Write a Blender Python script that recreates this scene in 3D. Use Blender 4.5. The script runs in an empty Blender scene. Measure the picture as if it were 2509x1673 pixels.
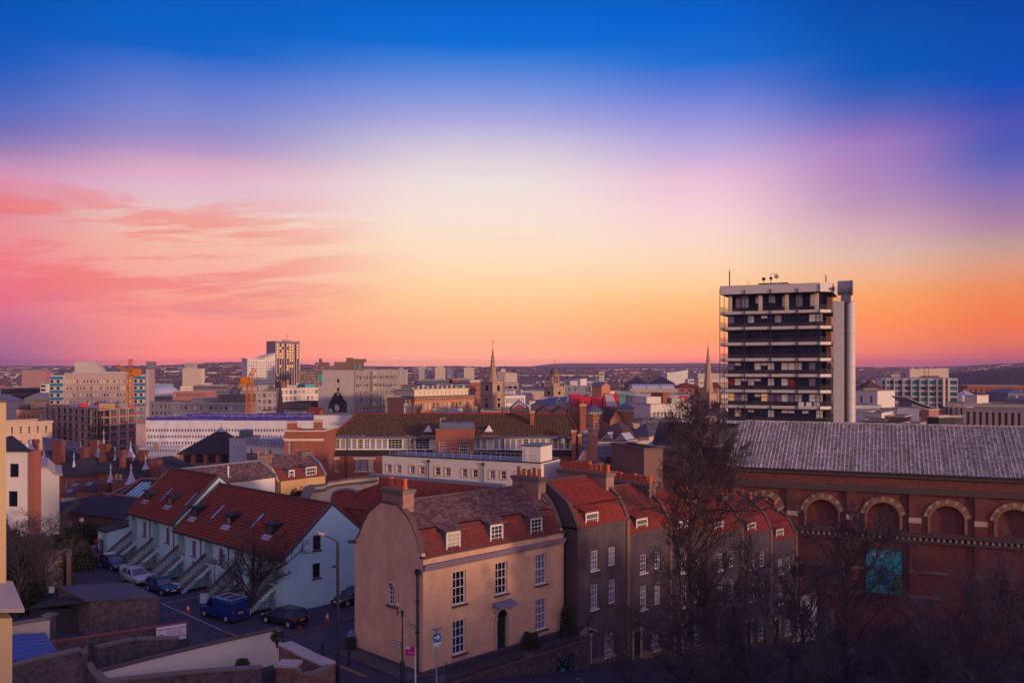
import bpy, math, random
from math import sin, cos, tan, atan, atan2, radians as R, pi, sqrt, floor
from mathutils import Vector, Matrix, noise
random.seed(7)
SC = bpy.context.scene
COL = SC.collection
# ---------------------------------------------------------------- camera
F = 2200.0; HZ = 900.0; CZ = 22.0
cam = bpy.data.cameras.new('camera'); camo = bpy.data.objects.new('camera', cam); COL.objects.link(camo)
camo.location = (0, 0, CZ); camo.rotation_euler = (R(90), 0, 0)
cam.sensor_width = 36; cam.lens = F / 2509 * 36; cam.shift_y = 63.5 / 2509
cam.clip_start = .5; cam.clip_end = 40000
SC.camera = camo
SC.view_settings.view_transform = 'Standard'; SC.view_settings.look = 'None'
SC.view_settings.exposure = 0.0; SC.view_settings.gamma = 1
SC.render.engine = 'CYCLES'
SC.cycles.max_bounces = 5; SC.cycles.diffuse_bounces = 3; SC.cycles.volume_bounces = 0; SC.cycles.transparent_max_bounces = 6
HAZE = .0001
SUN_AZ = R(50); SUN_EL = R(5.5)       # sun low behind the camera, to the right
def lin(c):
 o = []
 for v in c:
  v = v / 255.0
  o.append(v / 12.92 if v <= .04045 else ((v + .055) / 1.055) ** 2.4)
 return (o[0], o[1], o[2], 1)
# ---------------------------------------------------------------- world: dusk sky as a function of direction
def make_world():
 w = bpy.data.worlds.new('World'); SC.world = w; w.use_nodes = True
 nt = w.node_tree; nt.nodes.clear(); N = nt.nodes; L = nt.links
 def math_(op, a, b=None, c=None):
  n = N.new('ShaderNodeMath'); n.operation = op
  for i, v in enumerate((a, b, c)):
   if v is None: continue
   if isinstance(v, (int, float)): n.inputs[i].default_value = v
   else: L.new(v, n.inputs[i])
  return n.outputs[0]
 def rng(v, a, b, smooth=True):
  n = N.new('ShaderNodeMapRange'); n.interpolation_type = 'SMOOTHSTEP' if smooth else 'LINEAR'
  L.new(v, n.inputs[0]); n.inputs[1].default_value = a; n.inputs[2].default_value = b
  return n.outputs[0]
 def mixc(f, a, b):
  n = N.new('ShaderNodeMix'); n.data_type = 'RGBA'
  if isinstance(f, (int, float)): n.inputs[0].default_value = f
  else: L.new(f, n.inputs[0])
  for i, v in ((6, a), (7, b)):
   if isinstance(v, tuple): n.inputs[i].default_value = v
   else: L.new(v, n.inputs[i])
  return n.outputs[2]
 tc = N.new('ShaderNodeTexCoord'); sp = N.new('ShaderNodeSeparateXYZ'); L.new(tc.outputs['Generated'], sp.inputs[0])
 X, Y, Z = sp.outputs
 t = math_('DIVIDE', X, math_('MAXIMUM', Y, .05))
 nz = N.new('ShaderNodeTexNoise'); cb = N.new('ShaderNodeCombineXYZ')
 L.new(math_('MULTIPLY', t, 2.2), cb.inputs[0]); L.new(math_('MULTIPLY', Z, 4.0), cb.inputs[1])
 L.new(cb.outputs[0], nz.inputs['Vector']); nz.inputs['Scale'].default_value = 1.3; nz.inputs['Detail'].default_value = 2
 zz = math_('ADD', Z, math_('MULTIPLY', math_('SUBTRACT', nz.outputs[0], .5), .012))
 pos = math_('MULTIPLY', zz, 2.0)
 def ramp(hyp, pts, mul=1.0):
  r = N.new('ShaderNodeValToRGB'); cr = r.color_ramp; cr.interpolation = 'B_SPLINE' if False else 'LINEAR'
  ps = []
  for y, c in pts:
   if hyp: dy = HZ - y; z = dy / sqrt(hyp * hyp + dy * dy)
   else: z = y
   ps.append((max(0, min(1, z * 2)), c))
  ps.sort()
  while len(cr.elements) < len(ps): cr.elements.new(.5)
  for e, (p, c) in zip(cr.elements, ps):
   e.position = p
   l = lin(c) if max(c) > 4 else (c[0], c[1], c[2], 1)
   if hyp:      # the haze between the viewer and the sky dims it: the sky itself is that much purer
    T = math.exp(-HAZE * min(9800, 66 / max(p / 2, .0005))); l = tuple(max(0, (v - hv * (1 - T)) / T) for v, hv in zip(l[:3], (.25, .135, .23))) + (1,)
   e.color = l
  L.new(pos, r.inputs[0]); return r.outputs[0]
 UP = [(-300,(0,70,165))]
 C = ramp(2200, [(890,(240,155,145)),(850,(252,170,140)),(800,(255,185,140)),(750,(255,200,148)),(700,(255,212,165)),(650,(255,220,185)),(600,(253,225,200)),(520,(248,226,216)),(450,(238,222,220)),(400,(225,210,220)),(350,(205,195,220)),(300,(175,170,220)),(250,(140,155,220)),(200,(105,140,220)),(150,(65,125,215)),(110,(20,110,212)),(60,(0,105,210)),(0,(0,95,200))]+UP)
 LM = ramp(2330, [(885,(236,130,135)),(850,(252,142,130)),(800,(255,150,140)),(730,(250,165,150)),(680,(248,172,160)),(620,(246,182,165)),(580,(245,190,172)),(540,(240,205,190)),(500,(230,195,200)),(460,(225,185,205)),(430,(225,175,200)),(400,(210,165,195)),(370,(180,150,200)),(330,(150,140,200)),(280,(125,135,205)),(230,(105,125,205)),(180,(75,115,205)),(130,(25,100,200)),(80,(5,98,200)),(0,(0,92,195))]+UP)
 LL = ramp(2500, [(885,(150,100,140)),(850,(170,105,145)),(800,(195,110,145)),(760,(220,115,145)),(720,(230,115,140)),(640,(238,135,145)),(560,(232,142,150)),(520,(222,140,155)),(480,(218,142,160)),(440,(215,150,185)),(410,(195,140,180)),(370,(150,125,180)),(320,(110,110,185)),(260,(80,105,190)),(200,(50,95,190)),(150,(20,90,190)),(60,(0,85,185)),(0,(8,84,180))]+UP)
 MR = ramp(2255, [(885,(232,135,132)),(830,(253,160,115)),(760,(255,185,125)),(700,(255,205,155)),(640,(253,215,185)),(570,(250,215,205)),(500,(245,205,215)),(430,(232,190,216)),(370,(195,172,220)),(300,(152,150,220)),(215,(95,122,214)),(150,(32,110,210)),(60,(0,98,206)),(0,(0,92,200))]+UP)
 RM = ramp(2380, [(890,(200,110,130)),(860,(235,130,115)),(820,(250,140,105)),(780,(253,150,95)),(720,(250,165,110)),(670,(240,180,145)),(620,(225,185,170)),(560,(215,170,180)),(500,(190,150,185)),(450,(178,138,188)),(400,(170,130,190)),(350,(160,125,190)),(330,(145,115,190)),(280,(100,105,185)),(230,(55,95,185)),(180,(10,90,185)),(100,(0,85,180)),(0,(0,75,170))]+UP)
 RR = ramp(2500, [(895,(150,90,130)),(880,(180,100,125)),(840,(225,115,100)),(800,(240,120,85)),(750,(240,130,85)),(700,(235,140,100)),(650,(220,155,130)),(600,(195,155,150)),(550,(175,130,165)),(500,(150,120,170)),(450,(130,110,180)),(400,(95,100,180)),(350,(80,90,180)),(300,(80,85,180)),(250,(50,80,180)),(200,(0,80,185)),(80,(0,75,175)),(0,(0,70,165))]+UP)
 BK = ramp(0, [(0.0,BACK[0]), (.13,BACK[1]), (.24,BACK[2]), (.38,BACK[3])])
 c = mixc(rng(t, -.60, -.36), LL, LM); c = mixc(rng(t, -.36, -.05), c, C)
 c = mixc(rng(t, .0, .22), c, MR); c = mixc(rng(t, .2, .41), c, RM); c = mixc(rng(t, .38, .56), c, RR)
 cl = N.new('ShaderNodeTexNoise'); cb2 = N.new('ShaderNodeCombineXYZ')
 L.new(math_('MULTIPLY', t, 3.2), cb2.inputs[0]); L.new(math_('SUBTRACT', math_('MULTIPLY', Z, 30.0), math_('MULTIPLY', t, 1.6)), cb2.inputs[1])
 L.new(cb2.outputs[0], cl.inputs['Vector']); cl.inputs['Scale'].default_value = 1.1; cl.inputs['Detail'].default_value = 9; cl.inputs['Roughness'].default_value = .64; cl.inputs['Distortion'].default_value = .35
 m = math_('MULTIPLY', rng(cl.outputs[0], .45, .57), math_('MULTIPLY', rng(t, -.08, -.36), math_('MULTIPLY', rng(Z, .03, .09), rng(Z, .20, .15))))
 c = mixc(math_('MULTIPLY', m, .55), c, lin((244, 108, 110)))
 m2 = math_('MULTIPLY', rng(cl.outputs[0], .56, .70), math_('MULTIPLY', rng(t, .3, -.05), math_('MULTIPLY', rng(Z, .11, .135), rng(Z, .185, .165))))
 c = mixc(math_('MULTIPLY', m2, .5), c, lin((245, 150, 125)))
 m3 = math_('MULTIPLY', rng(cl.outputs[0], .50, .68), math_('MULTIPLY', rng(t, .0, -.3), math_('MULTIPLY', rng(Z, .0, .03), rng(Z, .09, .05))))
 c = mixc(math_('MULTIPLY', m3, .35), c, lin((185, 120, 165)))
 gl = math_('ADD', math_('MULTIPLY', X, sin(SUN_AZ)), math_('MULTIPLY', Y, -cos(SUN_AZ)))
 g2 = math_('ADD', .62, math_('MULTIPLY', rng(gl, -.5, 1.0), .95))
 vm = N.new('ShaderNodeVectorMath'); vm.operation = 'SCALE'; L.new(BK, vm.inputs[0]); L.new(g2, vm.inputs['Scale'])
 cb3 = mixc(rng(Y, .12, -.15), c, vm.outputs[0])
 cb3 = mixc(rng(Z, .42, .85), cb3, (.23, .20, .46, 1))
 bg = N.new('ShaderNodeBackground'); L.new(cb3, bg.inputs[0]); bg.inputs[1].default_value = 1.0
 out = N.new('ShaderNodeOutputWorld'); L.new(bg.outputs[0], out.inputs[0])
 w.cycles.sampling_method = 'MANUAL'; w.cycles.sample_map_resolution = 512
BACK = [(4.3, 2.45, 1.40), (4.2, 2.55, 1.55), (2.0, 1.35, 1.25), (.28, .25, .52)]
make_world()
sl = bpy.data.lights.new('sun', 'SUN'); sl.energy = 3.3; sl.angle = R(3); sl.color = (1, .60, .36)
so = bpy.data.objects.new('sun', sl); COL.objects.link(so)
sd = Vector((sin(SUN_AZ) * cos(SUN_EL), -cos(SUN_AZ) * cos(SUN_EL), sin(SUN_EL)))
so.rotation_euler = sd.to_track_quat('Z', 'Y').to_euler()
so.location = (60, -60, 90)
# ---------------------------------------------------------------- geometry helpers
def P(x, y, D): return Vector(((x - 1254.5) * D / F, D, CZ - (y - HZ) * D / F))
def GX(x, D): return (x - 1254.5) * D / F
def ZY(y, D): return CZ - (y - HZ) * D / F
def sm(a, b, x):
 t = max(0.0, min(1.0, (x - a) / (b - a))); return t * t * (3 - 2 * t)
def ground(X, Y):
 r = Y
 v = ((X - 5.4) + (Y - 73.9)) * .7071
 nz = -.165 * max(0.0, min(62.0, v + 15)) * sm(-14, 3, X)
 z = nz + (-24.0 - nz) * sm(128, 300, r)
 if r > 1300:
  t = X / r
  n = noise.noise(Vector((X / 900.0, Y / 900.0, 3.1))) * 9 + noise.noise(Vector((X / 300.0, Y / 300.0, 7.7))) * 5
  top = 43.0 - 5 * sm(-.05, .1, t) + 16 * math.exp(-((t + .31) / .07) ** 2) + 0.0 * sm(.1, .5, t)
  z += (top + n) * sm(1500, 4600, r)
  z += 46 * sm(6000, 9300, r) * (sm(-.02, .06, t) * (1 - sm(.27, .36, t))) * (1 + .2 * noise.noise(Vector((X / 700.0, 1, 2))))
  z += 22 * sm(1500, 2300, r) * sm(.46, .58, t)
  z -= 26 * sm(5500, 9000, r) * (1 - sm(-.02, .06, t))
  z -= 26 * sm(5500, 9000, r) * sm(.27, .36, t)
 return z
class MB:
 def __init__(s): s.v = []; s.f = []; s.m = []; s.mi = 0; s.T = None
 def vt(s, p):
  p = Vector(p)
  if s.T is not None: p = s.T @ p
  s.v.append(p); return len(s.v) - 1
 def poly(s, pts, mi=None):
  s.f.append([s.vt(p) for p in pts]); s.m.append(s.mi if mi is None else mi)
 def box(s, x0, y0, z0, x1, y1, z1, mi=None, bottom=True):
  a = [(x0,y0,z0),(x1,y0,z0),(x1,y1,z0),(x0,y1,z0),(x0,y0,z1),(x1,y0,z1),(x1,y1,z1),(x0,y1,z1)]
  i = [s.vt(p) for p in a]; k = s.mi if mi is None else mi
  for q in ((3,2,1,0),(4,5,6,7),(0,1,5,4),(1,2,6,5),(2,3,7,6),(3,0,4,7)):
   if q == (3,2,1,0) and not bottom: continue
   s.f.append([i[j] for j in q]); s.m.append(k)
 def obox(s, c, ax, ay, az, mi=None):
  c = Vector(c); ax = Vector(ax); ay = Vector(ay); az = Vector(az)
  i = []
  for sz in (-1, 1):
   for sx, sy in ((-1,-1),(1,-1),(1,1),(-1,1)): i.append(s.vt(c + ax*sx + ay*sy + az*sz))
  k = s.mi if mi is None else mi
  for q in ((3,2,1,0),(4,5,6,7),(0,1,5,4),(1,2,6,5),(2,3,7,6),(3,0,4,7)):
   s.f.append([i[j] for j in q]); s.m.append(k)
 def bar(s, a, b, w, h=None, mi=None):
  a = Vector(a); b = Vector(b); h = h or w; d = b - a
  up = Vector((0,0,1)) if abs(d.normalized().z) < .98 else Vector((0,1,0))
  x = d.cross(up).normalized() * (w/2); y = x.cross(d).normalized() * (h/2)
  s.obox((a+b)/2, x, y, d/2, mi)
 def tube(s, a, b, r0, r1=None, n=6, mi=None, cap=True):
  a = Vector(a); b = Vector(b); r1 = r0 if r1 is None else r1; d = (b-a)
  if d.length < 1e-6: return
  d.normalize()
  x = d.orthogonal().normalized(); y = d.cross(x); k = s.mi if mi is None else mi
  A = [s.vt(a + (x*cos(2*pi*i/n) + y*sin(2*pi*i/n))*r0) for i in range(n)]
  B = [s.vt(b + (x*cos(2*pi*i/n) + y*sin(2*pi*i/n))*r1) for i in range(n)]
  for i in range(n): s.f.append([A[i], A[(i+1)%n], B[(i+1)%n], B[i]]); s.m.append(k)
  if cap: s.f.append(A[::-1]); s.m.append(k); s.f.append(B); s.m.append(k)
 def lathe(s, c, prof, n=10, mi=None, ax=None):
  c = Vector(c); rings = []; k = s.mi if mi is None else mi
  for r, z in prof: rings.append([s.vt(c + Vector((r*cos(2*pi*i/n), r*sin(2*pi*i/n), z))) for i in range(n)])
  for A, B in zip(rings, rings[1:]):
   for i in range(n): s.f.append([A[i], A[(i+1)%n], B[(i+1)%n], B[i]]); s.m.append(k)
  s.f.append(rings[0][::-1]); s.m.append(k); s.f.append(rings[-1]); s.m.append(k)
 def prism(s, pts, d, mi=None):
  """closed extrusion of polygon pts by vector d"""
  d = Vector(d); k = s.mi if mi is None else mi
  A = [s.vt(p) for p in pts]; B = [s.vt(Vector(p) + d) for p in pts]; n = len(pts)
  s.f.append(A); s.m.append(k); s.f.append(B[::-1]); s.m.append(k)
  for i in range(n): s.f.append([A[i], B[i], B[(i+1)%n], A[(i+1)%n]]); s.m.append(k)
 def facade(s, o, u, W, H, holes=(), rev=.15, up=(0,0,1), mi=None, rmi=None):
  o = Vector(o); u = Vector(u); up = Vector(up); n = u.cross(up); k = s.mi if mi is None else mi
  us = sorted(set([0, W] + [round(h[0], 4) for h in holes] + [round(h[1], 4) for h in holes]))
  vs = sorted(set([0, H] + [round(h[2], 4) for h in holes] + [round(h[3], 4) for h in holes]))
  us = [x for x in us if 0 <= x <= W]; vs = [x for x in vs if 0 <= x <= H]
  ids = {}
  def vid(i, j):
   if (i, j) not in ids: ids[(i, j)] = s.vt(o + u*us[i] + up*vs[j])
   return ids[(i, j)]
  for j in range(len(vs)-1):
   cv = (vs[j]+vs[j+1])/2; run = None
   for i in range(len(us)-1):
    cu = (us[i]+us[i+1])/2
    if any(h[0] < cu < h[1] and h[2] < cv < h[3] for h in holes): continue
    s.f.append([vid(i,j), vid(i+1,j), vid(i+1,j+1), vid(i,j+1)]); s.m.append(k)
  for h in holes:
   a, b, c, d = h[:4]; q = [o+u*a+up*c, o+u*b+up*c, o+u*b+up*d, o+u*a+up*d]
   for i in range(4):
    p0, p1 = q[i], q[(i+1) % 4]
    s.poly([p0, p0 - n*rev, p1 - n*rev, p1], rmi if rmi is not None else k)
 def build(s, name, mats, parent=None, label=None, loc=None, rz=0, smooth=False, cut=None):
  me = bpy.data.meshes.new(name)
  me.from_pydata([tuple(v) for v in s.v], [], s.f)
  if not isinstance(mats, (list, tuple)): mats = [mats]
  for m in mats: me.materials.append(M[m] if isinstance(m, str) else m)
  me.polygons.foreach_set('material_index', s.m)
  if smooth: me.polygons.foreach_set('use_smooth', [True]*len(s.f))
  uv_box(me)
  o = bpy.data.objects.new(name, me); COL.objects.link(o)
  if parent is not None: o.parent = parent
  if loc is not None: o.location = loc
  o.rotation_euler = (0, 0, rz)
  if label: o['label'] = label
  return o
def uv_box(me):
 uvl = me.uv_layers.new(name='UVMap'); data = [0.0] * (2*len(me.loops)); vs = me.vertices
 for p in me.polygons:
  n = p.normal
  if abs(n.z) > .985: t = Vector((1,0,0)); b = Vector((0,1,0))
  else: t = Vector((-n.y, n.x, 0)).normalized(); b = n.cross(t)
  for li in p.loop_indices:
   c = vs[me.loops[li].vertex_index].co; data[2*li] = c.dot(t); data[2*li+1] = c.dot(b)
 uvl.data.foreach_set('uv', data)
def tag(o, label=None, cat=None, group=None, kind=None):
 if label: o['label'] = label
 if cat: o['category'] = cat
 if group: o['group'] = group
 if kind: o['kind'] = kind
 return o
def empty(name, loc, rz=0, label=None, cat=None, group=None):
 o = bpy.data.objects.new(name, None); COL.objects.link(o); o.location = loc; o.rotation_euler = (0,0,rz)
 o.empty_display_size = .5
 return tag(o, label, cat, group)
def link_copy(src, parent, loc, rz=0, name=None, label=None):
 o = bpy.data.objects.new(name or src.name.split('.')[0], src.data); COL.objects.link(o); o.parent = parent
 o.location = loc; o.rotation_euler = (0,0,rz)
 if label: o['label'] = label
 return o
def copy_tree(o, parent=None):
 kids = list(o.children); c = o.copy(); COL.objects.link(c); c.parent = parent
 for ch in kids: copy_tree(ch, c)
 return c
# ---------------------------------------------------------------- materials
M = {}
def nodes(m):
 m.use_nodes = True; nt = m.node_tree; return nt, nt.nodes, nt.links, nt.nodes['Principled BSDF']
def mk(name, col, rough=.85, var=.18, scale=.6, kind=None, col2=None, tw=.3, th=.12, mort=.55, bump=.0, spec=.3, metal=0, stain=0, streak=None, moss=None, mossamt=.5, emit=None):
 m = bpy.data.materials.new(name); nt, N, L, B = nodes(m); M[name] = m
 B.inputs['Roughness'].default_value = rough; B.inputs['Metallic'].default_value = metal
 B.inputs['Specular IOR Level'].default_value = spec
 c4 = lambda c: (c[0], c[1], c[2], 1)
 tc = N.new('ShaderNodeTexCoord'); col2 = col2 or tuple(v*.7 for v in col)
 def mix(f, a, b, mode='MIX'):
  n = N.new('ShaderNodeMix'); n.data_type = 'RGBA'; n.blend_type = mode
  if isinstance(f, (int, float)): n.inputs[0].default_value = f
  else: L.new(f, n.inputs[0])
  for i, v in ((6, a), (7, b)):
   if isinstance(v, tuple): n.inputs[i].default_value = v
   else: L.new(v, n.inputs[i])
  return n.outputs[2]
 def noi(sc, det=5, co='Object', rg=None, vec=None, ro=.6):
  n = N.new('ShaderNodeTexNoise'); n.inputs['Scale'].default_value = sc; n.inputs['Detail'].default_value = det
  n.inputs['Roughness'].default_value = ro
  L.new(vec if vec is not None else tc.outputs[co], n.inputs['Vector'])
  o = n.outputs[0]
  if rg:
   r = N.new('ShaderNodeMapRange'); r.inputs[1].default_value = rg[0]; r.inputs[2].default_value = rg[1]; L.new(o, r.inputs[0]); o = r.outputs[0]
  return o
 hgt = None
 if kind in ('brick', 'tile', 'stone', 'slate'):
  b = N.new('ShaderNodeTexBrick'); L.new(tc.outputs['UV'], b.inputs['Vector'])
  b.inputs['Color1'].default_value = c4(col); b.inputs['Color2'].default_value = c4(col2)
  b.inputs['Mortar'].default_value = c4(tuple(v*mort for v in col) if kind != 'brick' else tuple(min(1, v*.5+.10) for v in col))
  b.inputs['Scale'].default_value = 1.0; b.inputs['Brick Width'].default_value = tw; b.inputs['Row Height'].default_value = th
  b.inputs['Mortar Size'].default_value = .012 if kind == 'brick' else (.02 if kind != 'stone' else .025)
  b.inputs['Mortar Smooth'].default_value = .3; b.inputs['Bias'].default_value = 0
  if kind == 'tile': b.offset = 0.0
  base = b.outputs['Color']; hgt = b.outputs['Fac']
  if kind == 'stone':
   v = noi(1.6, 6); mp = N.new('ShaderNodeMapping');
   w = N.new('ShaderNodeVectorMath'); w.operation = 'ADD'; nn = N.new('ShaderNodeTexNoise'); nn.inputs['Scale'].default_value = 2.2
   L.new(tc.outputs['UV'], nn.inputs['Vector']); sc_ = N.new('ShaderNodeVectorMath'); sc_.operation = 'SCALE'; sc_.inputs['Scale'].default_value = .22
   L.new(nn.outputs['Color'], sc_.inputs[0]); L.new(tc.outputs['UV'], w.inputs[0]); L.new(sc_.outputs[0], w.inputs[1]); L.new(w.outputs[0], b.inputs['Vector'])
   base = mix(noi(3.0, 4, rg=(.35, .7)), base, c4(tuple(min(1, v*1.9) for v in col)))
 else:
  base = c4(col)
 fac = noi(scale, 6, rg=(.3, .7))
 base = mix(fac, base, mix(var, base, c4(col2)) if True else base)
 if stain:
  mpn = N.new('ShaderNodeMapping'); mpn.inputs['Scale'].default_value = (1, 1, .34); L.new(tc.outputs['Object'], mpn.inputs[0])
  st = noi(1.1, 5, vec=mpn.outputs[0], rg=(.5, .75))
  base = mix(mix(1.0, (0,0,0,1), st) if False else st, base, mix(stain, base, c4(tuple(v*.45 for v in col))))
 base = mix(noi(14, 3, rg=(.3,.75)), base, mix(.16, base, (0,0,0,1)))
 if streak:
  mp2 = N.new('ShaderNodeMapping'); mp2.inputs['Scale'].default_value = (1.3, .13, 1); L.new(tc.outputs['UV'], mp2.inputs[0])
  base = mix(noi(1.0, 6, vec=mp2.outputs[0], rg=(.46, .66)), base, c4(streak))
 if moss:
  mo = noi(2.3, 8, rg=(.62 - mossamt*.3, .78 - mossamt*.2), ro=.75)
  base = mix(mo, base, c4(moss))
 L.new(base, B.inputs['Base Color'])
 if bump:
  bp = N.new('ShaderNodeBump'); bp.inputs['Strength'].default_value = bump; bp.inputs['Distance'].default_value = .03
  L.new(hgt if hgt is not None else noi(6, 6), bp.inputs['Height'])
  if hgt is not None: bp.invert = True
  L.new(bp.outputs[0], B.inputs['Normal'])
 if emit:
  B.inputs['Emission Color'].default_value = c4(emit[:3]); B.inputs['Emission Strength'].default_value = emit[3]
 return m
# colours: base colours of the surfaces
mk('church_stone', (.46,.31,.22), var=.5, scale=.4, stain=.5, kind='brick', col2=(.38,.25,.18), tw=.9, th=.4)
mk('arch_stone', (.44,.30,.21), var=.5, scale=1, stain=.5)
mk('arch_red', (.30,.15,.10), var=.5, scale=1, stain=.5)
mk('tower_glass', (.015,.022,.07), rough=.12, spec=.35)
mk('beige_render', (.82,.50,.33), stain=.4, moss=(.50,.31,.23), mossamt=.4, var=.8, scale=.45, col2=(.56,.32,.22), bump=.15)
mk('blue_white_render', (.46,.70,.78), var=.4, scale=.4, col2=(.38,.60,.70), stain=.15, bump=.1)
mk('white_render', (.70,.63,.59), var=.3, scale=.3, col2=(.6,.55,.52), stain=.2)
mk('cream_render', (.72,.58,.44), var=.3, scale=.3, col2=(.66,.52,.40), stain=.25)
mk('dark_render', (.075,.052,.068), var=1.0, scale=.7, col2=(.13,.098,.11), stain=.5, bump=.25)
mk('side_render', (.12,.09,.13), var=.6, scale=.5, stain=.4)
mk('yellow_render', (.56,.34,.16), var=.5, scale=.5, col2=(.40,.27,.16), stain=.4)
mk('stone_cream', (.60,.44,.33), var=.5, scale=.25, stain=.4, kind='brick', col2=(.52,.37,.28), tw=.9, th=.4)
mk('stone_pale', (.52,.46,.42), var=.5, scale=.25, stain=.4)
mk('concrete', (.40,.35,.34), var=.4, scale=.3, stain=.5, bump=.1)
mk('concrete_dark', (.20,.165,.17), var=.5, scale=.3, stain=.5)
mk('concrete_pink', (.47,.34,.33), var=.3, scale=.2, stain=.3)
mk('panel_white', (.60,.53,.50), rough=.5, var=.15, scale=.2, kind='brick', col2=(.63,.57,.55), tw=1.8, th=1.2)
mk('brick_red', (.40,.11,.065), kind='brick', col2=(.28,.075,.05), tw=.23, th=.08, stain=.35, var=.4, bump=.2)
mk('ochre_dark', (.26,.15,.09), var=.5, stain=.4)
mk('brick_museum', (.22,.05,.04), kind='brick', col2=(.13,.035,.035), tw=.24, th=.08, stain=.85, var=.5, bump=.3)
mk('brick_pink', (.50,.20,.15), kind='brick', col2=(.38,.14,.11), tw=.3, th=.12, stain=.3)
mk('brick_brown', (.22,.11,.09), kind='brick', col2=(.15,.08,.075), tw=.25, th=.1, stain=.4)
mk('brick_orange', (.50,.20,.11), kind='brick', col2=(.48,.20,.11), tw=.4, th=.15, stain=.2)
mk('brick_old', (.30,.13,.11), kind='brick', col2=(.42,.25,.20), tw=.24, th=.085, stain=.4, bump=.4)
mk('rubble_stone', (.11,.08,.09), kind='stone', col2=(.06,.045,.055), tw=.42, th=.2, stain=.3, bump=.6, var=.5)
mk('rubble_red', (.20,.10,.085), kind='stone', col2=(.11,.07,.07), tw=.38, th=.19, stain=.3, bump=.6, var=.5)
mk('tile_red', (.33,.052,.034), kind='tile', col2=(.22,.036,.028), tw=.30, th=.36, mort=.35, var=.8, scale=.6, stain=.4, moss=(.07,.04,.035), mossamt=.6, rough=.9)
mk('tile_bright', (.32,.048,.034), kind='tile', col2=(.19,.03,.026), tw=.27, th=.34, var=.4, scale=.7, moss=(.13,.05,.04), mossamt=.25, rough=.9)
mk('tile_old', (.17,.05,.047), kind='tile', col2=(.095,.05,.055), tw=.24, th=.36, var=.6, scale=.8, mort=.4, moss=(.27,.20,.20), mossamt=.5)
mk('tile_old_low', (.27,.05,.042), kind='tile', col2=(.16,.04,.04), tw=.24, th=.36, var=.5, scale=.8, moss=(.10,.05,.045), mossamt=.4)
mk('tile_moss', (.13,.05,.035), kind='tile', col2=(.08,.04,.03), tw=.42, th=.46, var=.5, scale=.5, moss=(.19,.14,.025), mossamt=.50)
mk('tile_grey', (.82,.70,.67), kind='tile', col2=(.58,.50,.50), tw=.46, th=1.38, mort=.8, var=.6, scale=.35, stain=.3, streak=(.36,.30,.28), moss=(.14,.11,.05), mossamt=.72, rough=.95)
mk('tile_brown', (.13,.06,.055), kind='tile', col2=(.10,.05,.05), tw=.3, th=.3, var=.4)
mk('slate', (.10,.095,.13), kind='slate', col2=(.075,.072,.10), tw=.35, th=.25, var=.4, rough=.6)
mk('slate_dark', (.045,.036,.05), kind='slate', col2=(.032,.028,.04), tw=.35, th=.25, var=.4, rough=.8)
mk('slate_blue', (.16,.17,.24), kind='slate', col2=(.12,.13,.20), tw=.5, th=.3, var=.4, rough=.6)
mk('roof_felt', (.09,.08,.12), var=.4, scale=.3, stain=.3, rough=.8)
mk('roof_grey', (.30,.27,.29), var=.5, scale=.2, stain=.3)
mk('lead', (.20,.20,.29), rough=.5, var=.4, scale=1.5)
mk('lead_pale', (.45,.44,.52), rough=.45, var=.4, scale=1.0)
mk('copper_teal', (.06,.36,.36), var=.2)
mk('coping', (.20,.155,.15), var=.5, scale=2, moss=(.12,.10,.05), mossamt=.4)
mk('coping_pale', (.46,.38,.36), var=.4, scale=1)
mk('terracotta_pot', (.60,.13,.055), var=.4, scale=3, rough=.8)
mk('buff_pot', (.55,.36,.2), var=.4, scale=3)
mk('white_paint', (.78,.74,.70), rough=.5, var=.1, scale=2)
mk('grey_paint', (.30,.29,.33), rough=.6, var=.1)
mk('grey_panel', (.27,.27,.34), rough=.6, var=.15)
mk('black_paint', (.02,.018,.024), rough=.5, var=.2)
mk('dark_metal', (.035,.032,.05), rough=.45, var=.2)
mk('steel', (.45,.44,.48), rough=.4, var=.2, metal=.3)
mk('blue_metal', (.05,.10,.42), rough=.4, var=.3, scale=1.2)
mk('galvanised', (.25,.30,.42), rough=.4, var=.2)
mk('door_black', (.02,.025,.035), rough=.4)
mk('blue_panel', (.02,.18,.34), rough=.5, var=.2)
mk('teal_glass', (.04,.20,.22), rough=.15, spec=.6)
mk('steel_glass', (.20,.24,.33), rough=.2, spec=.6)
mk('green_glass', (.03,.09,.085), rough=.12, spec=.6)
mk('crane_orange', (.58,.17,.01), rough=.5, var=.15)
mk('red_paint', (.62,.03,.03), rough=.5)
mk('red_net', (.48,.04,.08), rough=.8, var=.4, scale=1.5)
mk('blue_net', (.03,.025,.24), rough=.8, var=.8, scale=.8, col2=(.10,.06,.30))
mk('tarp_purple', (.20,.17,.34), rough=.7, var=.3)
mk('wrap_white', (.64,.60,.64), rough=.6, var=.3, scale=.25, col2=(.5,.46,.52), bump=.2)
mk('net_grey', (.42,.36,.37), rough=.8, var=.3, scale=.8)
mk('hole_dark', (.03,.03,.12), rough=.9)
mk('glass_dark', (.012,.012,.03), rough=.1, spec=.18, var=.1)
mk('glass_blue', (.03,.04,.11), rough=.1, spec=.3, var=.2)
mk('glass_sky', (.16,.17,.26), rough=.1, spec=.8, var=.2)  # pale blue-grey base colour stands in for reflected sky
mk('glass_curtain', (.40,.37,.38), rough=.4, spec=.5, var=.3, scale=3)
mk('glass_cream', (.55,.47,.32), rough=.4, spec=.5, var=.3, scale=3)
mk('glass_red', (.30,.035,.05), rough=.2, spec=.5, var=.4, scale=2)
mk('glass_purple', (.20,.15,.30), rough=.2, spec=.5, var=.3)
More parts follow.
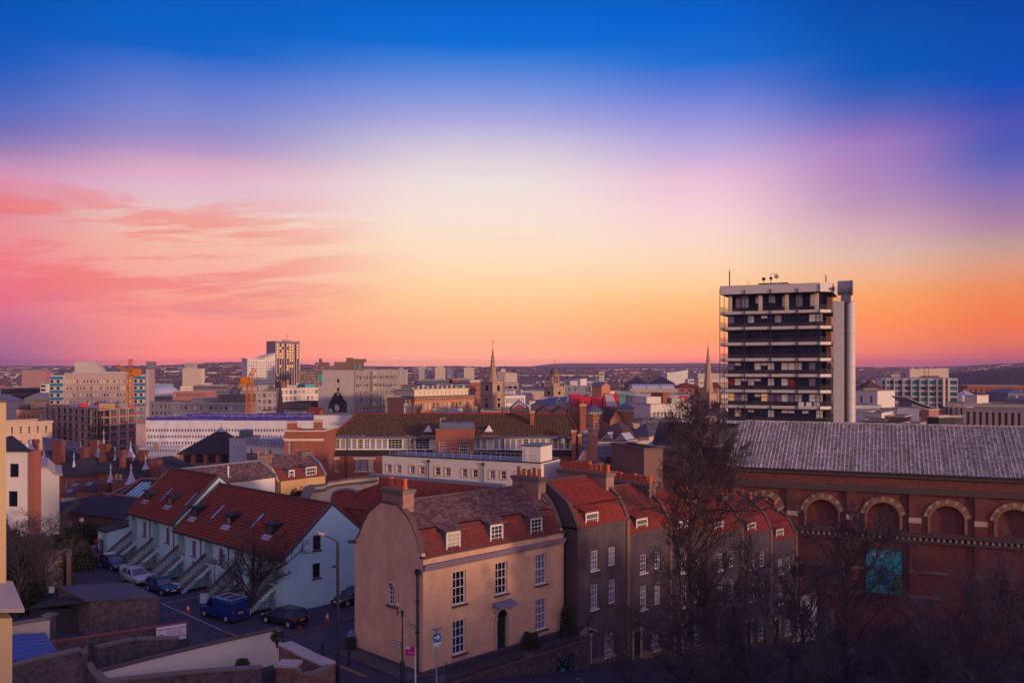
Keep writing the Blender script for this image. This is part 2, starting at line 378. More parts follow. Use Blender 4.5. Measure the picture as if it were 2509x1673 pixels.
mk('glass_lit', (.5,.3,.1), rough=.4, emit=(1,.42,.06,.9))
mk('glass_lit_dim', (.5,.3,.15), rough=.4, emit=(1,.5,.2,.25))
mk('blind_white', (.62,.58,.58), rough=.6, var=.1)
mk('bark', (.06,.047,.06), var=.5, scale=3, rough=.95)
mk('bark_moss', (.06,.052,.052), var=.5, scale=3, rough=.95)
mk('twig', (.075,.055,.082), var=.3, scale=2, rough=.95)
mk('twig_red', (.105,.065,.07), var=.3, scale=2, rough=.95)
mk('leaf_dark', (.030,.034,.022), var=.6, scale=1.5, col2=(.06,.06,.03))
mk('leaf_green', (.05,.065,.025), var=.6, scale=1.5, col2=(.09,.10,.035))
mk('far_wood', (.10,.07,.075), var=.7, scale=.01, col2=(.05,.05,.06), rough=1)
mk('far_field', (.13,.13,.09), var=.7, scale=.004, col2=(.10,.07,.075), rough=1)
mk('asphalt', (.048,.048,.088), var=.5, scale=.4, col2=(.045,.042,.06), bump=.1)
mk('asphalt_dark', (.055,.046,.078), var=.5, scale=.4, bump=.1)
mk('paving', (.10,.085,.10), kind='brick', col2=(.08,.07,.085), tw=.9, th=.6, var=.4)
mk('kerb', (.17,.13,.14), var=.4, scale=1)
mk('kerb_red', (.22,.07,.06), var=.4, scale=1)
mk('grass', (.045,.045,.038), var=.6, scale=.5, col2=(.03,.028,.028))
mk('yellow_line', (.45,.25,.06), var=.5, scale=2)
mk('white_line', (.40,.38,.42), var=.6, scale=2)
GL = ['glass_dark']*5 + ['glass_blue']*3 + ['glass_curtain', 'glass_sky', 'glass_cream']
WM = {}
def win_mesh(w, h, nx, ny, frame, glass, fw=.06, bw=.03, dp=.06):
 k = (round(w,2), round(h,2), nx, ny, frame, glass, fw, bw)
 if k in WM: return WM[k]
 b = MB(); win_geo(b, Vector((0,0,0)), Vector((1,0,0)), w, h, nx, ny, fw, bw, dp)
 me = bpy.data.meshes.new('window'); me.from_pydata([tuple(v) for v in b.v], [], b.f)
 me.materials.append(M[frame]); me.materials.append(M[glass]); me.polygons.foreach_set('material_index', b.m); uv_box(me)
 WM[k] = me; return me
def win_geo(b, o, u, w, h, nx, ny, fw, bw, dp):
 up = Vector((0,0,1)); n = u.cross(up)
 def bx(a, c, d, e, y0, mi):
  b.obox(o + u*((a+c)/2) + up*((d+e)/2) + n*(y0/2), u*((c-a)/2), n*(y0/2), up*((e-d)/2), mi)
 b.poly([o+u*fw+up*fw+n*.004, o+u*(w-fw)+up*fw+n*.004, o+u*(w-fw)+up*(h-fw)+n*.004, o+u*fw+up*(h-fw)+n*.004], 1)
 bx(0, fw, 0, h, dp, 0); bx(w-fw, w, 0, h, dp, 0); bx(fw, w-fw, 0, fw, dp, 0); bx(fw, w-fw, h-fw, h, dp, 0)
 for i in range(1, nx): x = w*i/nx; bx(x-bw/2, x+bw/2, fw, h-fw, dp*.7, 0)
 for j in range(1, ny): z = h*j/ny; bx(fw, w-fw, z-bw/2*(1.6 if j*2==ny else 1), z+bw/2*(1.6 if j*2==ny else 1), dp*.66, 0)
WC = {}; WX = {}
def put_win(root, o, u, a, c, w, h, nx=2, ny=2, frame='white_paint', glass=None, rev=.15, fw=.06, bw=.03, name='window', up=None):
 """one window part in the hole at (a, c) of the facade that starts at o and runs along u"""
 g = glass if isinstance(glass, str) else random.choice(glass or GL)
 o = Vector(o); u = Vector(u); n = u.cross(Vector((0,0,1)))
 p = o + u*a + Vector((0,0,c)) - n*(rev-.01)
 key = (root.name, name); WC[key] = WC.get(key, 0) + 1
 if WC[key] <= 100:
  ob = bpy.data.objects.new(name, win_mesh(w, h, nx, ny, frame, g, fw, bw)); COL.objects.link(ob); ob.parent = root
  ob.location = p; ob.rotation_euler = (0, 0, atan2(u.y, u.x)); return ob
 k2 = (root, frame, g, name); b = WX.setdefault(k2, MB())
 win_geo(b, p, u, w, h, nx, ny, fw, bw, .06)
def finish_windows():
 per = {}
 for (root, frame, g, name), b in WX.items():
  d = per.setdefault(root, [MB(), [frame]])
  mb, ms = d
  for x in (frame, g):
   if x not in ms: ms.append(x)
  off = len(mb.v); mb.v += b.v
  for f, m in zip(b.f, b.m): mb.f.append([i+off for i in f]); mb.m.append(ms.index(frame if m == 0 else g))
 for root, (mb, ms) in per.items():
  o = mb.build('window', ms, root); o['kind'] = 'stuff'; o['label'] = 'remaining windows of the same facade'
FOOT = []
def Bd(name, label, x0, D0, x1, D1, yt, dep, mat, rows=0, cols=0, fh=3.3, to=1.2, wh=1.6, wf=.6, mx=.6, rev=.15, frame='white_paint',
  glass=None, nx=2, ny=1, side='', scols=None, roof='flat', rmat='roof_grey', rise=3, para=.5, zb=None, cat='building', group=None,
  fw=.06, bw=.03, cop='coping_pale', bands=None, boxes=(), pil=None, ov=.25, win=True):
 A = Vector((GX(x0, D0), D0)); Bv = Vector((GX(x1, D1), D1)); d = Bv - A; W = d.length; rz = atan2(d.y, d.x)
 if zb is None: zb = min(ground(A.x, A.y), ground(Bv.x, Bv.y)) - .5
 H = ZY(yt, D0) - zb
 r = empty(name, (A.x, A.y, zb), rz, label, cat, group)
 mid = (A+Bv)/2 + Vector((-d.y, d.x)).normalized()*dep/2; FOOT.append((mid.x, mid.y, max(W, dep)/2))
 b = MB(); HW = H
 faces = {'F': ((0,0,0), (1,0,0), W), 'R': ((W,0,0), (0,1,0), dep), 'K': ((W,dep,0), (-1,0,0), W), 'L': ((0,dep,0), (0,-1,0), dep)}
 for k, (o, u, w) in faces.items():
  holes = []
  if rows and win and (k == 'F' or k in side):
   nc = cols if k == 'F' else (scols or max(1, int(round(cols*dep/W))))
   pit = (w - 2*mx)/nc; ww = pit*wf
   nr = rows if rows > 0 else max(1, int((H-to)/fh))
   for j in range(nr):
    z1 = H - to - j*fh; z0 = z1 - wh
    if z0 < .4: break
    for i in range(nc):
     a = mx + pit*(i + .5) - ww/2
     holes.append((a, a+ww, z0, z1))
   for h in holes: put_win(r, o, u, h[0], h[2], h[1]-h[0], h[3]-h[2], nx, ny, frame, glass, rev, fw, bw)
  b.facade(o, u, w, H, holes, rev)
 if roof in ('gable', 'gableF'):
  if roof == 'gable':
   for x in (0, W): b.poly([(x,0,H),(x,dep,H),(x,dep/2,H+rise)])
  else:
   for y in (0, dep): b.poly([(0,y,H),(W,y,H),(W/2,y,H+rise)])
 b.build('wall', mat, r)
 q = MB(); t = .18
 if roof == 'flat':
  q.box(.3, .3, H-.6-para*.3, W-.3, dep-.3, H-para*.3-.3); q.build('roof', rmat, r)
  c = MB(); pt = .35
  for (a0,b0,a1,b1) in ((-.1,-.1,W+.1,pt),(-.1,dep-pt,W+.1,dep+.1),(-.1,pt,pt,dep-pt),(W-pt,pt,W+.1,dep-pt)): c.box(a0,b0,H+.003,a1,b1,H+.25)
  c.build('coping', cop, r)
 else:
  if roof == 'gable':
   for s in (0, 1):
    y0 = -ov if s == 0 else dep+ov; z0 = H - ov*rise*2/dep
    q.prism([(-ov,y0,z0+.02),(-ov,dep/2,H+rise+.02),(-ov,dep/2,H+rise+t),(-ov,y0,z0+t)], (W+2*ov,0,0))
  elif roof == 'gableF':
   for s in (0, 1):
    xx = -ov if s == 0 else W+ov; z0 = H - ov*rise*2/W
    q.prism([(xx,-ov,z0+.02),(W/2,-ov,H+rise+.02),(W/2,-ov,H+rise+t),(xx,-ov,z0+t)], (0,dep+2*ov,0))
  elif roof == 'hip':
   k = min(W, dep)/2; a = (-ov,-ov,H+.02); bb = (W+ov,-ov,H+.02); c_ = (W+ov,dep+ov,H+.02); e = (-ov,dep+ov,H+.02)
   if W >= dep: r1 = (k,dep/2,H+rise); r2 = (W-k,dep/2,H+rise)
   else: r1 = (W/2,k,H+rise); r2 = (W/2,dep-k,H+rise)
   if W >= dep: q.poly([a,bb,r2,r1]); q.poly([bb,c_,r2]); q.poly([c_,e,r1,r2]); q.poly([e,a,r1])
   else: q.poly([a,bb,r1]); q.poly([bb,c_,r2,r1]); q.poly([c_,e,r2]); q.poly([e,a,r1,r2])
   q.poly([e,c_,bb,a])
  q.build('roof', rmat, r)
 if bands:
  c = MB()
  for (z0, z1, pr) in bands: c.box(-pr,-pr,H-z1, W+pr, 0-.003, H-z0); c.box(W+.003,-pr+.002,H-z1,W+pr,dep,H-z0)
  c.build('cornice', bands_mat(mat), r)
 if pil:
  n, pw, pr, pm = pil; c = MB()
  for i in range(n+1):
   x = mx + (W-2*mx)*i/n; c.box(x-pw/2, -pr, 0, x+pw/2, -.003, H-.05)
  c.build('pilaster', pm, r)
 for i, bx in enumerate(boxes):
  u0,u1,v0,v1,h,m = bx[:6]; c = MB(); zz = H-.4 if roof == 'flat' else H+rise*.4
  c.box(W*u0, dep*v0, zz, W*u1, dep*v1, H+h); c.build(bx[6] if len(bx) > 6 else 'plant_room', m, r)
 r['W'] = W; r['H'] = H; r['dep'] = dep
 return r
def bands_mat(m): return {'stone_cream':'stone_cream'}.get(m, 'coping_pale')
def pantile(name, mat, parent, o, u, v, poly, cw=.27, rh=.34, amp=.05, lift=.03, res=5, kind='pan', label=None):
 """tiled slope: o origin, u along eaves, v up the slope; poly in (u,v) metres; real corrugations and stepped courses"""
 o = Vector(o); u = Vector(u).normalized(); v = Vector(v).normalized(); n = u.cross(v)
 us = [p[0] for p in poly]; vs = [p[1] for p in poly]; u0, u1, v0, v1 = min(us), max(us), min(vs), max(vs)
 nc = int((u1-u0)/cw*res)+1; nr = int(math.ceil((v1-v0)/rh)); b = MB()
 def inside(a, c):
  r_ = False; j = len(poly)-1
  for i in range(len(poly)):
   xi, yi = poly[i]; xj, yj = poly[j]
   if (yi > c) != (yj > c) and a < (xj-xi)*(c-yi)/(yj-yi)+xi: r_ = not r_
   j = i
  return r_
 def hgt(a):
  ph = (a/cw) % 1.0
  if kind == 'roman': return amp if ph < .32 else 0.0 + amp*.15*ph
  return amp*(.5+.5*cos(2*pi*ph))
 rows = {}
 def vid(i, j, top):
  k = (i, j, top)
  if k not in rows:
   a = u0 + i*cw/res; c = min(v1, v0 + (j+top)*rh); jit = .012*noise.noise(Vector((floor(a/cw)*3.7, j*5.1, 0)))
   h = hgt(a) + (lift if not top else 0) + .02 + jit
   rows[k] = b.vt(o + u*a + v*c + n*h)
  return rows[k]
 for j in range(nr):
  for i in range(nc):
   a = u0 + (i+.5)*cw/res; c = v0 + (j+.5)*rh
   if c > v1: c = (v0+j*rh+v1)/2
   if not inside(a, c): continue
   b.f.append([vid(i,j,0), vid(i+1,j,0), vid(i+1,j,1), vid(i,j,1)]); b.m.append(0)
   if j: b.f.append([vid(i,j-1,1), vid(i+1,j-1,1), vid(i+1,j,0), vid(i,j,0)]); b.m.append(0)
 ob = b.build(name, mat, parent, label)
 me = ob.data; uvl = me.uv_layers[0]; inv = [((p - o).dot(u)-u0, (p - o).dot(v)-v0) for p in b.v]
 d = [0.0]*(2*len(me.loops))
 for p in me.polygons:
  for li in p.loop_indices:
   q = inv[me.loops[li].vertex_index]; d[2*li] = q[0] + cw*.25; d[2*li+1] = q[1] + .002
 uvl.data.foreach_set('uv', d); return ob
def pot(b, x, y, z, h=.6, r=.14, mi=0, n=8):
 b.lathe((x,y,z), [(r*1.15,0),(r*1.15,h*.12),(r*.95,h*.15),(r*.8,h*.8),(r*1.0,h*.82),(r*1.0,h),(r*.6,h),(r*.55,h-.1)], n, mi)
def stack(parent, x0, y0, x1, y1, z0, z1, npots, mat='brick_old', cap='coping', pots='terracotta_pot', ph=.6, pr=.15, along='x', name='chimney'):
 """chimney stack as a part of its house: shaft, corbelled cap, each pot a sub-part"""
 b = MB(); b.box(x0,y0,z0,x1,y1,z1-.35); c = b.build(name, mat, parent)
 b = MB(); b.box(x0-.08,y0-.08,z1-.35,x1+.08,y1+.08,z1-.18); b.box(x0-.14,y0-.14,z1-.18,x1+.14,y1+.14,z1); b.build('cap', cap, c)
 me = None
 for i in range(npots):
  t = (i+.5)/npots; x = x0+(x1-x0)*t if along == 'x' else (x0+x1)/2; y = y0+(y1-y0)*t if along == 'y' else (y0+y1)/2
  hh = ph
  if me is None:
   b = MB(); pot(b, 0,0,0, hh, pr); o = b.build('chimney_pot', pots, c); o.location = (x,y,z1); me = o
  else:
   o = link_copy(me, c, (x,y,z1)); o.scale = (1,1,random.uniform(.8,1.15))
 return c
# ================================================================ terrain
def sheet(name, ys, half, mat, nx=150, dz=0):
 b = MB(); ids = []
 for y in ys: ids.append([b.vt(((2*i/nx-1)*half(y), y, ground((2*i/nx-1)*half(y), y)+dz)) for i in range(nx+1)])
 for A, B_ in zip(ids, ids[1:]):
  for i in range(nx): b.f.append([A[i], A[i+1], B_[i+1], B_[i]]); b.m.append(0)
 return tag(b.build(name, mat), kind='structure')
ys = [-300,-200,-120,-60,-30,-15] + [i*4.0 for i in range(0, 33)]
sheet('ground', ys, lambda y: 260, 'asphalt_dark', 130)
ys = [128 + i*8.6 for i in range(21)] + [300 + i*60 for i in range(1, 20)]
y = 1440.0
while y < 11000: y *= 1.028; ys.append(y)
sheet('terrain', ys, lambda y: 260 if y < 240 else 260+(y-240)*.95, 'far_field', 190)
# ---------------------------------------------------------------- far hillside houses and woods
rh = random.Random(11); mk('wood_navy',(.022,.022,.045),var=.5,scale=.02)
def house_mesh(wm, rm, W, D, H, rise):
 b = MB(); b.box(-W/2,-D/2,-2,W/2,D/2,H,0,False)
 b.poly([(-W/2,-D/2,H),(-W/2,D/2,H),(-W/2,0,H+rise)],0); b.poly([(W/2,-D/2,H),(W/2,D/2,H),(W/2,0,H+rise)],0)
 o_ = .4
 b.poly([(-W/2,-D/2-o_,H-.2),(W/2,-D/2-o_,H-.2),(W/2,0,H+rise+.1),(-W/2,0,H+rise+.1)],1); b.poly([(W/2,D/2+o_,H-.2),(-W/2,D/2+o_,H-.2),(-W/2,0,H+rise+.1),(W/2,0,H+rise+.1)],1)
 for sx in (-W*.25, W*.25): b.box(sx-.6,-D/2-.05,H*.55,sx+.6,-D/2-.01,H*.85,2)
 b.box(W/2-.9,-.5,H+rise*.5,W/2-.1,.5,H+rise+1,1)
 return b
KH = [('cream_render','tile_brown',7,8,5.5,3), ('white_render','slate',7,8,5.6,2.8), ('brick_orange','tile_brown',8,8,5.5,3.2), ('stone_cream','slate_dark',6,8,6,3)]
protoH = []
for i, (wm, rm, W, D_, H, rs) in enumerate(KH):
 me = house_mesh(wm, rm, W, D_, H, rs); protoH.append(me)
HL = ['cream rendered house with brown tiled roof in a terrace on the distant hillside', 'white house with grey slate roof on the distant hillside', 'orange brick house with brown roof on the distant hillside', 'pale stone house with dark slate roof on the distant hillside']
spots = []
for k in range(1250):
 Y = 1500*(3.6**(rh.random()**.8)); t = rh.uniform(-.62, .62); X = t*Y
 if t > .43 and Y < 2600: continue
 rz = rh.gauss(0, .35); n = rh.randint(5, 16); ty = rh.randrange(4)
 if noise.noise(Vector((X/400, Y/400, 5))) < -.12: continue
 for j in range(n):
  x = X + cos(rz)*j*8.2; y = Y + sin(rz)*j*8.2
  spots.append((y, x, rz + (pi if rh.random() < .2 else 0), ty if rh.random() < .7 else rh.randrange(4)))
spots.sort(); seen = 0; hm = {}
big = [MB() for _ in range(4)]
for (y, x, rz, ty) in spots:
 z = ground(x, y)
 if seen < 300 and abs(x/y) < .585:
  seen += 1
  if ty not in hm:
   o = protoH[ty].build('hillside_house', [KH[ty][0], KH[ty][1], 'glass_dark']); hm[ty] = o
  else: o = hm[ty].copy(); COL.objects.link(o)
  o.location = (x, y, z); o.rotation_euler = (0, 0, rz); tag(o, HL[ty], 'house', 'houses on the distant hillside: ' + KH[ty][0].replace('_', ' '))
 else:
  s = protoH[ty]; T = Matrix.Translation((x, y, z)) @ Matrix.Rotation(rz, 4, 'Z'); b = big[ty]; off = len(b.v)
  b.v += [T @ v for v in s.v]; b.f += [[i+off for i in f] for f in s.f]; b.m += s.m
b = MB(); mats = []
for ty in range(4):
 off = len(b.v); b.v += big[ty].v; b.f += [[i+off for i in f] for f in big[ty].f]
 for x in (KH[ty][0], KH[ty][1], 'glass_dark'):
  if x not in mats: mats.append(x)
 loc = [mats.index(KH[ty][0]), mats.index(KH[ty][1]), mats.index('glass_dark')]; b.m += [loc[m] for m in big[ty].m]
tag(b.build('hillside_housing', mats), 'carpet of small houses covering the hills on the skyline', 'houses', kind='stuff')
def blob(b, x, y, z, r, h, rnd, mi=0, n=6):
 rings = []
 for k, (f, zz) in enumerate(((.55,.05),(1,.35),(.85,.7),(.35,.95))):
  rings.append([b.vt((x + cos(2*pi*i/n + k)*r*f*rnd.uniform(.7,1.2), y + sin(2*pi*i/n + k)*r*f*rnd.uniform(.7,1.2), z + h*zz*rnd.uniform(.85,1.15))) for i in range(n)])
 for A, B_ in zip(rings, rings[1:]):
  for i in range(n): b.f.append([A[i], A[(i+1)%n], B_[(i+1)%n], B_[i]]); b.m.append(mi)
 b.f.append(rings[-1]); b.m.append(mi)
b = MB()
for k in range(7000):
 Y = 1450*(4.2**(rh.random()**.75)); t = rh.uniform(-.64, .64); X = t*Y
 s = noise.noise(Vector((X/260, Y/260, 1.5)))
 if s < -.25 and rh.random() < .6: continue
 blob(b, X, Y, ground(X, Y)-1, rh.uniform(3.5, 8)*(1+Y/7000), rh.uniform(4, 8)*(1+Y/12000), rh, 0 if rh.random() < .8 else 1, 5)
for k in range(6500):     # dense wood on the right-hand hill
 Y = rh.uniform(1600, 2700); t = rh.uniform(.485, .70); X = t*Y
 blob(b, X, Y, ground(X, Y)-1, rh.uniform(7, 11), rh.uniform(9, 13), rh, 2, 5)
tag(b.build('far_woodland', ['far_wood', 'leaf_dark', 'wood_navy']), 'bare winter woods between the houses on the far hills', 'woodland', kind='stuff')
b = MB()
for k in range(1500):
 Y = rh.uniform(420, 1450); t = rh.uniform(-.6, .62); X = t*Y
 if noise.noise(Vector((X/120, Y/120, 9.5))) < .1: continue
 for q in range(3): blob(b, X+rh.uniform(-7,7), Y+rh.uniform(-7,7), ground(X, Y)-1, rh.uniform(3, 5.5), rh.uniform(8, 13), rh, 0, 6)
tag(b.build('city_tree_cover', ['far_wood']), 'bare brown treetops between the mid-distance city roofs', 'trees', kind='stuff')
# ================================================================ tower blocks and named landmarks
CR, WR, ST = 'cream_render', 'white_render', 'stone_cream'
def tb(lab, x0, x1, yt, D, mat, cols, rows, dep=15, dl=0, **k):
 k.setdefault('para', .8)
 return Bd('tower_block', lab, x0, D, x1, D+dl, yt, dep, mat, rows=rows, cols=cols, fh=2.8, to=1.6, wh=1.3, wf=.55, rev=.25, nx=1, ny=1, fw=.12, cat='tower block', **k)
tb('broad pink brick tower block with pale window rows at the far left', 53, 113, 907, 1500, 'brick_pink', 14, 11, glass=['glass_curtain'])
tb('broad cream tower block with a plain facade right of the blue panelled office', 447, 494, 903, 1480, CR, 12, 12)
tb('dark square block standing alone on the left skyline', 358, 376, 886, 3600, 'concrete_dark', 5, 6, dep=30)
tb('pale tower block with crown, leftmost of the row on the hill', 1026, 1049, 903, 1900, 'stone_pale', 6, 11, boxes=[(.25,.75,.2,.8,5,'stone_pale')])
tb('cream tower block with stepped top, second of the row on the hill', 1066, 1090, 900, 1880, CR, 7, 12, boxes=[(.2,.8,.2,.8,3,CR),(.4,.6,.3,.7,5,CR)])
tb('grey-green tower block, third of the row on the hill', 1095, 1118, 904, 1890, 'steel_glass', 6, 10, boxes=[(.3,.7,.2,.8,4,'slate_blue')])
tb('low wide cream block between two taller tower blocks on the hill', 1119, 1138, 912, 1895, CR, 6, 8)
tb('cream tower block with central stair core, nearest left of the tall church spire', 1137, 1161, 901, 1870, CR, 6, 12, boxes=[(.35,.65,.2,.8,4,'stone_pale')])
tb('stepped cream block just right of the tall church spire', 1219, 1247, 911, 1860, 'concrete_pink', 8, 7, boxes=[(.3,.7,.2,.8,6,CR)])
tb('beige slab tower with dark balconies beside the scaffolded office', 975, 995, 906, 1000, 'stone_pale', 3, 8, glass=['glass_dark'], boxes=[(.1,.5,.2,.8,3,'concrete')])
tb('brown brick lift tower top behind the mural building', 772, 801, 888, 900, 'brick_brown', 4, 7, dep=14, boxes=[(.25,.45,.3,.6,4,'brick_brown')])
tb('dark brown slab block with many lit windows behind the mural building', 734, 787, 908, 880, 'brick_brown', 11, 6, glass=['glass_dark','glass_dark','glass_lit_dim','glass_curtain'])
tb('narrow dark glass block right of the brown slab block', 787, 817, 899, 930, 'concrete_dark', 5, 7, glass=['glass_sky'])
tb('small pale clinic block among the trees above the dark roofs', 2184, 2206, 917, 1300, 'concrete_pink', 4, 4)
tb('tiny grey blocks on the left hill behind the penthouse', 455, 478, 889, 2800, 'stone_pale', 6, 4, dep=20)
# Castle tower with fins
def castle_tower():
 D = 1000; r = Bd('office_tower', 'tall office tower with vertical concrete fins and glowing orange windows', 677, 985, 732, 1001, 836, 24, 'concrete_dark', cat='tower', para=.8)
 W, H = r['W'], r['H']; b = MB()
 n = 9
 for i in range(n+1): b.box(W*i/n-.6, -1.3, 0, W*i/n+.6, 0-.01, H-2 if i not in (0, n) else H+1)
 for i in range(12): b.box(-1.3, 24*i/11-.7, 0, -.01, 24*i/11+.7, H+.5)
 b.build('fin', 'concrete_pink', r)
 g = MB()
 for i in range(n):
  for j in range(22):
   m = 1 if (rh.random() < (.75 if j < 5 else .2) and i in (0,1,2,4,5,6,8)) else 0
   z = H - 3 - j*3.3
   if z < 2: break
   g.poly([(W*i/n+.62,-.06,z-2.3),(W*(i+1)/n-.62,-.06,z-2.3),(W*(i+1)/n-.62,-.06,z),(W*i/n+.62,-.06,z)], m)
 g.build('window', ['glass_dark','glass_lit'], r)['kind'] = 'stuff'
 b = MB(); b.box(W*.5, 8, H, W*.8, 14, H+2); b.tube((W*.65,10,H+2),(W*.65,10,H+9),.25); b.tube((W*.6,10,H+7),(W*.7,10,H+7),.2); b.tube((W*.6,10,H+7),(W*.6,10,H+9),.15)
 b.build('antenna', 'concrete', r)
castle_tower()
def white_flats():
 D = 940; r = Bd('apartment_tower', 'white apartment tower with sloping roof and stacked balconies beside the finned tower', 606, D, 674, D+18, 880, 16, WR, rows=17, cols=11, fh=3.2, to=2.2, wh=2, wf=.42, rev=.3, nx=1, ny=1, glass=['glass_dark','glass_sky','glass_red'], cat='tower', para=.1)
 W, H = r['W'], r['H']
 b = MB(); b.prism([(W*.5,0,H+.3),(W,0,H+.3),(W,0,H+5.5)], (0,16,0)); b.build('upper_wall', WR, r)
 b = MB(); b.prism([(-1.5,-1.5,H+.4),(W*.42,-1.5,H+.6),(W+1.5,-1.5,H+6.4),(W+1.5,-1.5,H+7.2),(W*.42,-1.5,H+1.4),(-1.5,-1.5,H+1.2)], (0,19,0)); b.build('sloping_roof', WR, r)
 b = MB()
 for j in range(17):
  z = H-2-j*3.2
  if z < 3: break
  b.box(W*.32,-1.6,z-1.3,W*.62,-.02,z-.4)
 b.build('balcony', WR, r)
white_flats()
# blue panelled office, left
def blue_office():
 D = 430; r = Bd('office_block', 'long pinkish office block with turquoise end panels and four rows of white-framed windows', 158, D, 327, D+6, 915, 15, 'concrete_pink', rows=7, cols=20, fh=3.3, to=2.9, wh=1.75, wf=.62, rev=.2, nx=1, ny=1, fw=.2, mx=.5,
  glass=['glass_dark','glass_dark','glass_cream','glass_curtain','blind_white'], frame='cream_render', cat='office block')
 W, H = r['W'], r['H']
 b = MB()
 for i in range(6): b.box(W*i/5-.15,-.2,0,W*i/5+.15,-.004,H-2.2)
 b.build('pilaster', 'concrete_pink', r)
 b = MB(); b.prism([(W*.12,3,H+.3),(W*.50,3,H+.3),(W*.50,3,H+2),(W*.39,3,H+5.6),(W*.12,3,H+5.6)], (0,9,0)); b.box(W*.1,2,H+.26,W*.95,12,H+.9); b.build('plant_room', 'stone_pale', r)
 for nm, x0, x1, dd in (('end_wing', -6.2, -.05, -1.2), ('end_wing', W+.05, W+5.6, .4)):
  b = MB(); b.box(x0, dd, 0, x1, 14, H-.9); w = b.build(nm, WR, r); p = MB(); g = MB(); f = MB()
  for j in range(8):
   z = H-1.3-j*3.3
   if z < 3: break
   p.box(x0+.1, dd-.14, z-1.5, x1-.1, dd-.004, z)
   f.box(x0+.1, dd-.05, z-3.2, x1-.1, dd-.006, z-1.56)
   for q in range(4):
    a = x0+.3+(x1-x0-.6)*q/4; g.poly([(a,dd-.06,z-3.05),(a+(x1-x0)/5,dd-.06,z-3.05),(a+(x1-x0)/5,dd-.06,z-1.8),(a,dd-.06,z-1.8)], 1 if q % 2 else 0)
  p.build('spandrel_panel', 'blue_panel', w); f.build('window_band', 'concrete_pink', w); g.build('glazing', ['glass_dark','glass_cream'], w)
 b = MB(); b.box(W+5.7, 0, 0, W+7, 15, H+2); b.build('pier', 'concrete_pink', r)
blue_office()
# construction site with decks, columns, nets
def construction():
 zb = -24; A = P(242, 1000, 300); A.z = zb; r = empty('unfinished_building', A, 0, 'unfinished concrete building with bare floor decks, props and red safety netting', 'building site')
 Lp = P(112, 1000, 335); Rp = P(352, 1000, 322)
 base = [A, Rp, Rp+(Lp-A), Lp]; H = ZY(1003, 300)-zb
 loc = [Vector((p.x-A.x, p.y-A.y, 0)) for p in base]
 n = 9; fh = 2.62
 for j in range(n):
  z = H - j*fh; b = MB(); b.prism([p+Vector((0,0,z-.45)) for p in loc], (0,0,.45)); b.build('floor_deck', 'concrete', r)
  if z < 4: break
 c = MB(); nt = MB(); pr = MB(); ht = MB()
 for (a, bb, k) in ((loc[3], loc[0], 9), (loc[0], loc[1], 5)):
  if nt.f: nt = MB()
  d = bb-a; nrm = Vector((d.y, -d.x, 0)).normalized()
  for i in range(k+1):
   p = a + d*(i/k); c.box(p.x-.45, p.y+.1, 0, p.x+.45, p.y+1.0, H-.45)
   if i < k:
    for q in (.25,.5,.75): pp = a + d*((i+q)/k) - nrm*.9; pr.box(pp.x-.1,pp.y-.1,0,pp.x+.1,pp.y+.1,H-.5)
  for j in range(n):
   z = H-j*fh
   if z < 3: break
   nt = MB()
   for i in range(k*4):
    if rh.random() < .12: continue
    p0 = a+d*(i/(k*4))+nrm*.15; p1 = a+d*((i+1)/(k*4))+nrm*.15; h = rh.uniform(.55,.95)
    nt.poly([p0+Vector((0,0,z-.05)), p1+Vector((0,0,z-.05)), p1+Vector((0,0,z+h*.6)), p0+Vector((0,0,z+h*.6))], 0 if rh.random() < .75 else 1)
   nt.build('safety_net', ['red_net','red_paint'], r)
  for j in range(n):
   z = H-.45-j*fh
   inn = nrm*-3.5
   ht.poly([a+inn+Vector((0,0,z-fh+.45)), bb+inn+Vector((0,0,z-fh+.45)), bb+inn+Vector((0,0,z)), a+inn+Vector((0,0,z))])
  for i in range(k*2+1):
   p = a+d*(i/(k*2))+nrm*.5; c2 = p
   pr.tube((c2.x,c2.y,0),(c2.x,c2.y,H+1.2),.06,n=4)
 c.build('column', 'concrete', r); pr.build('prop', 'steel', r); ht.build('core_wall', 'concrete_dark', r)
 b = MB(); b.box(3, 9, H+.01, 5, 11, H+1.6); b.build('stair_core', 'concrete', r)
 for q in range(14):
  b = MB(); u_ = rh.uniform(.1,.9); v_ = rh.uniform(.1,.9); p = (loc[1]*u_ + loc[3]*v_)*.8
  s = rh.uniform(.7,1.6); b.box(p.x,p.y,H+.01,p.x+s*2,p.y+s,H+.01+s); b.build('stacked_load', ['red_paint','tarp_purple','blue_metal','yellow_render'][q%4], r)
 b = MB(); b.box(-1.2,3,H+.01,2.7,6,H+1.9); b.build('site_cabin', 'yellow_render', r, 'cream box standing on the roof deck')
 tr = P(106, 1067, 285); r2 = empty('tarpaulin_screen', (tr.x, tr.y, zb), atan2(P(199,1080,265).y-tr.y, P(199,1080,265).x-tr.x), 'blue-purple striped tarpaulin screen hung on scaffolding below the red decks', 'screen')
 Wt = (P(199,0,265)-P(106,0,285)).xy.length; z1 = ZY(1070,285)-zb; z0 = z1-6.6
 b = MB(); b.box(0,-.1,z0,Wt,.1,z1); b.build('sheet', 'tarp_purple', r2)
 b = MB()
 for j in range(5): b.box(-.1,-.18,z0+6.5*j/4-.07,Wt+.1,-.104,z0+6.5*j/4+.07)
 for i in range(2): b.box(Wt*i-.15,-.2,0,Wt*i+.15,-.11,z1+.2)
 b.build('scaffold_frame', 'stone_pale', r2)
construction()
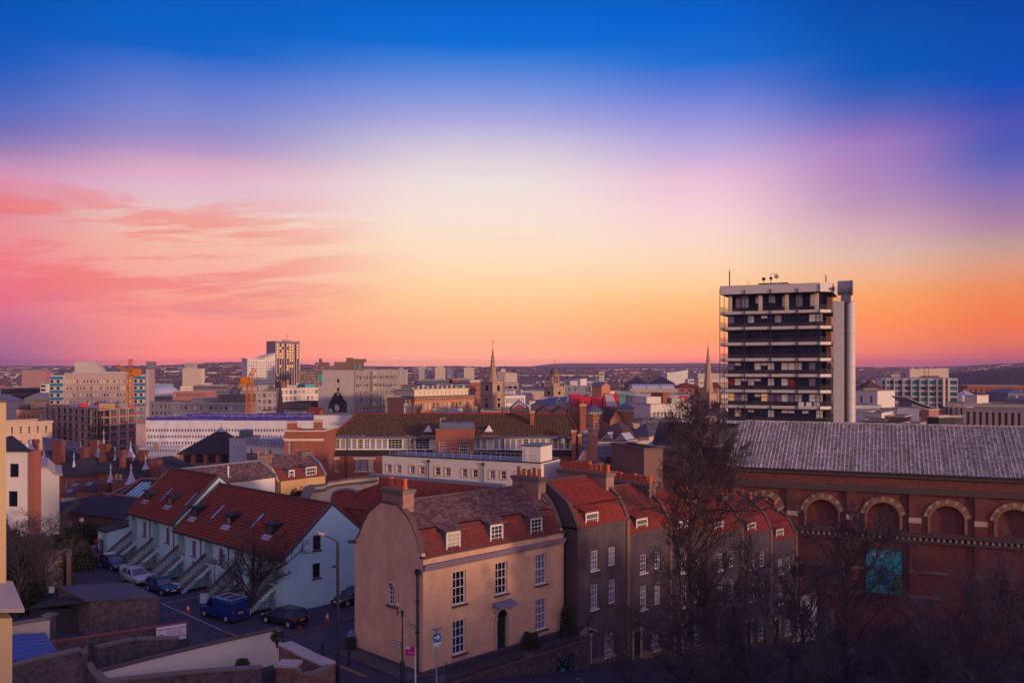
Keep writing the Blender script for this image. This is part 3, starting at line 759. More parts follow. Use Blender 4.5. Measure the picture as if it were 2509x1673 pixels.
def crane(name, label, x, yb, D, ytop, cabx, jib, lean=0, mat='crane_orange'):
 zb = ground(GX(x,D), D)-1; p = P(x, yb, D); zt = ZY(ytop, D)-zb; r = empty(name, (p.x, p.y, zb), 0, label, 'crane')
 def lattice(b, a, c, w, seg, t=.12):
  a = Vector(a); c = Vector(c); d = c-a; n = max(2, int(d.length/seg)); dn = d.normalized()
  x_ = (Vector((1,0,0)) if abs(dn.x) < .8 else Vector((0,0,1))); x_ = (x_ - dn*x_.dot(dn)).normalized(); y_ = dn.cross(x_)
  cs = [x_*w/2*s1 + y_*w/2*s2 for s1, s2 in ((-1,-1),(1,-1),(1,1),(-1,1))]
  for q in cs: b.bar(a+q, c+q, t*1.4)
  for i in range(n):
   p0 = a+d*(i/n); p1 = a+d*((i+1)/n)
   for k in range(4):
    q0, q1 = cs[k], cs[(k+1)%4]; b.bar(p0+q0, p1+q1, t); b.bar(p0+q0, p0+q1, t)
 b = MB(); lattice(b, (0,0,0), (0,0,zt), 1.7, 2.0, .15); b.build('mast', mat, r)
 b = MB(); b.box(-1.1,-1.1,zt,1.1,1.1,zt+.8); b.box(cabx,-1.6,zt+.2,cabx+1.3,0,zt+2.0); b.build('slewing_cab', mat, r)
 for nm, (a, c, w) in jib.items():
  b = MB(); lattice(b, (a[0],0,zt+a[1]), (c[0],0,zt+c[1]), w*.85, 1.6, .11)
  if nm == 'counter_jib': b.box(c[0]-1.5,-1,zt+c[1]-2.4,c[0]+1,1,zt+c[1]+.4)
  b.build(nm, mat, r)
crane('tower_crane', 'orange luffing crane rising in front of the blue panelled office', 318, 990, 345, 922, 1.2, {'jib': ((-1,2),(-5,4.2),1.2), 'counter_jib': ((0,1.2),(3,2.5),1.5), 'head_frame': ((0,1.2),(.4,6.8),1.1)})
crane('tower_crane', 'orange crane mast behind the white wrapped building beside the brown spire', 611, 1025, 300, 938, -2.6, {'jib': ((0,1.2),(1.8,5.0),1.2), 'counter_jib': ((0,1),(-1.6,1.4),1.3)})
# ---- mural tower and scaffolded wing
def mural_tower():
 D = 370; r = Bd('mural_tower_block', 'concrete office block with a dark figure mural on its windowless end wall', 790, D, 868, D+2, 908, 14, 'concrete', cat='office block', cop='concrete')
 W, H = r['W'], r['H']
 b = MB(); b.box(W*.36,1.5,H,W*1.3,10,H+3.6); b.box(W*.74,2.5,H+3.5,W*1.38,9.5,H+4.9); b.box(W*.74,2.5,H+4.9,W*.95,8,H+5.4); b.build('plant_room', 'brick_brown', r)
 b = MB()
 for i in range(4):
  b.poly([(W*1.0+i*.9,1.44,H+.9),(W*1.0+i*.9+.8,1.44,H+1.0),(W*1.0+i*.9+.7,1.44,H+2.7),(W*1.0+i*.9+.1,1.44,H+2.4)], i % 2)
 b.build('graffiti', ['copper_teal','leaf_green'], r)
 for k in (0, 1):
  z = H-5.0-k*3.6; x = W*.465; b = MB(); b.box(x,-.05,z,x+.8,-.004,z+1.6); b.build('window', 'glass_dark', r)
 s = W/78.0; cx = 870
 def m(px, py): return ((px-790)*s, (1010-py)*s + (H - (1010-908)*s))
 def blobp(pts, y, mi, b): b.poly([(m(*p)[0], y, m(*p)[1]) for p in pts][::-1], mi)
 b = MB()
 blobp([(803,1012),(804,1000),(806,989),(812,978),(816,971),(819,964),(826,962),(833,964),(838,970),(842,979),(849,986),(851,996),(850,1012)], -.01, 0, b)
 blobp([(815,981),(816,970),(820,963),(827,961),(834,964),(838,972),(838,983),(832,990),(822,990)], -.014, 1, b)
 blobp([(819,996),(823,991),(830,996),(832,1004),(826,1010),(821,1006)], -.018, 2, b)
 blobp([(804,1010),(806,1003),(811,1001),(816,1009),(812,1012)], -.018, 2, b)
 blobp([(826,965),(829,965),(829,969),(826,969)], -.018, 2, b)
 for (x_, y_) in ((843,992),(846,1001),(840,1004),(812,990)): blobp([(x_,y_),(x_+1.2,y_+5),(x_+.4,y_+5)], -.018, 2, b)
 b.build('mural', ['slate_dark','black_paint','stone_pale'], r)
 D2 = 372; w = Bd('scaffolded_wing', 'concrete slab block wrapped in scaffolding and pale netting beside the mural wall', 869, D2, 978, D2+22, 908, 13, 'concrete', rows=9, cols=13, fh=3.2, to=2.2, wh=1.5, wf=.7, rev=.2, nx=3, ny=1, cat='office block', glass=['glass_dark','glass_purple'], cop='concrete')
 W, H = w['W'], w['H']; b = MB()
 for i in range(23):
  x = W*i/22; b.tube((x,-1.5,0),(x,-1.5,H+(.8 if i > 8 else 2.5)),.07,n=4); b.tube((x,-.3,0),(x,-.3,H+.8),.06,n=4)
 for j in range(14):
  z = H-1.9*j
  if z < 1: break
  b.bar((0,-1.5,z),(W,-1.5,z),.1); b.bar((0,-1.5,z-.9),(W,-1.5,z-.9),.06)
  if j % 2 == 0: b.box(0,-1.5,z-1.95,W,-.3,z-1.87)
 for i in range(0,22,2):
  for j in range(0,12,3): b.bar((W*i/22,-1.55,H-1.9*(j+3)),(W*(i+2)/22,-1.55,H-1.9*j),.07)
 b.build('scaffold', 'stone_pale', w)
 b = MB()
 for i in range(9): b.box(W*.33+.1, -1.62, H-3.2*i-2.0, W*.40, -1.6, H-3.2*i-.3)
 b.build('debris_sheet', 'net_grey', w)
 b = MB()
 for (x,z) in ((.05,6.0),(.70,3.2),(.38,9)): b.box(W*x,-1.7,H-z*1.9-.9,W*x+1.4,-1.62,H-z*1.9)
 b.build('site_banner', 'blue_metal', w)
 b = MB(); b.box(-2.6,-.4,0,-.3,-.3,H-2)
 rr = empty('scaffold_tower', (P(780,0,D).x, D, zb_(780,D)), 0, 'slim scaffold tower with green netting at the left edge of the mural wall', 'scaffold')
 b = MB(); hh = ZY(918,D)-zb_(780,D)
 for x in (0,1.6):
  for y_ in (0,1.5): b.tube((x,y_,0),(x,y_,hh),.07,n=4)
 for j in range(16):
  z = hh-j*1.9
  if z < 0: break
  b.bar((0,0,z),(1.6,0,z),.08); b.box(0,0,z-.1,1.6,1.5,z-.04); b.bar((0,0,z-1.9),(1.6,0,z),.06)
 b.build('frame', 'steel', rr); b = MB(); b.box(0,-.06,hh*.35,1.6,-.02,hh*.9); b.build('net', 'net_grey', rr); b = MB(); b.box(0,-.09,hh*.93,1.6,-.03,hh); b.build('top_sheet', 'copper_teal', rr)
def zb_(x, D): return ground(GX(x,D), D)-.5
mural_tower()
# ---- churches
def spire(b, c, r, z0, z1, n=8, mi=0, rot=0):
 A = [b.vt((c[0]+r*cos(2*pi*(i+.5)/n+rot), c[1]+r*sin(2*pi*(i+.5)/n+rot), z0)) for i in range(n)]; t = b.vt((c[0], c[1], z1))
 for i in range(n): b.f.append([A[i], A[(i+1)%n], t]); b.m.append(mi)
def church_classical():
 D = 380; X = GX(1207.5, D); zb = ground(X, D)-1; r = empty('church_tower', (X, D, zb), R(45), 'stone church tower with pediments and a tall tapering steeple topped by a gilt weathervane', 'church')
 h = lambda y: ZY(y, D)-zb
 w = 3.0*sqrt(2)*.95/1.0*.72*1.25
 hw = w
 b = MB(); b.box(-hw,-hw,0,hw,hw,h(968)); b.box(-hw-.3,-hw-.3,h(968),hw+.3,hw+.3,h(965)); b.box(-hw+.2,-hw+.2,h(965),hw-.2,hw-.2,h(938)); b.box(-hw-.1,-hw-.1,h(938),hw+.1,hw+.1,h(934))
 for s1 in (-1,1):
  for s2 in (-1,1): b.box(s1*hw*.93-.35,s2*hw*.93-.35,h(965),s1*hw*.93+.35,s2*hw*.93+.35,h(938)); b.lathe((s1*hw*.9,s2*hw*.9,h(934)),[(.3,0),(.45,.6),(.15,1.2),(.05,1.7)],6)
 b.build('tower', 'church_stone', r)
 b = MB()
 for (o, u) in (((-hw-.35,-hw-.02,h(968)),(1,0,0)),((-hw-.02,hw+.35,h(968)),(0,-1,0)),((hw+.02,-hw-.35,h(968)),(0,1,0))):
  o = Vector(o); u = Vector(u); n_ = u.cross(Vector((0,0,1))); W = 2*hw+.7
  b.prism([o, o+u*W, o+u*W/2+Vector((0,0,1.9))], n_*.45)
 b.build('pediment', 'church_stone', r)
 g = MB()
 for (u, n_) in ((Vector((1,0,0)),Vector((0,-1,0))),(Vector((0,-1,0)),Vector((-1,0,0))),(Vector((0,1,0)),Vector((1,0,0)))):
  c = n_*(hw-.18); pts = []
  for k in range(9): a = pi*k/8; pts.append(c+u*.75*cos(a)+Vector((0,0,h(947)+.75*sin(a))))
  pts = [c+u*.75+Vector((0,0,h(957))), *pts, c-u*.75+Vector((0,0,h(957)))]
  g.prism(pts, n_*.06)
  g.lathe(tuple(n_*(hw+.02)+Vector((0,0,h(978)))), [(.01,-.7),(.6,-.4),(.6,.4),(.01,.7)], 8)
  g.obox(n_*(hw+.02)+Vector((0,0,h(992))), u*.6, n_*.04, Vector((0,0,1.0)))
 g.build('belfry_opening', 'glass_dark', r)
 b = MB()
 b.lathe((0,0,h(934)), [(2.6,0),(2.3,.5),(1.8,.7),(1.68,2.5),(1.85,2.6),(1.5,2.95)], 8); b.build('octagonal_stage', 'church_stone', r)
 b = MB(); spire(b, (0,0), 1.6, h(918)-.3, h(845), 8);
 for y_ in (903,888,872): rr = 1.45*(y_-845)/(918-845); b.lathe((0,0,h(y_)), [(rr-.02,0),(rr+.07,.12),(rr-.02,.24)], 8)
 b.build('steeple', 'church_stone', r)
 b = MB()
 for y_ in (908,898,886,876):
  rr = 1.45*(y_-845)/(918-845)*.93
  for k in range(8): a = 2*pi*k/8; b.box(rr*cos(a)-.1,rr*sin(a)-.1,h(y_),rr*cos(a)+.1,rr*sin(a)+.1,h(y_)+.4)
 b.build('spire_opening', 'glass_dark', r)
 b = MB(); b.tube((0,0,h(845)-.3),(0,0,h(832)),.09); b.lathe((0,0,h(842)),[(.05,0),(.3,.25),(.05,.5)],8); b.box(-.7,-.06,h(836),.7,.06,h(835)); b.prism([(.2,0,h(835)),(.9,0,h(835.5)),(.2,0,h(833))],(0,.06,0)); b.build('weathervane', 'crane_orange', r)
church_classical()
def church_dome():
 D = 430; X = GX(1358.5, D); zb = ground(X, D)-1; r = empty('church_tower', (X, D, zb), R(38), 'stone church tower with an open columned lantern, dark dome and gold cross', 'church')
 h = lambda y: ZY(y, D)-zb; hw = 3.5
 b = MB(); b.box(-hw,-hw,0,hw,hw,h(950)); b.box(-hw-.25,-hw-.25,h(950),hw+.25,hw+.25,h(947))
 for s in range(5):
  for (dx,dy,ax) in ((0,-hw,'x'),(-hw,0,'y'),(hw,0,'y'),(0,hw,'x')):
   p = -hw+.3+(2*hw-.6)*s/4; q = (p, dy) if ax == 'x' else (dx, p); b.box(q[0]-.25,q[1]-.25,h(947),q[0]+.25,q[1]+.25,h(944))
 b.build('tower', 'church_stone', r)
 b = MB()
 for s1 in (-1,1):
  for s2 in (-1,1): b.lathe((s1*hw*.95,s2*hw*.95,h(947)),[(.35,0),(.35,1.2),(.5,1.3),(.12,2.4),(.02,3.8)],6)
 b.build('pinnacle', 'church_stone', r)
 g = MB(); g.lathe((0,-hw-.02,h(962)),[(.01,-.9),(.6,-.5),(.6,.5),(.01,.9)],8); g.lathe((-hw-.02,0,h(962)),[(.01,-.9),(.6,-.5),(.6,.5),(.01,.9)],8); g.lathe((hw+.02,0,h(962)),[(.01,-.9),(.6,-.5),(.6,.5),(.01,.9)],8); g.build('belfry_opening','glass_dark',r)
 b = MB(); b.lathe((0,0,h(947)),[(2.5,0),(2.5,1.6),(2.3,1.7)],8)
 for k in range(8): a = 2*pi*(k+.5)/8; b.tube((2.05*cos(a),2.05*sin(a),h(939)),(2.05*cos(a),2.05*sin(a),h(921)),.36,n=6)
 b.lathe((0,0,h(921)),[(2.4,0),(2.6,.3),(2.5,.8),(1.0,.85)],8); b.build('lantern', 'church_stone', r)
 b = MB(); rd = 2.3; b.lathe((0,0,h(917)),[(rd*cos(a*pi/2/6), rd*1.35*sin(a*pi/2/6)) for a in range(6)]+[(.5,rd*1.38),(.45,rd*1.7),(.2,rd*1.75)],12); b.build('dome', 'brick_brown', r, smooth=True)
 b = MB(); z = h(917)+rd*1.7; b.tube((0,0,z),(0,0,h(881)),.1); b.lathe((0,0,z+.8),[(.05,0),(.4,.4),(.05,.8)],8); b.lathe((0,0,z+2.6),[(.05,0),(.25,.3),(.05,.5)],8); b.box(-.5,-.06,h(885),.5,.06,h(884)); b.build('gold_cross', 'crane_orange', r)
church_dome()
def church_gothic():
 D = 320; X = GX(1735, D); zb = ground(X, D)-1; r = empty('church_tower', (X, D, zb), R(40), 'gothic church tower with corner pinnacles and a tall thin spire left of the office tower', 'church')
 h = lambda y: ZY(y, D)-zb; hw = 2.35
 b = MB(); b.box(-hw,-hw,0,hw,hw,h(966)); b.box(-hw-.2,-hw-.2,h(966),hw+.2,hw+.2,h(964))
 for (dx,dy) in ((0,-hw),(-hw,0),(hw,0),(0,hw)):
  for s in range(6):
   p = -hw+.2+(2*hw-.4)*s/5; q = (p,dy) if dx == 0 else (dx,p); b.box(q[0]-.2,q[1]-.2,h(964),q[0]+.2,q[1]+.2,h(960.5))
 b.build('tower', 'church_stone', r)
 b = MB()
 for s1 in (-1,1):
  for s2 in (-1,1): b.box(s1*hw-.35,s2*hw-.35,0,s1*hw+.35,s2*hw+.35,h(958)); spire(b,(s1*hw,s2*hw),.42,h(958),h(950),4)
 b.build('pinnacle', 'church_stone', r)
 g = MB()
 for (u, n_) in ((Vector((1,0,0)),Vector((0,-1,0))),(Vector((0,-1,0)),Vector((-1,0,0))),(Vector((0,1,0)),Vector((1,0,0)))):
  for s in (-.75,.75):
   c = n_*(hw+.01)+u*s; g.prism([c+u*.42+Vector((0,0,h(995))), c+u*.42+Vector((0,0,h(983))), c+Vector((0,0,h(978))), c-u*.42+Vector((0,0,h(983))), c-u*.42+Vector((0,0,h(995)))], n_*.05)
 g.build('belfry_opening','glass_dark',r)
 b = MB(); spire(b,(0,0),1.95,h(966),h(838),8); b.lathe((0,0,h(905)),[(.9,0),(1.0,.2),(.9,.4)],8); b.tube((0,0,h(838)-.3),(0,0,h(831)),.05); b.lathe((0,0,h(838)),[(.05,0),(.15,.15),(.05,.3)],6); b.build('spire', 'church_stone', r)
church_gothic()
def brown_spire():
 D = 330; X = GX(686.5, D); zb = ground(X, D)-1; r = empty('church_spire', (X, D, zb), R(20), 'slender brown stone church spire in front of the cream offices', 'church')
 h = lambda y: ZY(y, D)-zb
 b = MB(); b.box(-1.5,-1.5,0,1.5,1.5,h(1020)); b.build('tower','stone_cream',r)
 b = MB(); spire(b,(0,0),1.45,h(1020),h(921),8); b.lathe((0,0,h(975)),[(.68,0),(.75,.2),(.66,.4)],8); b.build('spire','brick_brown',r); b = MB(); b.tube((0,0,h(921)-.3),(0,0,h(912)),.06); b.box(-.3,-.04,h(914),.3,.04,h(913.5)); b.lathe((0,0,h(912)),[(.02,0),(.14,.12),(.02,.25)],6); b.build('finial','crane_orange',r)
brown_spire()
# ================================================================ mid-distance city, placed left to right
D_ = 'glass_dark'
Bd('factory_hall', 'long low dark glass hall at the far left', 0, 700, 99, 690, 950, 30, 'concrete_dark', rows=2, cols=30, fh=4.5, to=.6, wh=3.8, wf=.85, glass=[D_], nx=1, ny=1, frame='dark_metal')
Bd('office_block', 'narrow grey block with white horizontal stripes beside the dark hall', 99, 655, 112, 655, 941, 12, WR, rows=8, cols=1, fh=2.8, to=.6, wh=1.7, wf=.98, glass=[D_], nx=1, ny=1, mx=.1)
Bd('office_block', 'plain purple-brown block at the left behind the striped one', 112, 660, 132, 662, 936, 16, 'concrete_dark')
Bd('civic_hall', 'old stone building with tall windows at the left edge below the brown flats', 14, 300, 128, 310, 1036, 14, ST, rows=3, cols=5, fh=4.6, to=1.3, wh=2.6, wf=.28, nx=2, ny=3, bands=[(0,.5,.3),(3.0,3.2,.12)], glass=[D_], rmat='roof_felt')
Bd('flats', 'brown brick flats with a pale terrace wall at the left', 40, 345, 130, 350, 1006, 14, 'brick_orange', rows=3, cols=8, fh=3.1, to=1.6, wh=1.3, wf=.4, nx=1, ny=1, boxes=[(.45,.8,.2,.8,3.2,'brick_brown'),(.05,.3,.3,.8,1.8,'slate_dark')])
Bd('warehouse', 'low pale-roofed sheds in front of the dark hall', 5, 520, 60, 530, 983, 40, 'concrete', rmat='roof_grey', roof='gable', rise=3)
Bd('warehouse', 'long grey roof left of the blue panelled office', 60, 560, 128, 560, 976, 35, 'concrete_dark', rmat='roof_grey', roof='gable', rise=3)
Bd('shopping_centre', 'teal-panelled shopping hall behind the glass domes', 380, 820, 425, 830, 942, 30, 'copper_teal', rows=1, cols=6, fh=5, to=.6, wh=4.5, wf=.12, glass=['glass_cream'], nx=1, ny=1)
def domes():
 D = 640; X = GX(392, D); zb = -24; r = empty('glass_dome', (X, D, zb), 0, 'curved glass shopping centre roof shining behind the blue panelled office', 'dome')
 def shell(a, bb, hh, dx, dy, z0, nm):
  b = MB(); n = 14; m = 7; ids = []
  for j in range(m+1):
   e = pi/2*j/m; ids.append([b.vt((dx+a*cos(e)*cos(2*pi*i/n), dy+bb*cos(e)*sin(2*pi*i/n), z0+hh*sin(e))) for i in range(n)])
  for A, B_ in zip(ids, ids[1:]):
   for i in range(n): b.f.append([A[i],A[(i+1)%n],B_[(i+1)%n],B_[i]]); b.m.append(0)
  b.build(nm, 'lead_pale', r, smooth=True)
 zt = ZY(943, D)-zb; shell(12.5, 14, 8, 0, 4, zt-8, 'dome_shell'); shell(5.5, 9, 4.2, -6.2, -10, zt-11.5, 'dome_shell'); shell(5.0, 7, 3, -7, -14, zt-15.5, 'dome_shell')
 b = MB(); b.lathe((0,4,0),[(12.4,0),(12.4,zt-8)],14); b.lathe((-6.2,-10,0),[(5.4,0),(5.4,zt-11.5)],10); b.build('drum', 'concrete_dark', r)
domes()
Bd('shop_building', 'cream flat-roofed block behind the red low roofs left of the cream office', 442, 900, 480, 905, 947, 20, CR, rows=2, cols=8, to=1.5, wh=1.6, wf=.5, nx=1, ny=1)
Bd('office_block', 'dark office with a blue roof band and white ground floor near the cream tower block', 473, 740, 556, 745, 944, 18, 'concrete_dark', rows=2, cols=16, fh=3.6, to=1, wh=2.2, wf=.8, nx=1, ny=1, glass=['glass_blue'], rmat='slate_blue', boxes=[(.3,.5,.2,.8,2,'stone_pale')])
Bd('shop_building', 'long low red building behind the grey flats', 423, 600, 505, 600, 960, 20, 'brick_pink', rows=1, cols=14, to=1.2, wh=1.8, wf=.5, nx=1, ny=1)
Bd('flats', 'beige small block with round windows left of the grey flats', 366, 380, 423, 375, 984, 14, CR, rows=3, cols=5, fh=3, to=1, wh=1.5, wf=.35, nx=1, ny=2)
Bd('flats', 'long grey concrete flats with square white windows and roof boxes', 421, 360, 588, 352, 986, 14, 'concrete', rows=5, cols=13, fh=2.9, to=1.3, wh=1.4, wf=.45, nx=1, ny=1, glass=['glass_sky','glass_curtain',D_,'blind_white'], boxes=[(.26,.44,.1,.9,1.9,'stone_pale'),(.62,.98,.2,.9,3.3,'concrete_dark')], rmat='roof_felt', bands=[(0,.7,.25)])
kw = dict(rows=5, fh=3.3, to=1.0, wh=2.1, wf=.72, nx=3, ny=2, bw=.07, fw=.1, rev=.12, glass=['glass_purple','glass_blue','glass_curtain'])
Bd('office_wing', 'cream office wing with three rows of broad windows left of the brown spire', 588, 470, 682, 462, 958, 14, 'cream_render', cols=7, boxes=[(-.08,.3,.3,.9,2.2,'cream_render'),(.35,.62,.3,.8,3.2,'cream_render'),(.75,.98,.3,.9,2.2,'stone_pale')], **kw)
Bd('office_wing', 'cream office wing with lit facade right of the brown spire', 683, 461, 783, 476, 951, 14, 'cream_render', cols=9, boxes=[(.05,.2,.1,.5,3.5,'brick_brown'),(.25,.5,.2,.8,1.5,'stone_pale'),(.7,.95,.2,.8,1.8,'copper_teal')], **kw)
Bd('theatre_hall', 'grey curved-roof hall between the brown spire and the mural wall', 690, 385, 762, 380, 986, 20, 'concrete_dark', rows=1, cols=4, to=2, wh=2, wf=.3, glass=[D_], cop='roof_felt')
Bd('theatre_wing', 'low dark-roofed wing with white columns in front of the grey hall', 640, 370, 768, 366, 1006, 12, 'stone_pale', rows=1, cols=14, to=1.6, wh=2.6, wf=.5, glass=[D_], cop='slate_dark', rmat='slate_dark')
Bd('shed', 'small red-roofed shed beside the mural wall', 750, 350, 780, 350, 1016, 12, 'brick_red', roof='gable', rmat='tile_bright', rise=2.6)
# middle
Bd('glass_hall', 'teal glazed upper storey above a brick office right of the scaffolded block', 981, 520, 1029, 518, 943, 18, 'brick_red', rows=3, cols=10, fh=4.2, to=.6, wh=2.6, wf=.92, nx=1, ny=1, glass=['teal_glass'], frame='stone_pale', cop='slate_blue')
Bd('flat_block', 'square cream plant tower between the teal glazed offices', 1026, 470, 1065, 468, 946, 14, CR)
Bd('glass_hall', 'long teal glass office with flat grey roof behind the curved corner building', 1070, 505, 1150, 520, 942, 18, 'brick_brown', rows=3, cols=16, fh=4.0, to=.5, wh=2.8, wf=.9, nx=1, ny=1, glass=['teal_glass','glass_blue','glass_cream'], frame='slate_blue', cop='slate_blue')
Bd('office_block', 'long dark grey rooftop block behind the teal glass office', 1024, 640, 1100, 640, 931, 20, 'slate_blue', rows=1, cols=10, to=1, wh=1.5, wf=.5, glass=[D_])
Bd('office_block', 'long red brick office with square windows left of the tall church spire', 1109, 640, 1158, 645, 929, 18, 'brick_red', rows=5, cols=10, fh=3.2, to=1, wh=1.4, wf=.45, nx=1, ny=1, glass=[D_])
Bd('office_block', 'dark red brick block with pale roof terrace close to the tall church spire', 1152, 600, 1190, 612, 937, 16, 'brick_red', rows=6, cols=6, fh=3.3, to=1.2, wh=1.5, wf=.5, nx=1, ny=1, glass=[D_], boxes=[(.2,.9,.2,.8,1.6,'stone_pale')])
Bd('office_block', 'pale green lit block among trees right of the tall church spire', 1238, 1300, 1267, 1300, 914, 25, 'leaf_green' if False else 'cream_render', rows=6, cols=6, fh=3.5, to=1.5, wh=1.2, wf=.5, nx=1, ny=1, glass=['teal_glass'])
Bd('office_block', 'brown flat block behind the tall church tower', 1228, 560, 1271, 560, 938, 20, 'concrete_pink', rows=3, cols=3, to=2, wh=1.6, wf=.8, nx=1, ny=1, glass=[D_])
Bd('flat_block', 'plain cream upper block right of the tall church tower', 1228, 440, 1259, 438, 957, 14, 'white_render')
Bd('office_block', 'white office with narrow upright window slots right of the church tower', 1231, 400, 1287, 408, 970, 14, 'white_render', rows=3, cols=11, fh=3.6, to=1.0, wh=2.4, wf=.45, nx=1, ny=1, glass=[D_], rev=.35)
def corner_building():
 D = 330; r = Bd('corner_building', 'grand orange stone corner building with a deep cornice and pale attic storey', 1016, D, 1162, D+22, 977, 16, 'brick_orange', rows=3, cols=15, fh=4.6, to=1.7, wh=2.4, wf=.5, nx=2, ny=2, glass=['glass_curtain','glass_cream',D_], cat='building', rmat='roof_felt', para=.1, cop='stone_cream')
 W, H = r['W'], r['H']; b = MB(); b.box(-1.6,-1.5,H+.3,W+1.6,1,H+.9); b.box(-.4,-.4,H-5.4,W+.4,-.01,H-5.1); b.box(-.3,-.3,H-.6,W+.3,-.01,H-.2); b.build('cornice', 'coping', r)
 b = MB(); b.facade((1.5,2,H+.9),(1,0,0),W-3,2.2,[(W*.07*i+2,W*.07*i+3.0,.5,1.6) for i in range(13)],.2); b.box(1.5,2.3,H+.9,W-1.5,14,H+3.0); b.box(1.1,1.6,H+3.11,W-1.1,14.4,H+3.4); b.build('attic_storey', 'cream_render', r)
 b = MB()
 for i in range(10): x = W*(.1+.08*i); b.box(x,5,H+3.4,x+1.1,7,H+4.2+.4*(i%3))
 b.build('roof_plant', 'concrete', r)
corner_building()
def gable_row(lab, x0, x1, D, ya, yw, n, mat, rmat, dep=12):
 r = Bd('gabled_building', lab, x0, D, x1, D, yw, dep, mat, roof='flat', rmat=rmat, para=.1, rows=2, cols=n*2, to=.9, wh=1.7, wf=.4, nx=2, ny=2)
 W, H = r['W'], r['H']; hh = (yw-ya)*D/F; b = MB(); q = MB()
 for i in range(n):
  a = W*i/n; c = W*(i+1)/n; m = (a+c)/2
  b.poly([(a,-.02,H),(c,-.02,H),(m,-.02,H+hh)])
  q.prism([(a,-.15,H+.26),(m,-.15,H+hh+.2),(m,-.15,H+hh+.45),(a-.1,-.15,H+.5)], (0,dep+.2,0)); q.prism([(c,-.15,H+.26),(m,-.15,H+hh+.2),(m,-.15,H+hh+.45),(c+.1,-.15,H+.5)], (0,dep+.2,0))
 b.build('gable', mat, r); q.build('gable_roof', rmat, r); return r
gable_row('pink stone warehouse gable with a wide pale shutter behind the mossy roof', 1248, 1296, 285, 986, 1006, 1, 'brick_pink', 'slate_blue', 14)
gable_row('double-gabled pink building behind the mossy roof', 1312, 1394, 275, 999, 1014, 2, 'brick_pink', 'tile_brown', 12)
gable_row('grey market hall with two pointed glazed gables', 1360, 1412, 300, 978, 993, 2, 'stone_pale', 'lead_pale', 22)
Bd('market_hall', 'blue-grey slate market roof left of the domed church', 1300, 305, 1362, 300, 992, 22, 'stone_cream', roof='hip', rmat='slate_blue', rise=2.6)
Bd('market_hall', 'pale glazed roof with small white gablets below the domed church', 1330, 330, 1380, 330, 988, 14, 'stone_pale', roof='gable', rmat='lead_pale', rise=2)
def stone_stack(lab, x0, x1, D, yt, mat, npot=3, h=None):
 zb = zb_(x0, D); r = empty('chimney_stack', (GX((x0+x1)/2, D), D, zb), random.uniform(-.3,.3), lab, 'chimney', None); w = (x1-x0)*D/F; H = ZY(yt, D)-zb
 b = MB(); b.box(-w/2,-.6,0,w/2,.6,H-.3); b.build('stack', mat, r); b = MB(); b.box(-w/2-.15,-.75,H-.3,w/2+.15,.75,H); b.build('cap','coping',r)
 b = MB()
 for i in range(npot): pot(b, -w/2+w*(i+.5)/npot, 0, H, .7, .17, 0, 6)
 b.build('chimney_pot','buff_pot',r)
stone_stack('tall mossy stone chimney stack behind the left of the mossy roof', 1013, 1031, 250, 992, 'brick_brown', 3)
stone_stack('grey stone chimney stack with an arched opening at the left behind the mossy roof', 990, 1008, 252, 985, 'stone_pale', 2)
stone_stack('broad rendered chimney wall behind the middle of the mossy roof', 1062, 1092, 246, 997, 'stone_pale', 5)
stone_stack('rendered chimney wall with dark pots right of the blue dormer', 1122, 1134, 248, 997, 'stone_pale', 3)
stone_stack('mossy square chimney stack in front of the church tower', 1230, 1246, 242, 997, 'brick_brown', 2)
stone_stack('stone chimney stack right of the blue mansard behind the mossy roof', 1155, 1170, 247, 1000, 'stone_pale', 4)
Bd('mansard_house', 'house with blue-grey mansard and two white arched dormers behind the mossy roof', 1092, 240, 1122, 240, 1012, 10, 'slate_blue', rows=1, cols=2, to=.7, wh=1.6, wf=.45, nx=2, ny=2, roof='hip', rmat='slate_blue', rise=1.5)
Bd('brick_house', 'red brick upper storey with white windows behind the mossy roof', 1178, 236, 1228, 236, 1008, 10, 'brick_red', rows=1, cols=3, to=1, wh=1.5, wf=.5, nx=2, ny=2)
Bd('brick_house', 'low pinkish terrace with railings behind the mossy roof', 1128, 238, 1158, 238, 1014, 10, 'stone_pale', rows=1, cols=4, to=.8, wh=1.3, wf=.5)
# behind the office tower side
Bd('flats', 'modern grey flats with inset balconies right of the domed church', 1384, 450, 1447, 455, 945, 15, 'slate_blue', rows=8, cols=11, fh=3, to=1, wh=1.9, wf=.6, nx=1, ny=1, glass=[D_,'glass_sky'], boxes=[(.3,.6,.2,.8,2.4,'stone_pale'),(.7,.95,.2,.8,3.4,'white_render')])
Bd('flat_block', 'cream blank block with steam drifting past it', 1442, 355, 1474, 352, 960, 12, CR)
Bd('office_block', 'grey concrete upper block behind the cream blank block', 1447, 420, 1474, 420, 946, 12, 'concrete')
r = Bd('clock_turret', 'orange brick turret with arched openings and a pyramid slate roof', 1474, 335, 1495, 340, 946, 4.2, 'brick_orange', roof='gableF', rmat='slate_blue', rise=1.4)
b = MB(); W = r['W']; H = r['H']
for x in (.27,.73):
 b.prism([(W*x-.5,-.02,H-4.2),(W*x+.5,-.02,H-4.2),(W*x+.5,-.02,H-2.8),(W*x+.3,-.02,H-2.3),(W*x,-.02,H-2.15),(W*x-.3,-.02,H-2.3),(W*x-.5,-.02,H-2.8)],(0,-.05,0))
b.build('arched_window','brick_red',r)
r = Bd('water_tower', 'pale concrete water tower with a boxy head on the middle slope', 1468, 720, 1481, 720, 911, 4, 'stone_pale', rows=1, cols=1, to=1.2, wh=1.2, wf=.6, glass=[D_])
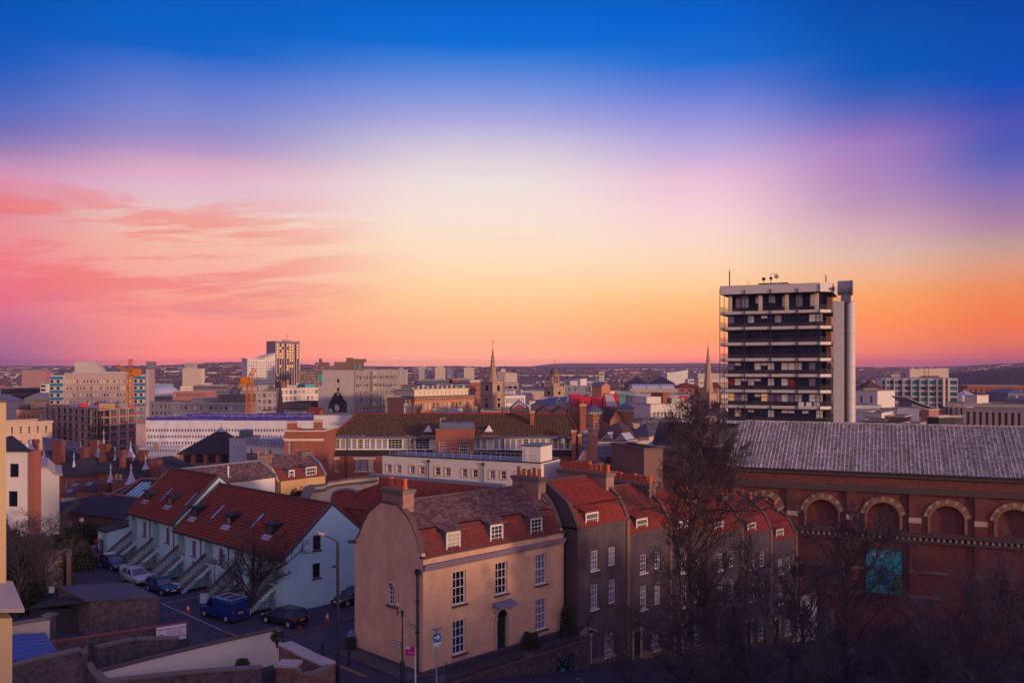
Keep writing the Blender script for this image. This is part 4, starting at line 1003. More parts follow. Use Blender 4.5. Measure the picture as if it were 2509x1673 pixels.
for (lab, x0, x1, D, yt, m, rm, rs, rf) in (
 ('bright red hipped roof with steam in front of the orange turret', 1422, 1452, 285, 1000, 'brick_pink', 'red_paint', 3.5, 'gable'),
 ('bright red roof strip left of the big pale skylight', 1455, 1490, 275, 1003, 'brick_pink', 'red_paint', 3.5, 'gable'),
 ('bright red roof with a large pale skylight panel', 1484, 1519, 268, 1004, 'brick_pink', 'red_paint', 4.5, 'gable'),
 ('small red roof peeping behind the brick chimney', 1400, 1425, 292, 990, 'brick_pink', 'red_paint', 3, 'gable'),
 ('dark pyramid-roofed hall behind the blue barrel roofs', 1541, 1592, 600, 941, 'brick_brown', 'slate_dark', 4.2, 'hip'),
 ('second dark pyramid-roofed hall left of the curved white office', 1604, 1655, 610, 940, 'brick_brown', 'slate_dark', 4.4, 'hip'),
 ('long red tiled roof with pale trim left of the gothic spire', 1658, 1722, 520, 951, 'brick_red', 'tile_bright', 3, 'hip'),
 ('red tiled roof just right of the gothic spire', 1745, 1768, 515, 951, 'brick_red', 'tile_bright', 3, 'gable'),
 ('blue-grey slate roof beside the gothic church', 1690, 1722, 340, 985, 'brick_brown', 'slate_blue', 2.5, 'hip'),
 ('brown gabled chapel roof between the gothic church and the office tower', 1755, 1784, 300, 1014, 'brick_brown', 'tile_brown', 3.5, 'gableF'),
 ('dark slate cottage roof below the gothic church tower', 1712, 1758, 290, 1018, 'stone_cream', 'slate', 3, 'hip')):
 rr = Bd('pitched_roof_building', lab, x0, D, x1, D, yt, 11 if D < 400 else 24, m, roof=rf, rmat=rm, rise=rs, rows=1, cols=3, to=.7, wh=1.4, wf=.4)
 if 'skylight' in lab and 'large' in lab: q = MB(); W, H = rr['W'], rr['H']; q.prism([(.4,.9,H+.9),(W*.85,.9,H+.9),(W*.6,5,H+4.3),(.2,5,H+4.3)],(0,-.12,.14)); q.build('skylight','stone_pale',rr)
def barrels():
 D = 505; X = GX(1578, D); zb = -24; r = empty('barrel_roof_hall', (X, D, zb), 0, 'hall with three shiny blue barrel roofs in the middle distance', 'building'); zt = ZY(952, D)-zb
 b = MB(); b.box(-8,0,0,19,14,zt); b.build('wall','concrete_pink',r)
 for i in range(3):
  b = MB(); x0 = -6.5+i*8; n = 8; pts = [(x0+7.6, 14*(1-cos(pi*k/n))/2-.3, zt+.02+2.4*sin(pi*k/n)) for k in range(n+1)]; b.prism(pts, (-7.6,0,0)); b.build('barrel_roof','slate_blue' if i == 9 else 'lead_pale',r)
barrels()
Bd('market_shed', 'low teal shed with a long pale roof in front of the barrel roofs', 1510, 440, 1560, 440, 962, 18, 'copper_teal', rows=1, cols=8, to=.6, wh=2.5, wf=.8, nx=1, ny=1, glass=['teal_glass'])
Bd('market_shed', 'very wide pale flat roof below the barrel roofs', 1560, 380, 1690, 376, 966, 34, 'concrete', rows=1, cols=12, to=.9, wh=1.6, wf=.7, nx=1, ny=1, glass=['teal_glass'], rmat='roof_grey')
Bd('office_block', 'bright orange-red panelled block left of the gothic church', 1645, 322, 1683, 322, 969, 12, 'brick_orange' if False else 'red_paint')
Bd('concrete_block', 'large blank grey concrete wall block behind the striped towers', 1532, 292, 1581, 280, 969, 12, 'concrete')
Bd('concrete_block', 'tall brown service block left of the white office with ribbon windows', 1567, 252, 1594, 252, 985, 14, 'brick_brown')
ww = dict(fh=4.4, to=2.0, wh=2.1, wf=.72, nx=3, ny=1, bw=.14, fw=.12, frame='grey_paint', glass=[D_,'glass_purple'])
Bd('office_block', 'white office with two rows of dark ribbon windows, upper tier behind the bare tree', 1594, 245, 1700, 250, 991, 13, 'white_render', rows=3, cols=11, boxes=[(.02,.35,.2,.8,2,'white_render'),(.45,.6,.3,.8,3,'brick_red'),(.6,.9,.2,.8,1.6,'stone_pale')], **ww)
Bd('office_block', 'white office lower tier with dark windows and two rooftop cowls', 1574, 232, 1672, 236, 1029, 8, 'white_render', rows=4, cols=11, fh=4.0, to=1.4, wh=2.1, wf=.72, nx=3, ny=1, bw=.14, fw=.12, frame='grey_paint', glass=[D_,'glass_purple'])
r = tb('curved white glass office tower with sloping top on the skyline', 1635, 1685, 916, 1000, WR, 10, 8, dl=8, glass=['teal_glass','glass_sky'], boxes=[(.0,.98,.1,.9,1.5,'white_render')])
q = MB(); q.prism([(0,-.5,r['H']+.3),(r['W'],-.5,r['H']+.3),(r['W'],-.5,r['H']+4.4)],(0,12,0)); q.build('sloping_top','white_render',r)
Bd('office_block', 'white framed office right of the curved glass tower', 1686, 820, 1705, 820, 929, 14, WR, rows=5, cols=4, to=1, wh=2, wf=.7, nx=1, ny=1, glass=['glass_blue'])
Bd('office_block', 'long cream office with two window rows seen behind the gothic spire', 1712, 700, 1790, 700, 929, 18, CR, rows=5, cols=14, fh=4.2, to=2, wh=1.6, wf=.6, nx=1, ny=1, glass=[D_], boxes=[(.0,.9,.2,.9,4.6,'stone_pale')])
# right of the office tower
Bd('office_block', 'white office corner with one big square window right of the round tower', 2095, 360, 2150, 352, 957, 12, 'white_render', rows=2, cols=2, fh=6, to=1.8, wh=3, wf=.28, nx=1, ny=1, glass=['glass_sky'], boxes=[(.0,.3,.1,.9,1,'concrete_dark')])
Bd('red_roof_house', 'dark red tiled roof behind the white office corner', 2120, 430, 2165, 430, 953, 12, 'brick_orange', roof='hip', rmat='tile_brown', rise=4)
Bd('office_block', 'cream colonnaded block with a row of small dark windows right of the round tower', 2088, 262, 2160, 262, 994, 12, 'white_render', rows=5, cols=14, fh=3.3, to=.9, wh=1.9, wf=.5, nx=1, ny=1, glass=[D_])
Bd('office_block', 'modern white block with wide dark windows right of the cream colonnaded block', 2156, 250, 2200, 246, 1001, 12, 'white_render', rows=5, cols=4, fh=3.6, to=.9, wh=2.0, wf=.75, nx=1, ny=1, glass=[D_])
Bd('office_block', 'low white wing with deep dark window bands above the brown walls', 2114, 235, 2160, 232, 1011, 10, 'white_render', rows=4, cols=3, fh=3.6, to=1.0, wh=2.0, wf=.85, nx=1, ny=1, glass=[D_])
def glass_office():
 r = Bd('glass_office', 'long teal glass office block with white piers and a lit right end', 2160, 500, 2347, 492, 926, 16, 'lead_pale', rows=6, cols=10, fh=3.15, to=1.3, wh=2.15, wf=.95, nx=2, ny=1, bw=.06, fw=.05, frame='slate_blue', glass=['green_glass','teal_glass'], mx=.3, rev=.25, cat='office block', cop='slate_blue')
 W, H = r['W'], r['H']; b = MB()
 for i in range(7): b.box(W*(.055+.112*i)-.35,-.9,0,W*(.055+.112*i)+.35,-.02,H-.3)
 b.build('pier','concrete_pink',r)  # shade over the left part is put into the pier colour
 b = MB(); b.box(W*.80,-1.4,0,W*.83,0-.02,H+.3); b.box(W*.865,-1.4,0,W*.89,0-.02,H+.3); b.build('stair_tower','cream_render',r)  # cream carries the sunlight on the right end
 b = MB(); b.box(W*.39,3,H+.26,W*.52,13,H+5.0); b.box(W*.52,3.004,H+.26,W*.90,13,H+5.4); b.build('penthouse','cream_render',r)
 b = MB(); b.box(W*.56,2,H+.26,W*.77,3,H+1.3); b.tube((W*.63,2,H),(W*.63,2,H+6.4),.12); b.build('louvre','brick_brown',r)
glass_office()
def swoop_roof():
 D = 262; x0, x1 = 2228, 2322; A = P(x0,0,D); zb = zb_(x0,D); r = empty('swoop_roof_building', (A.x, A.y, zb), 0, 'low building with a thin curving pale roof in front of the glass office', 'building')
 W = (x1-x0)*D/F; H = ZY(1003,D)-zb; b = MB(); b.box(.6,.5,0,W*1.15,10,H); b.build('wall','slate_blue',r)
 g = MB()
 for i in range(20): g.box(1+W*i/20,.42,H-2,1+W*i/20+.4,.47,H-.7)
 g.build('glazing','glass_dark',r); n = 10
 top = [( -.8+(W*1.0)*k/n, -.6, H+3.4*(1-k/n)**1.6+.25) for k in range(n+1)]; b = MB(); b.prism(top+[(p[0],p[1],p[2]-.3) for p in top[::-1]], (0,11,0)); b.build('curved_roof','roof_grey',r)
 b = MB(); b.prism([(1,.5,H),(W*.9,.5,H),(W*.5,.5,H+.6),(1,.5,H+2.4)],(0,9,0)); b.build('upper_wall','slate_blue',r)
swoop_roof()
Bd('office_block', 'long flat pale roofed terrace building at the right with dark glazed strip', 2322, 262, 2418, 258, 989, 12, 'concrete', rows=1, cols=14, to=1.2, wh=1.6, wf=.9, nx=1, ny=1, glass=['glass_blue',D_], rmat='roof_grey')
Bd('lift_tower', 'square white rendered roof tower lit on its right side', 2364, 266, 2394, 262, 969, 4, 'white_render', win=False)
Bd('lift_tower', 'right side of the square roof tower, coloured as sunlit, with a pale door', 2394, 262, 2422, 268, 970, 3, 'cream_render', rows=1, cols=1, to=.6, wh=1.8, wf=.3, glass=['blind_white'])  # cream puts the sunlight on the tower's right face into the colour
Bd('office_block', 'long cream upper storey at the right edge above the striped facade', 2416, 232, 2530, 226, 990, 14, 'cream_render', rows=1, cols=2, to=1.6, wh=1.3, wf=.1, glass=[D_], rmat='roof_grey', boxes=[(.35,.8,.4,.9,1.4,'slate_blue')])
def striped():
 D = 196; r = Bd('striped_facade_building', 'concrete building with upright beige fins and dark slots at the right edge', 2362, D, 2540, D-8, 1001, 10, 'concrete_pink', rows=1, cols=11, to=.6, wh=9.5, wf=.45, nx=2, ny=3, bw=.25, fw=.1, frame='concrete_dark', glass=[D_], rev=.8, mx=.2)
 W, H = r['W'], r['H']; b = MB(); n = 7;
 for k in range(n):
  a0 = pi/2*k/n; rad = 5.0; x = -rad*sin(a0)+0; y_ = rad-rad*cos(a0);
  b.box(x-.32,y_-.0,0,x+.1,y_+.8,H+.3); b.box(x-.70,y_+.25,0,x-.32,y_+.9,H+.26,1)
 b.build('curved_end', ['concrete_pink','slate_dark'], r)
striped()
for a in (('dark brown windowless block under the curving roof', 2168, 2216, 180, 1021, 'brick_brown', 9), ('long brown wall with two openings right of the round tower', 2114, 2170, 178, 1031, 'brick_brown', 8),
   ('wide dark concrete box in front of the striped facade', 2300, 2362, 172, 1023, 'concrete_dark', 8), ('dark recess block beside the pinkish square pier', 2272, 2300, 170, 1022, 'slate_dark', 7),
   ('square pinkish brick pier block above the dark boxes', 2256, 2276, 200, 1004, 'brick_pink', 5), ('small orange brick block with white windows behind the grey tiles', 2209, 2254, 168, 1038, 'brick_orange', 6)):
 Bd('service_block', a[0], a[1], a[3], a[2], a[3]-2, a[4], a[6], a[5], rows=1 if 'window' in a[0] and 'windowless' not in a[0] else 0, cols=5, to=.5, wh=1.1, wf=.4)
Bd('retail_hall', 'long red brick retail hall at the far right', 2370, 700, 2530, 690, 945, 26, 'brick_red', rows=1, cols=12, to=2, wh=3.5, wf=.3, nx=1, ny=1, glass=[D_])
Bd('retail_hall', 'dark red hall with slate roof behind the striped facade', 2330, 520, 2440, 520, 968, 22, 'brick_red', roof='hip', rmat='slate_dark', rise=2, rows=1, cols=14, to=1, wh=2, wf=.4)
Bd('office_block', 'blue-grey roofed office at the right edge in front of the red hall', 2470, 420, 2530, 420, 963, 20, 'slate_blue', rows=2, cols=10, to=1, wh=1.6, wf=.7, nx=1, ny=1, roof='hip', rmat='slate_blue', rise=2)
def glass_pyramid():
 D = 420; X = GX(2364, D); zb = -24; r = empty('glass_pyramid_roof', (X, D, zb), 0, 'small glazed pyramid roof between the glass office and the red halls', 'roof'); z = ZY(966,D)-zb
 b = MB(); spire(b,(0,0),3.4,z,z+2.0,8); b.build('glass_roof','lead_pale',r); b = MB(); b.lathe((0,0,0),[(3.2,0),(3.2,z)],8); b.tube((0,0,z+1.8),(0,0,z+2.8),.08)
 for i in range(8): a = 2*pi*(i+.5)/8; b.bar((3.45*cos(a),3.45*sin(a),z+.03),(0,0,z+2.1),.12)
 b.build('frame','white_paint',r)
glass_pyramid()
# ---- striped octagonal towers with slate caps
def oct_tower(lab, xc, wpx, D, yeave, yap, ybot=1060):
 X = GX(xc, D); zb = zb_(xc, D); r = empty('striped_tower', (X, D+2, zb), R(10), lab, 'tower'); rad = wpx*D/F/2*1.04; h = lambda y: ZY(y, D)-zb
 b = MB(); H = h(yeave+6); z = 0; k = 0
 while z < H:
  t = .62 if k % 2 == 0 else .26; z1 = min(H, z+t); q = rad*(1 if k % 2 == 0 else 1.006)
  A = [b.vt((q*cos(2*pi*(i+.5)/8), q*sin(2*pi*(i+.5)/8), z)) for i in range(8)]; Bq = [b.vt((q*cos(2*pi*(i+.5)/8), q*sin(2*pi*(i+.5)/8), z1)) for i in range(8)]
  for i in range(8): b.f.append([A[i],A[(i+1)%8],Bq[(i+1)%8],Bq[i]]); b.m.append(k % 2)
  z = z1; k += 1
 b.build('banded_wall', ['brick_orange','brick_red'], r)
 b = MB(); b.lathe((0,0,H),[(rad*.96,0),(rad*.96,.75)],8); b.build('clerestory','glass_dark',r)
 b = MB();
 for i in range(32): a = 2*pi*i/32; rr_ = rad*.985*cos(pi/8)/cos(((a+pi/8) % (pi/4))-pi/8) if False else rad*.95; b.box(rr_*cos(a)-.09,rr_*sin(a)-.09,H,rr_*cos(a)+.09,rr_*sin(a)+.09,H+.75)
 b.build('mullion','white_paint',r)
 b = MB(); spire(b,(0,0),rad*1.16,H+.72,h(yap),8); b.lathe((0,0,H+.6),[(rad*1.15,0),(rad*1.15,.11)],8); b.build('slate_cap','slate_blue',r)
 b = MB()
 for (ang, z0, z1, w) in ((-pi/2+.22, h(1044), h(1035), .55), (-pi/2-.62, h(1044), h(1033), .5)):
  n_ = Vector((cos(ang),sin(ang),0)); u = Vector((-n_.y,n_.x,0)); b.obox(n_*rad*.95+Vector((0,0,(z0+z1)/2)), u*w, n_*.12, Vector((0,0,(z1-z0)/2)))
 b.build('window','glass_sky',r)
oct_tower('left of two orange and red banded brick towers with slate caps', 1458, 41, 228, 1008, 992)
oct_tower('right of two orange and red banded brick towers with slate caps', 1535, 40, 232, 1001, 985)
r = Bd('gabled_building', 'steep brown gable with a white window band between the banded towers', 1494, 226, 1527, 226, 1032, 9, 'brick_orange', rows=1, cols=3, to=.3, wh=1.2, wf=.75, nx=3, ny=1, roof='gableF', rmat='tile_brown', rise=3.0)
r = Bd('brick_house', 'red-roofed link building between the left banded tower and the brown gable', 1472, 230, 1497, 230, 1030, 8, 'brick_orange', rows=1, cols=2, to=.5, wh=1.1, wf=.3, roof='gable', rmat='tile_brown', rise=3.2)
def pink_roof():
 D = 190; r = Bd('crescent_house', 'long house with pinkish tiled hip roof and two pointed dormer gables', 1434, D, 1536, D-6, 1073, 11, 'concrete_pink', rows=2, cols=8, fh=3.5, to=.7, wh=1.3, wf=.36, nx=1, ny=1, glass=[D_], roof='hip', rmat='tile_brown', rise=3.3, frame='cream_render')
 W, H = r['W'], r['H']; b = MB(); q = MB()
 for x in (.55, .88):
  b.poly([(W*x-1.2,-.1,H-.2),(W*x+1.2,-.1,H-.2),(W*x,-.1,H+1.2)])
  q.prism([(W*x-1.4,-.25,H-.25),(W*x,-.25,H+1.3),(W*x,-.25,H+1.45),(W*x-1.55,-.25,H-.2)],(0,3.5,0)); q.prism([(W*x+1.4,-.25,H-.25),(W*x,-.25,H+1.3),(W*x,-.25,H+1.45),(W*x+1.55,-.25,H-.2)],(0,3.5,0))
 b.build('dormer_gable','concrete_pink',r); q.build('dormer_roof','lead_pale',r)
pink_roof()
Bd('stone_terrace', 'pale stone parapet building with tank windows right of the pink-roofed house', 1521, 165, 1606, 158, 1086, 9, 'stone_pale', rows=1, cols=5, to=1.4, wh=1.2, wf=.35, bands=[(.0,.3,.25),(.9,1.05,.15)], rmat='roof_felt')
Bd('brick_house', 'yellow stone chimney-like block beside the right banded tower', 1552, 215, 1567, 215, 1040, 4, 'yellow_render')
Bd('slate_roof_house', 'slate mansard with skylight below the right banded tower', 1536, 190, 1590, 186, 1066, 9, 'stone_cream', roof='hip', rmat='slate', rise=2.6)
Bd('flat_terrace', 'sunlit pale flat roof with railing posts in front of the dark brown walls', 1500, 140, 1582, 134, 1118, 12, 'brick_brown', rmat='stone_pale', para=.0)
Bd('brick_block', 'dark brown brick block with steep slate roof behind the bare tree', 1578, 132, 1640, 130, 1094, 12, 'brick_brown', zb=-8)
def dark_wedge():
 D = 128; r = Bd('slate_roof_house', 'dark leaning slate roof behind the tall bare tree', 1600, D+6, 1668, D+4, 1094, 7, 'brick_brown', zb=-8, roof='gable', rmat='slate_dark', rise=3.4)
dark_wedge()
# ---- random city fabric filling the gaps
names = [('city_building', 'pale flat-roofed city building among the mid-distance rooftops', WR, 'roof_grey', 'flat'), ('city_building', 'beige flat-roofed city building among the mid-distance rooftops', CR, 'roof_felt', 'flat'),
   ('city_building', 'brown brick city building among the mid-distance rooftops', 'brick_pink', 'slate', 'hip'), ('city_building', 'low hall with pale pitched roof among the mid-distance rooftops', 'concrete', 'roof_grey', 'gable'),
   ('city_building', 'old house with dark slate roof among the mid-distance rooftops', ST, 'slate_blue', 'gable'), ('city_building', 'house with red tiled roof among the mid-distance rooftops', 'brick_orange', 'tile_brown', 'gable')]
rf_ = random.Random(5); cnt = 0; tries = 0
while cnt < 250 and tries < 4000:
 tries += 1
 D = 270*(5.2**(rf_.random()**.9)); t = rf_.uniform(-.60, .60); X = t*D; W = rf_.uniform(10, 26)*(1+D/1500); dep = rf_.uniform(9, 16)*(1+D/2500)
 if any((X-a)**2 + (D+dep/2-b_)**2 < (rr_+W*.55)**2 for a, b_, rr_ in FOOT): continue
 k = rf_.randrange(6); nm, lab, m, rm, rf2 = names[k]; hgt_ = rf_.uniform(7, 15) if D > 420 else rf_.uniform(7, 12)
 xp = X*F/D+1254.5; w = W*F/D; zt = ground(X, D)-.5+hgt_; yt = HZ-(zt-CZ)*F/D
 win = D < 900
 Bd(nm, lab, xp-w/2, D, xp+w/2, D+rf_.uniform(-.25,.25)*W, yt, dep, m, rows=int(hgt_/3.4) if win else 0, cols=max(2, int(W/(3.2 if D < 500 else 4.2))), fh=3.3, to=1, wh=1.5, wf=.45, nx=1, ny=1, roof=rf2, rmat=rm, rise=rf_.uniform(2,3.5),
  group='mid-distance rooftops: ' + lab.split(' among')[0], boxes=[(.2,.5,.3,.7,rf_.uniform(1,2.5),'stone_pale')] if rf2 == 'flat' and rf_.random() < .6 else ())
 cnt += 1
mk('glass_skyroof',(.10,.34,.42),rough=.12,spec=.8,var=.2)
# ================================================================ office tower (right)
def office_tower():
 A = Vector((GX(1764,206),206)); B_ = Vector((GX(2027,196.5),196.5)); d = B_-A; W = d.length; rz = atan2(d.y,d.x); zb = -10.0
 r = empty('office_tower', (A.x,A.y,zb), rz, 'tall dark glass office tower with white floor slabs, balconies and a round silver stair tower', 'tower')
 h = lambda y: ZY(y,206)-zb
 dep = 17.0; g0 = 1.3
 def ring(b, z0, z1, e, mi=0, ch=1.6):      # slab with a chamfered right corner
  pts = [(e,e,z0),(W-ch,e,z0),(W+.9,e+ch*1.2,z0),(W+.9,dep,z0),(e,dep,z0)]; b.prism(pts,(0,0,z1-z0),mi)
 sl = [h(764+37.9*k) for k in range(0, 12)]
 b = MB(); ring(b, h(722), h(701), 0); b.build('roof_band','panel_white',r)
 b = MB(); ring(b, h(722)-.12, h(722)-.01, .4); b.build('soffit','slate_dark',r)
 for z in sl:
  if z < .5: continue
  s = MB()
  for i in range(4):
   x0 = .02+W*i/4.15; x1 = min(W-1.62, x0+W/4.15-.16)
   if i == 3: x1 = W-1.62
   s.box(x0,0,z-.62,x1,1.2,z,0)
  s.prism([(W-1.5,.05,z-.62),(W+.85,1.85,z-.62),(W+.55,2.2,z-.62),(W-1.6,.6,z-.62)],(0,0,.62)); s.box(W+.3,2.6,z-.62,W+.85,dep,z); s.box(0,1.2,z-.62,1.2,dep,z)
  s.build('slab_edge','panel_white',r); s = MB(); ring(s, z-.78, z-.63, .15); s.box(1.25,1.25,z-.6,W,dep-.2,z-.05); s.build('floor_slab','concrete_dark',r)
 rt = random.Random(3); n = 14; x0, x1 = g0+.3, W-1.0; pw = (x1-x0)/n
 tops = [h(722)-.13]+[z-.8 for z in sl]
 g = {}
 walls = MB(); pan = MB(); fr = MB()
 for k in range(len(tops)):
  zt = tops[k]; zb2 = sl[k] if k < len(sl) else 0
  if zb2 < 0: continue
  off = 1.3 if k else 3.4
  ya = g0 if k else 2.6
  fr.box(x0-.05,ya-.06,zt-.14,x1+.05,ya+.1,zt); pan.box(x0,ya-.05,zb2+.02,x1,ya+.08,zb2+.95)
  for i in range(n):
   a = x0+pw*i; bright = rt.random(); dark = k in (2, 3)
   if k == 0 and i in (0,): continue
   m = 'tower_glass'
   if not dark:
    if bright < .42: m = 'blind_white'
    elif bright < .50: m = 'glass_curtain'
    elif bright < .58: m = 'glass_purple'
   elif bright < .07: m = 'glass_lit_dim'
   if k == 5 and i in (0,9): m = 'glass_red'
   if k == 6 and i in (0,5): m = 'glass_lit_dim'
   zl = zb2+.95; zz = zt-.14
   if m == 'blind_white' and rt.random() < .4:
    g.setdefault('tower_glass',MB()).poly([(a+.06,ya,zl),(a+pw-.06,ya,zl),(a+pw-.06,ya,zl+.9),(a+.06,ya,zl+.9)]); zl += .9
   g.setdefault(m,MB()).poly([(a+.06,ya,zl),(a+pw-.06,ya,zl),(a+pw-.06,ya,zz),(a+.06,ya,zz)])
   fr.box(a-.04,ya-.05,zb2+.95,a+.04,ya+.05,zz); fr.box(a+.04,ya-.04,zb2+1.85,a+pw-.04,ya+.04,zb2+1.92)
  for (xx, sgn) in ((W-.35,1),(x0-.1,-1)):
   for i in range(9):
    y0 = ya+.6+i*1.65; gg = g.setdefault('tower_glass',MB()); gg.poly([(xx,y0,zb2+.05),(xx,y0+1.55,zb2+.05),(xx,y0+1.55,zz),(xx,y0,zz)]); fr.box(xx-.05,y0-.08,zb2,xx+.05,y0,zz)
 cnt = 0; rest = {}
 for m, bb in g.items():
  for f in bb.f:
   q = [bb.v[i] for i in f]
   if cnt < 100 and abs(q[0].x-q[1].x) > .1: cnt += 1; e = MB(); e.poly(q); e.build('glazing_pane', m, r)
   else: rest.setdefault(m,MB()).poly(q)
 e = MB(); ms = list(rest)
 for k, m in enumerate(ms):
  for f in rest[m].f: e.poly([rest[m].v[i] for i in f], k)
 e.build('glazing_pane', ms, r)['kind'] = 'stuff'
 fr.build('window_frame','dark_metal',r); pan.build('spandrel_panel','slate_dark',r)
 b = MB(); b.box(x0+.4,g0+4.5,0,x1-.4,dep-1,h(722)-.2); b.build('core','concrete_dark',r)
 b = MB()
 for x in (1.6,8.4,14.2,20.6): b = MB(); b.box(x,1.35,sl[0],x+.75,2.1,h(722)-.12); b.build('top_floor_column','cream_render',r)
 b = MB()
 for x in (-.06,5.55,11.3,17.1): b.box(x,-.22,0 if x > -.1 else 0,x+.13,-.02,h(712) if x > 0 else h(708))
 b.box(W-1.6,-.2,0,W-1.47,-.02,h(705)); b.box(W+.95,1.6,0,W+1.1,1.75,h(716)); b.box(.95,-.12,0,1.05,-.02,h(722))
 b.build('mullion_post','dark_metal',r)
 b = MB()
 for k, z in enumerate(sl):
  if z < .5: continue
  for j in range(3):
   b.bar((0,.05,z+.35+.35*j),(0,dep*.6,z+.35+.35*j),.05)
   if k == 0 or True: b.bar((0,.05,z+.35+.35*j),(1.6,.05,z+.35+.35*j),.05)
   if k == 0: b.bar((1.6,.05,z+.35+.35*j),(W-1.6,.05,z+.35+.35*j),.04)
   b.bar((W-1.5,.1,z+.35+.35*j),(W+.8,1.9,z+.35+.35*j),.05)
  for q in range(7): b.bar((0,q*1.6+.05,z),(0,q*1.6+.05,z+1.1),.05)
 b.build('balcony_railing','dark_metal',r)
 b = MB()
 for i in range(3):
  x = W-6.1+i*1.65; z = sl[6]; b.box(x,.1,z,x+1.15,.7,z+.85); b.lathe((x+.57,.08,z+.42),[(.3,-.01),(.3,.01)],8)
 b.build('air_conditioner','white_paint',r)
 b = MB(); b.box(W+1.0,2.2,0,W+3.3,9,h(745)); b.build('stair_core','panel_white',r)
 b = MB(); b.box(W+3.2,2.6,0,W+3.65,6,h(747)); b.build('dark_slot','black_paint',r)
 b = MB(); b.lathe((W+4.45,4.2,0),[(1.08,0),(1.08,h(744)),(1.0,h(744)+.02)],28); o = b.build('round_stair_tower','panel_white',r,smooth=False)
 b = MB(); k = 0
 for q in range(13): z = h(744)-3.6*q; (z > 0) and b.lathe((W+4.45,4.2,z-.04),[(1.09,0),(1.09,.05)],28)
 b.build('panel_joint','concrete_dark',r)
 b = MB(); c = Vector((W+3.3,3.4,h(713))); b.tube(c+Vector((-1.35,0,0)), c+Vector((1.35,0,0)), 1.6, n=24); b.build('flue_drum','lead',r,smooth=False)
 b = MB(); b.tube(c+Vector((1.35,0,0)), c+Vector((1.7,0,0)), 1.68, n=24); b.box(W+2.6,2.6,h(748),W+4.6,4.6,h(728)); b.build('drum_collar','slate_blue',r)
 b = MB()
 b.box(8,4,h(701),14.5,9,h(694)); b.tube((1.9,1.5,h(701)),(1.9,1.5,h(664)),.16); b.tube((1.9,1.5,h(664)),(1.9,1.5,h(655)),.04); b.tube((W-.4,1.5,h(699)),(W-.4,1.5,h(683)),.13)
 b.tube((6.2,1.5,h(701)),(6.2,1.5,h(690)),.05); b.tube((11,2,h(701)),(11,2,h(673)),.04); b.tube((11,2,h(674)),(12.6,2,h(673.5)),.04)
 b.build('roof_mast','dark_metal',r)
 for (x, y_, rr, m) in ((9.5,686,.42,'dark_metal'),(11.1,685,.36,'dark_metal'),(12.3,681,.52,'steel')):
  b = MB(); b.tube((x,2,h(700)),(x,2,h(y_)),.06); b.tube((x,1.85,h(y_)),(x,2.0,h(y_)),rr,rr*.6,14); b.build('satellite_dish',m,r)
 b = MB()
 for q in range(4): b.bar((W+.9,2+q*.8,h(735)-q*.6),(W+3.4,4,h(742)-q*.5),.1)
 b.box(W+.92,1.2,h(712),W+1.15,5,h(718)); b.build('link_bridge','dark_metal',r)
 b = MB(); b.box(W+.95,2.0,h(715),W+1.2,4.2,h(709)); b.build('red_sign','red_paint',r)
office_tower()
mk('poster_teal',(.02,.33,.38),rough=.5,var=.5,scale=.35,col2=(.01,.22,.36)); mk('poster_dark',(.01,.10,.16),rough=.5); mk('poster_green',(.05,.17,.07),rough=.5); mk('poster_text',(.65,.6,.72),rough=.5); mk('ink_navy',(.03,.03,.14)); mk('ink_red',(.5,.03,.05)); mk('sign_white',(.72,.70,.76),rough=.4,var=.1); mk('sign_blue',(.01,.16,.45),rough=.35,var=.1); mk('sign_pink',(.55,.02,.25),rough=.4,var=.1); mk('ink_black',(.015,.012,.02))
def text(s, size, parent, loc, mat, maxw=None, rz=0, name='lettering', align='LEFT'):
 cu = bpy.data.curves.new(name,'FONT'); cu.body = s; cu.size = size; cu.extrude = .004; cu.resolution_u = 2; cu.align_x = align
 t = bpy.data.objects.new(name,cu); COL.objects.link(t); bpy.context.view_layer.update()
 w = t.dimensions.x; me = bpy.data.meshes.new_from_object(t); bpy.data.objects.remove(t);
 o = bpy.data.objects.new(name,me); COL.objects.link(o); me.materials.clear(); me.materials.append(M[mat]); o.parent = parent; o.location = loc; o.rotation_euler = (R(90),0,rz)
 if maxw and w > 0: o.scale = (maxw/w,maxw/w*1.0,1)
 return o
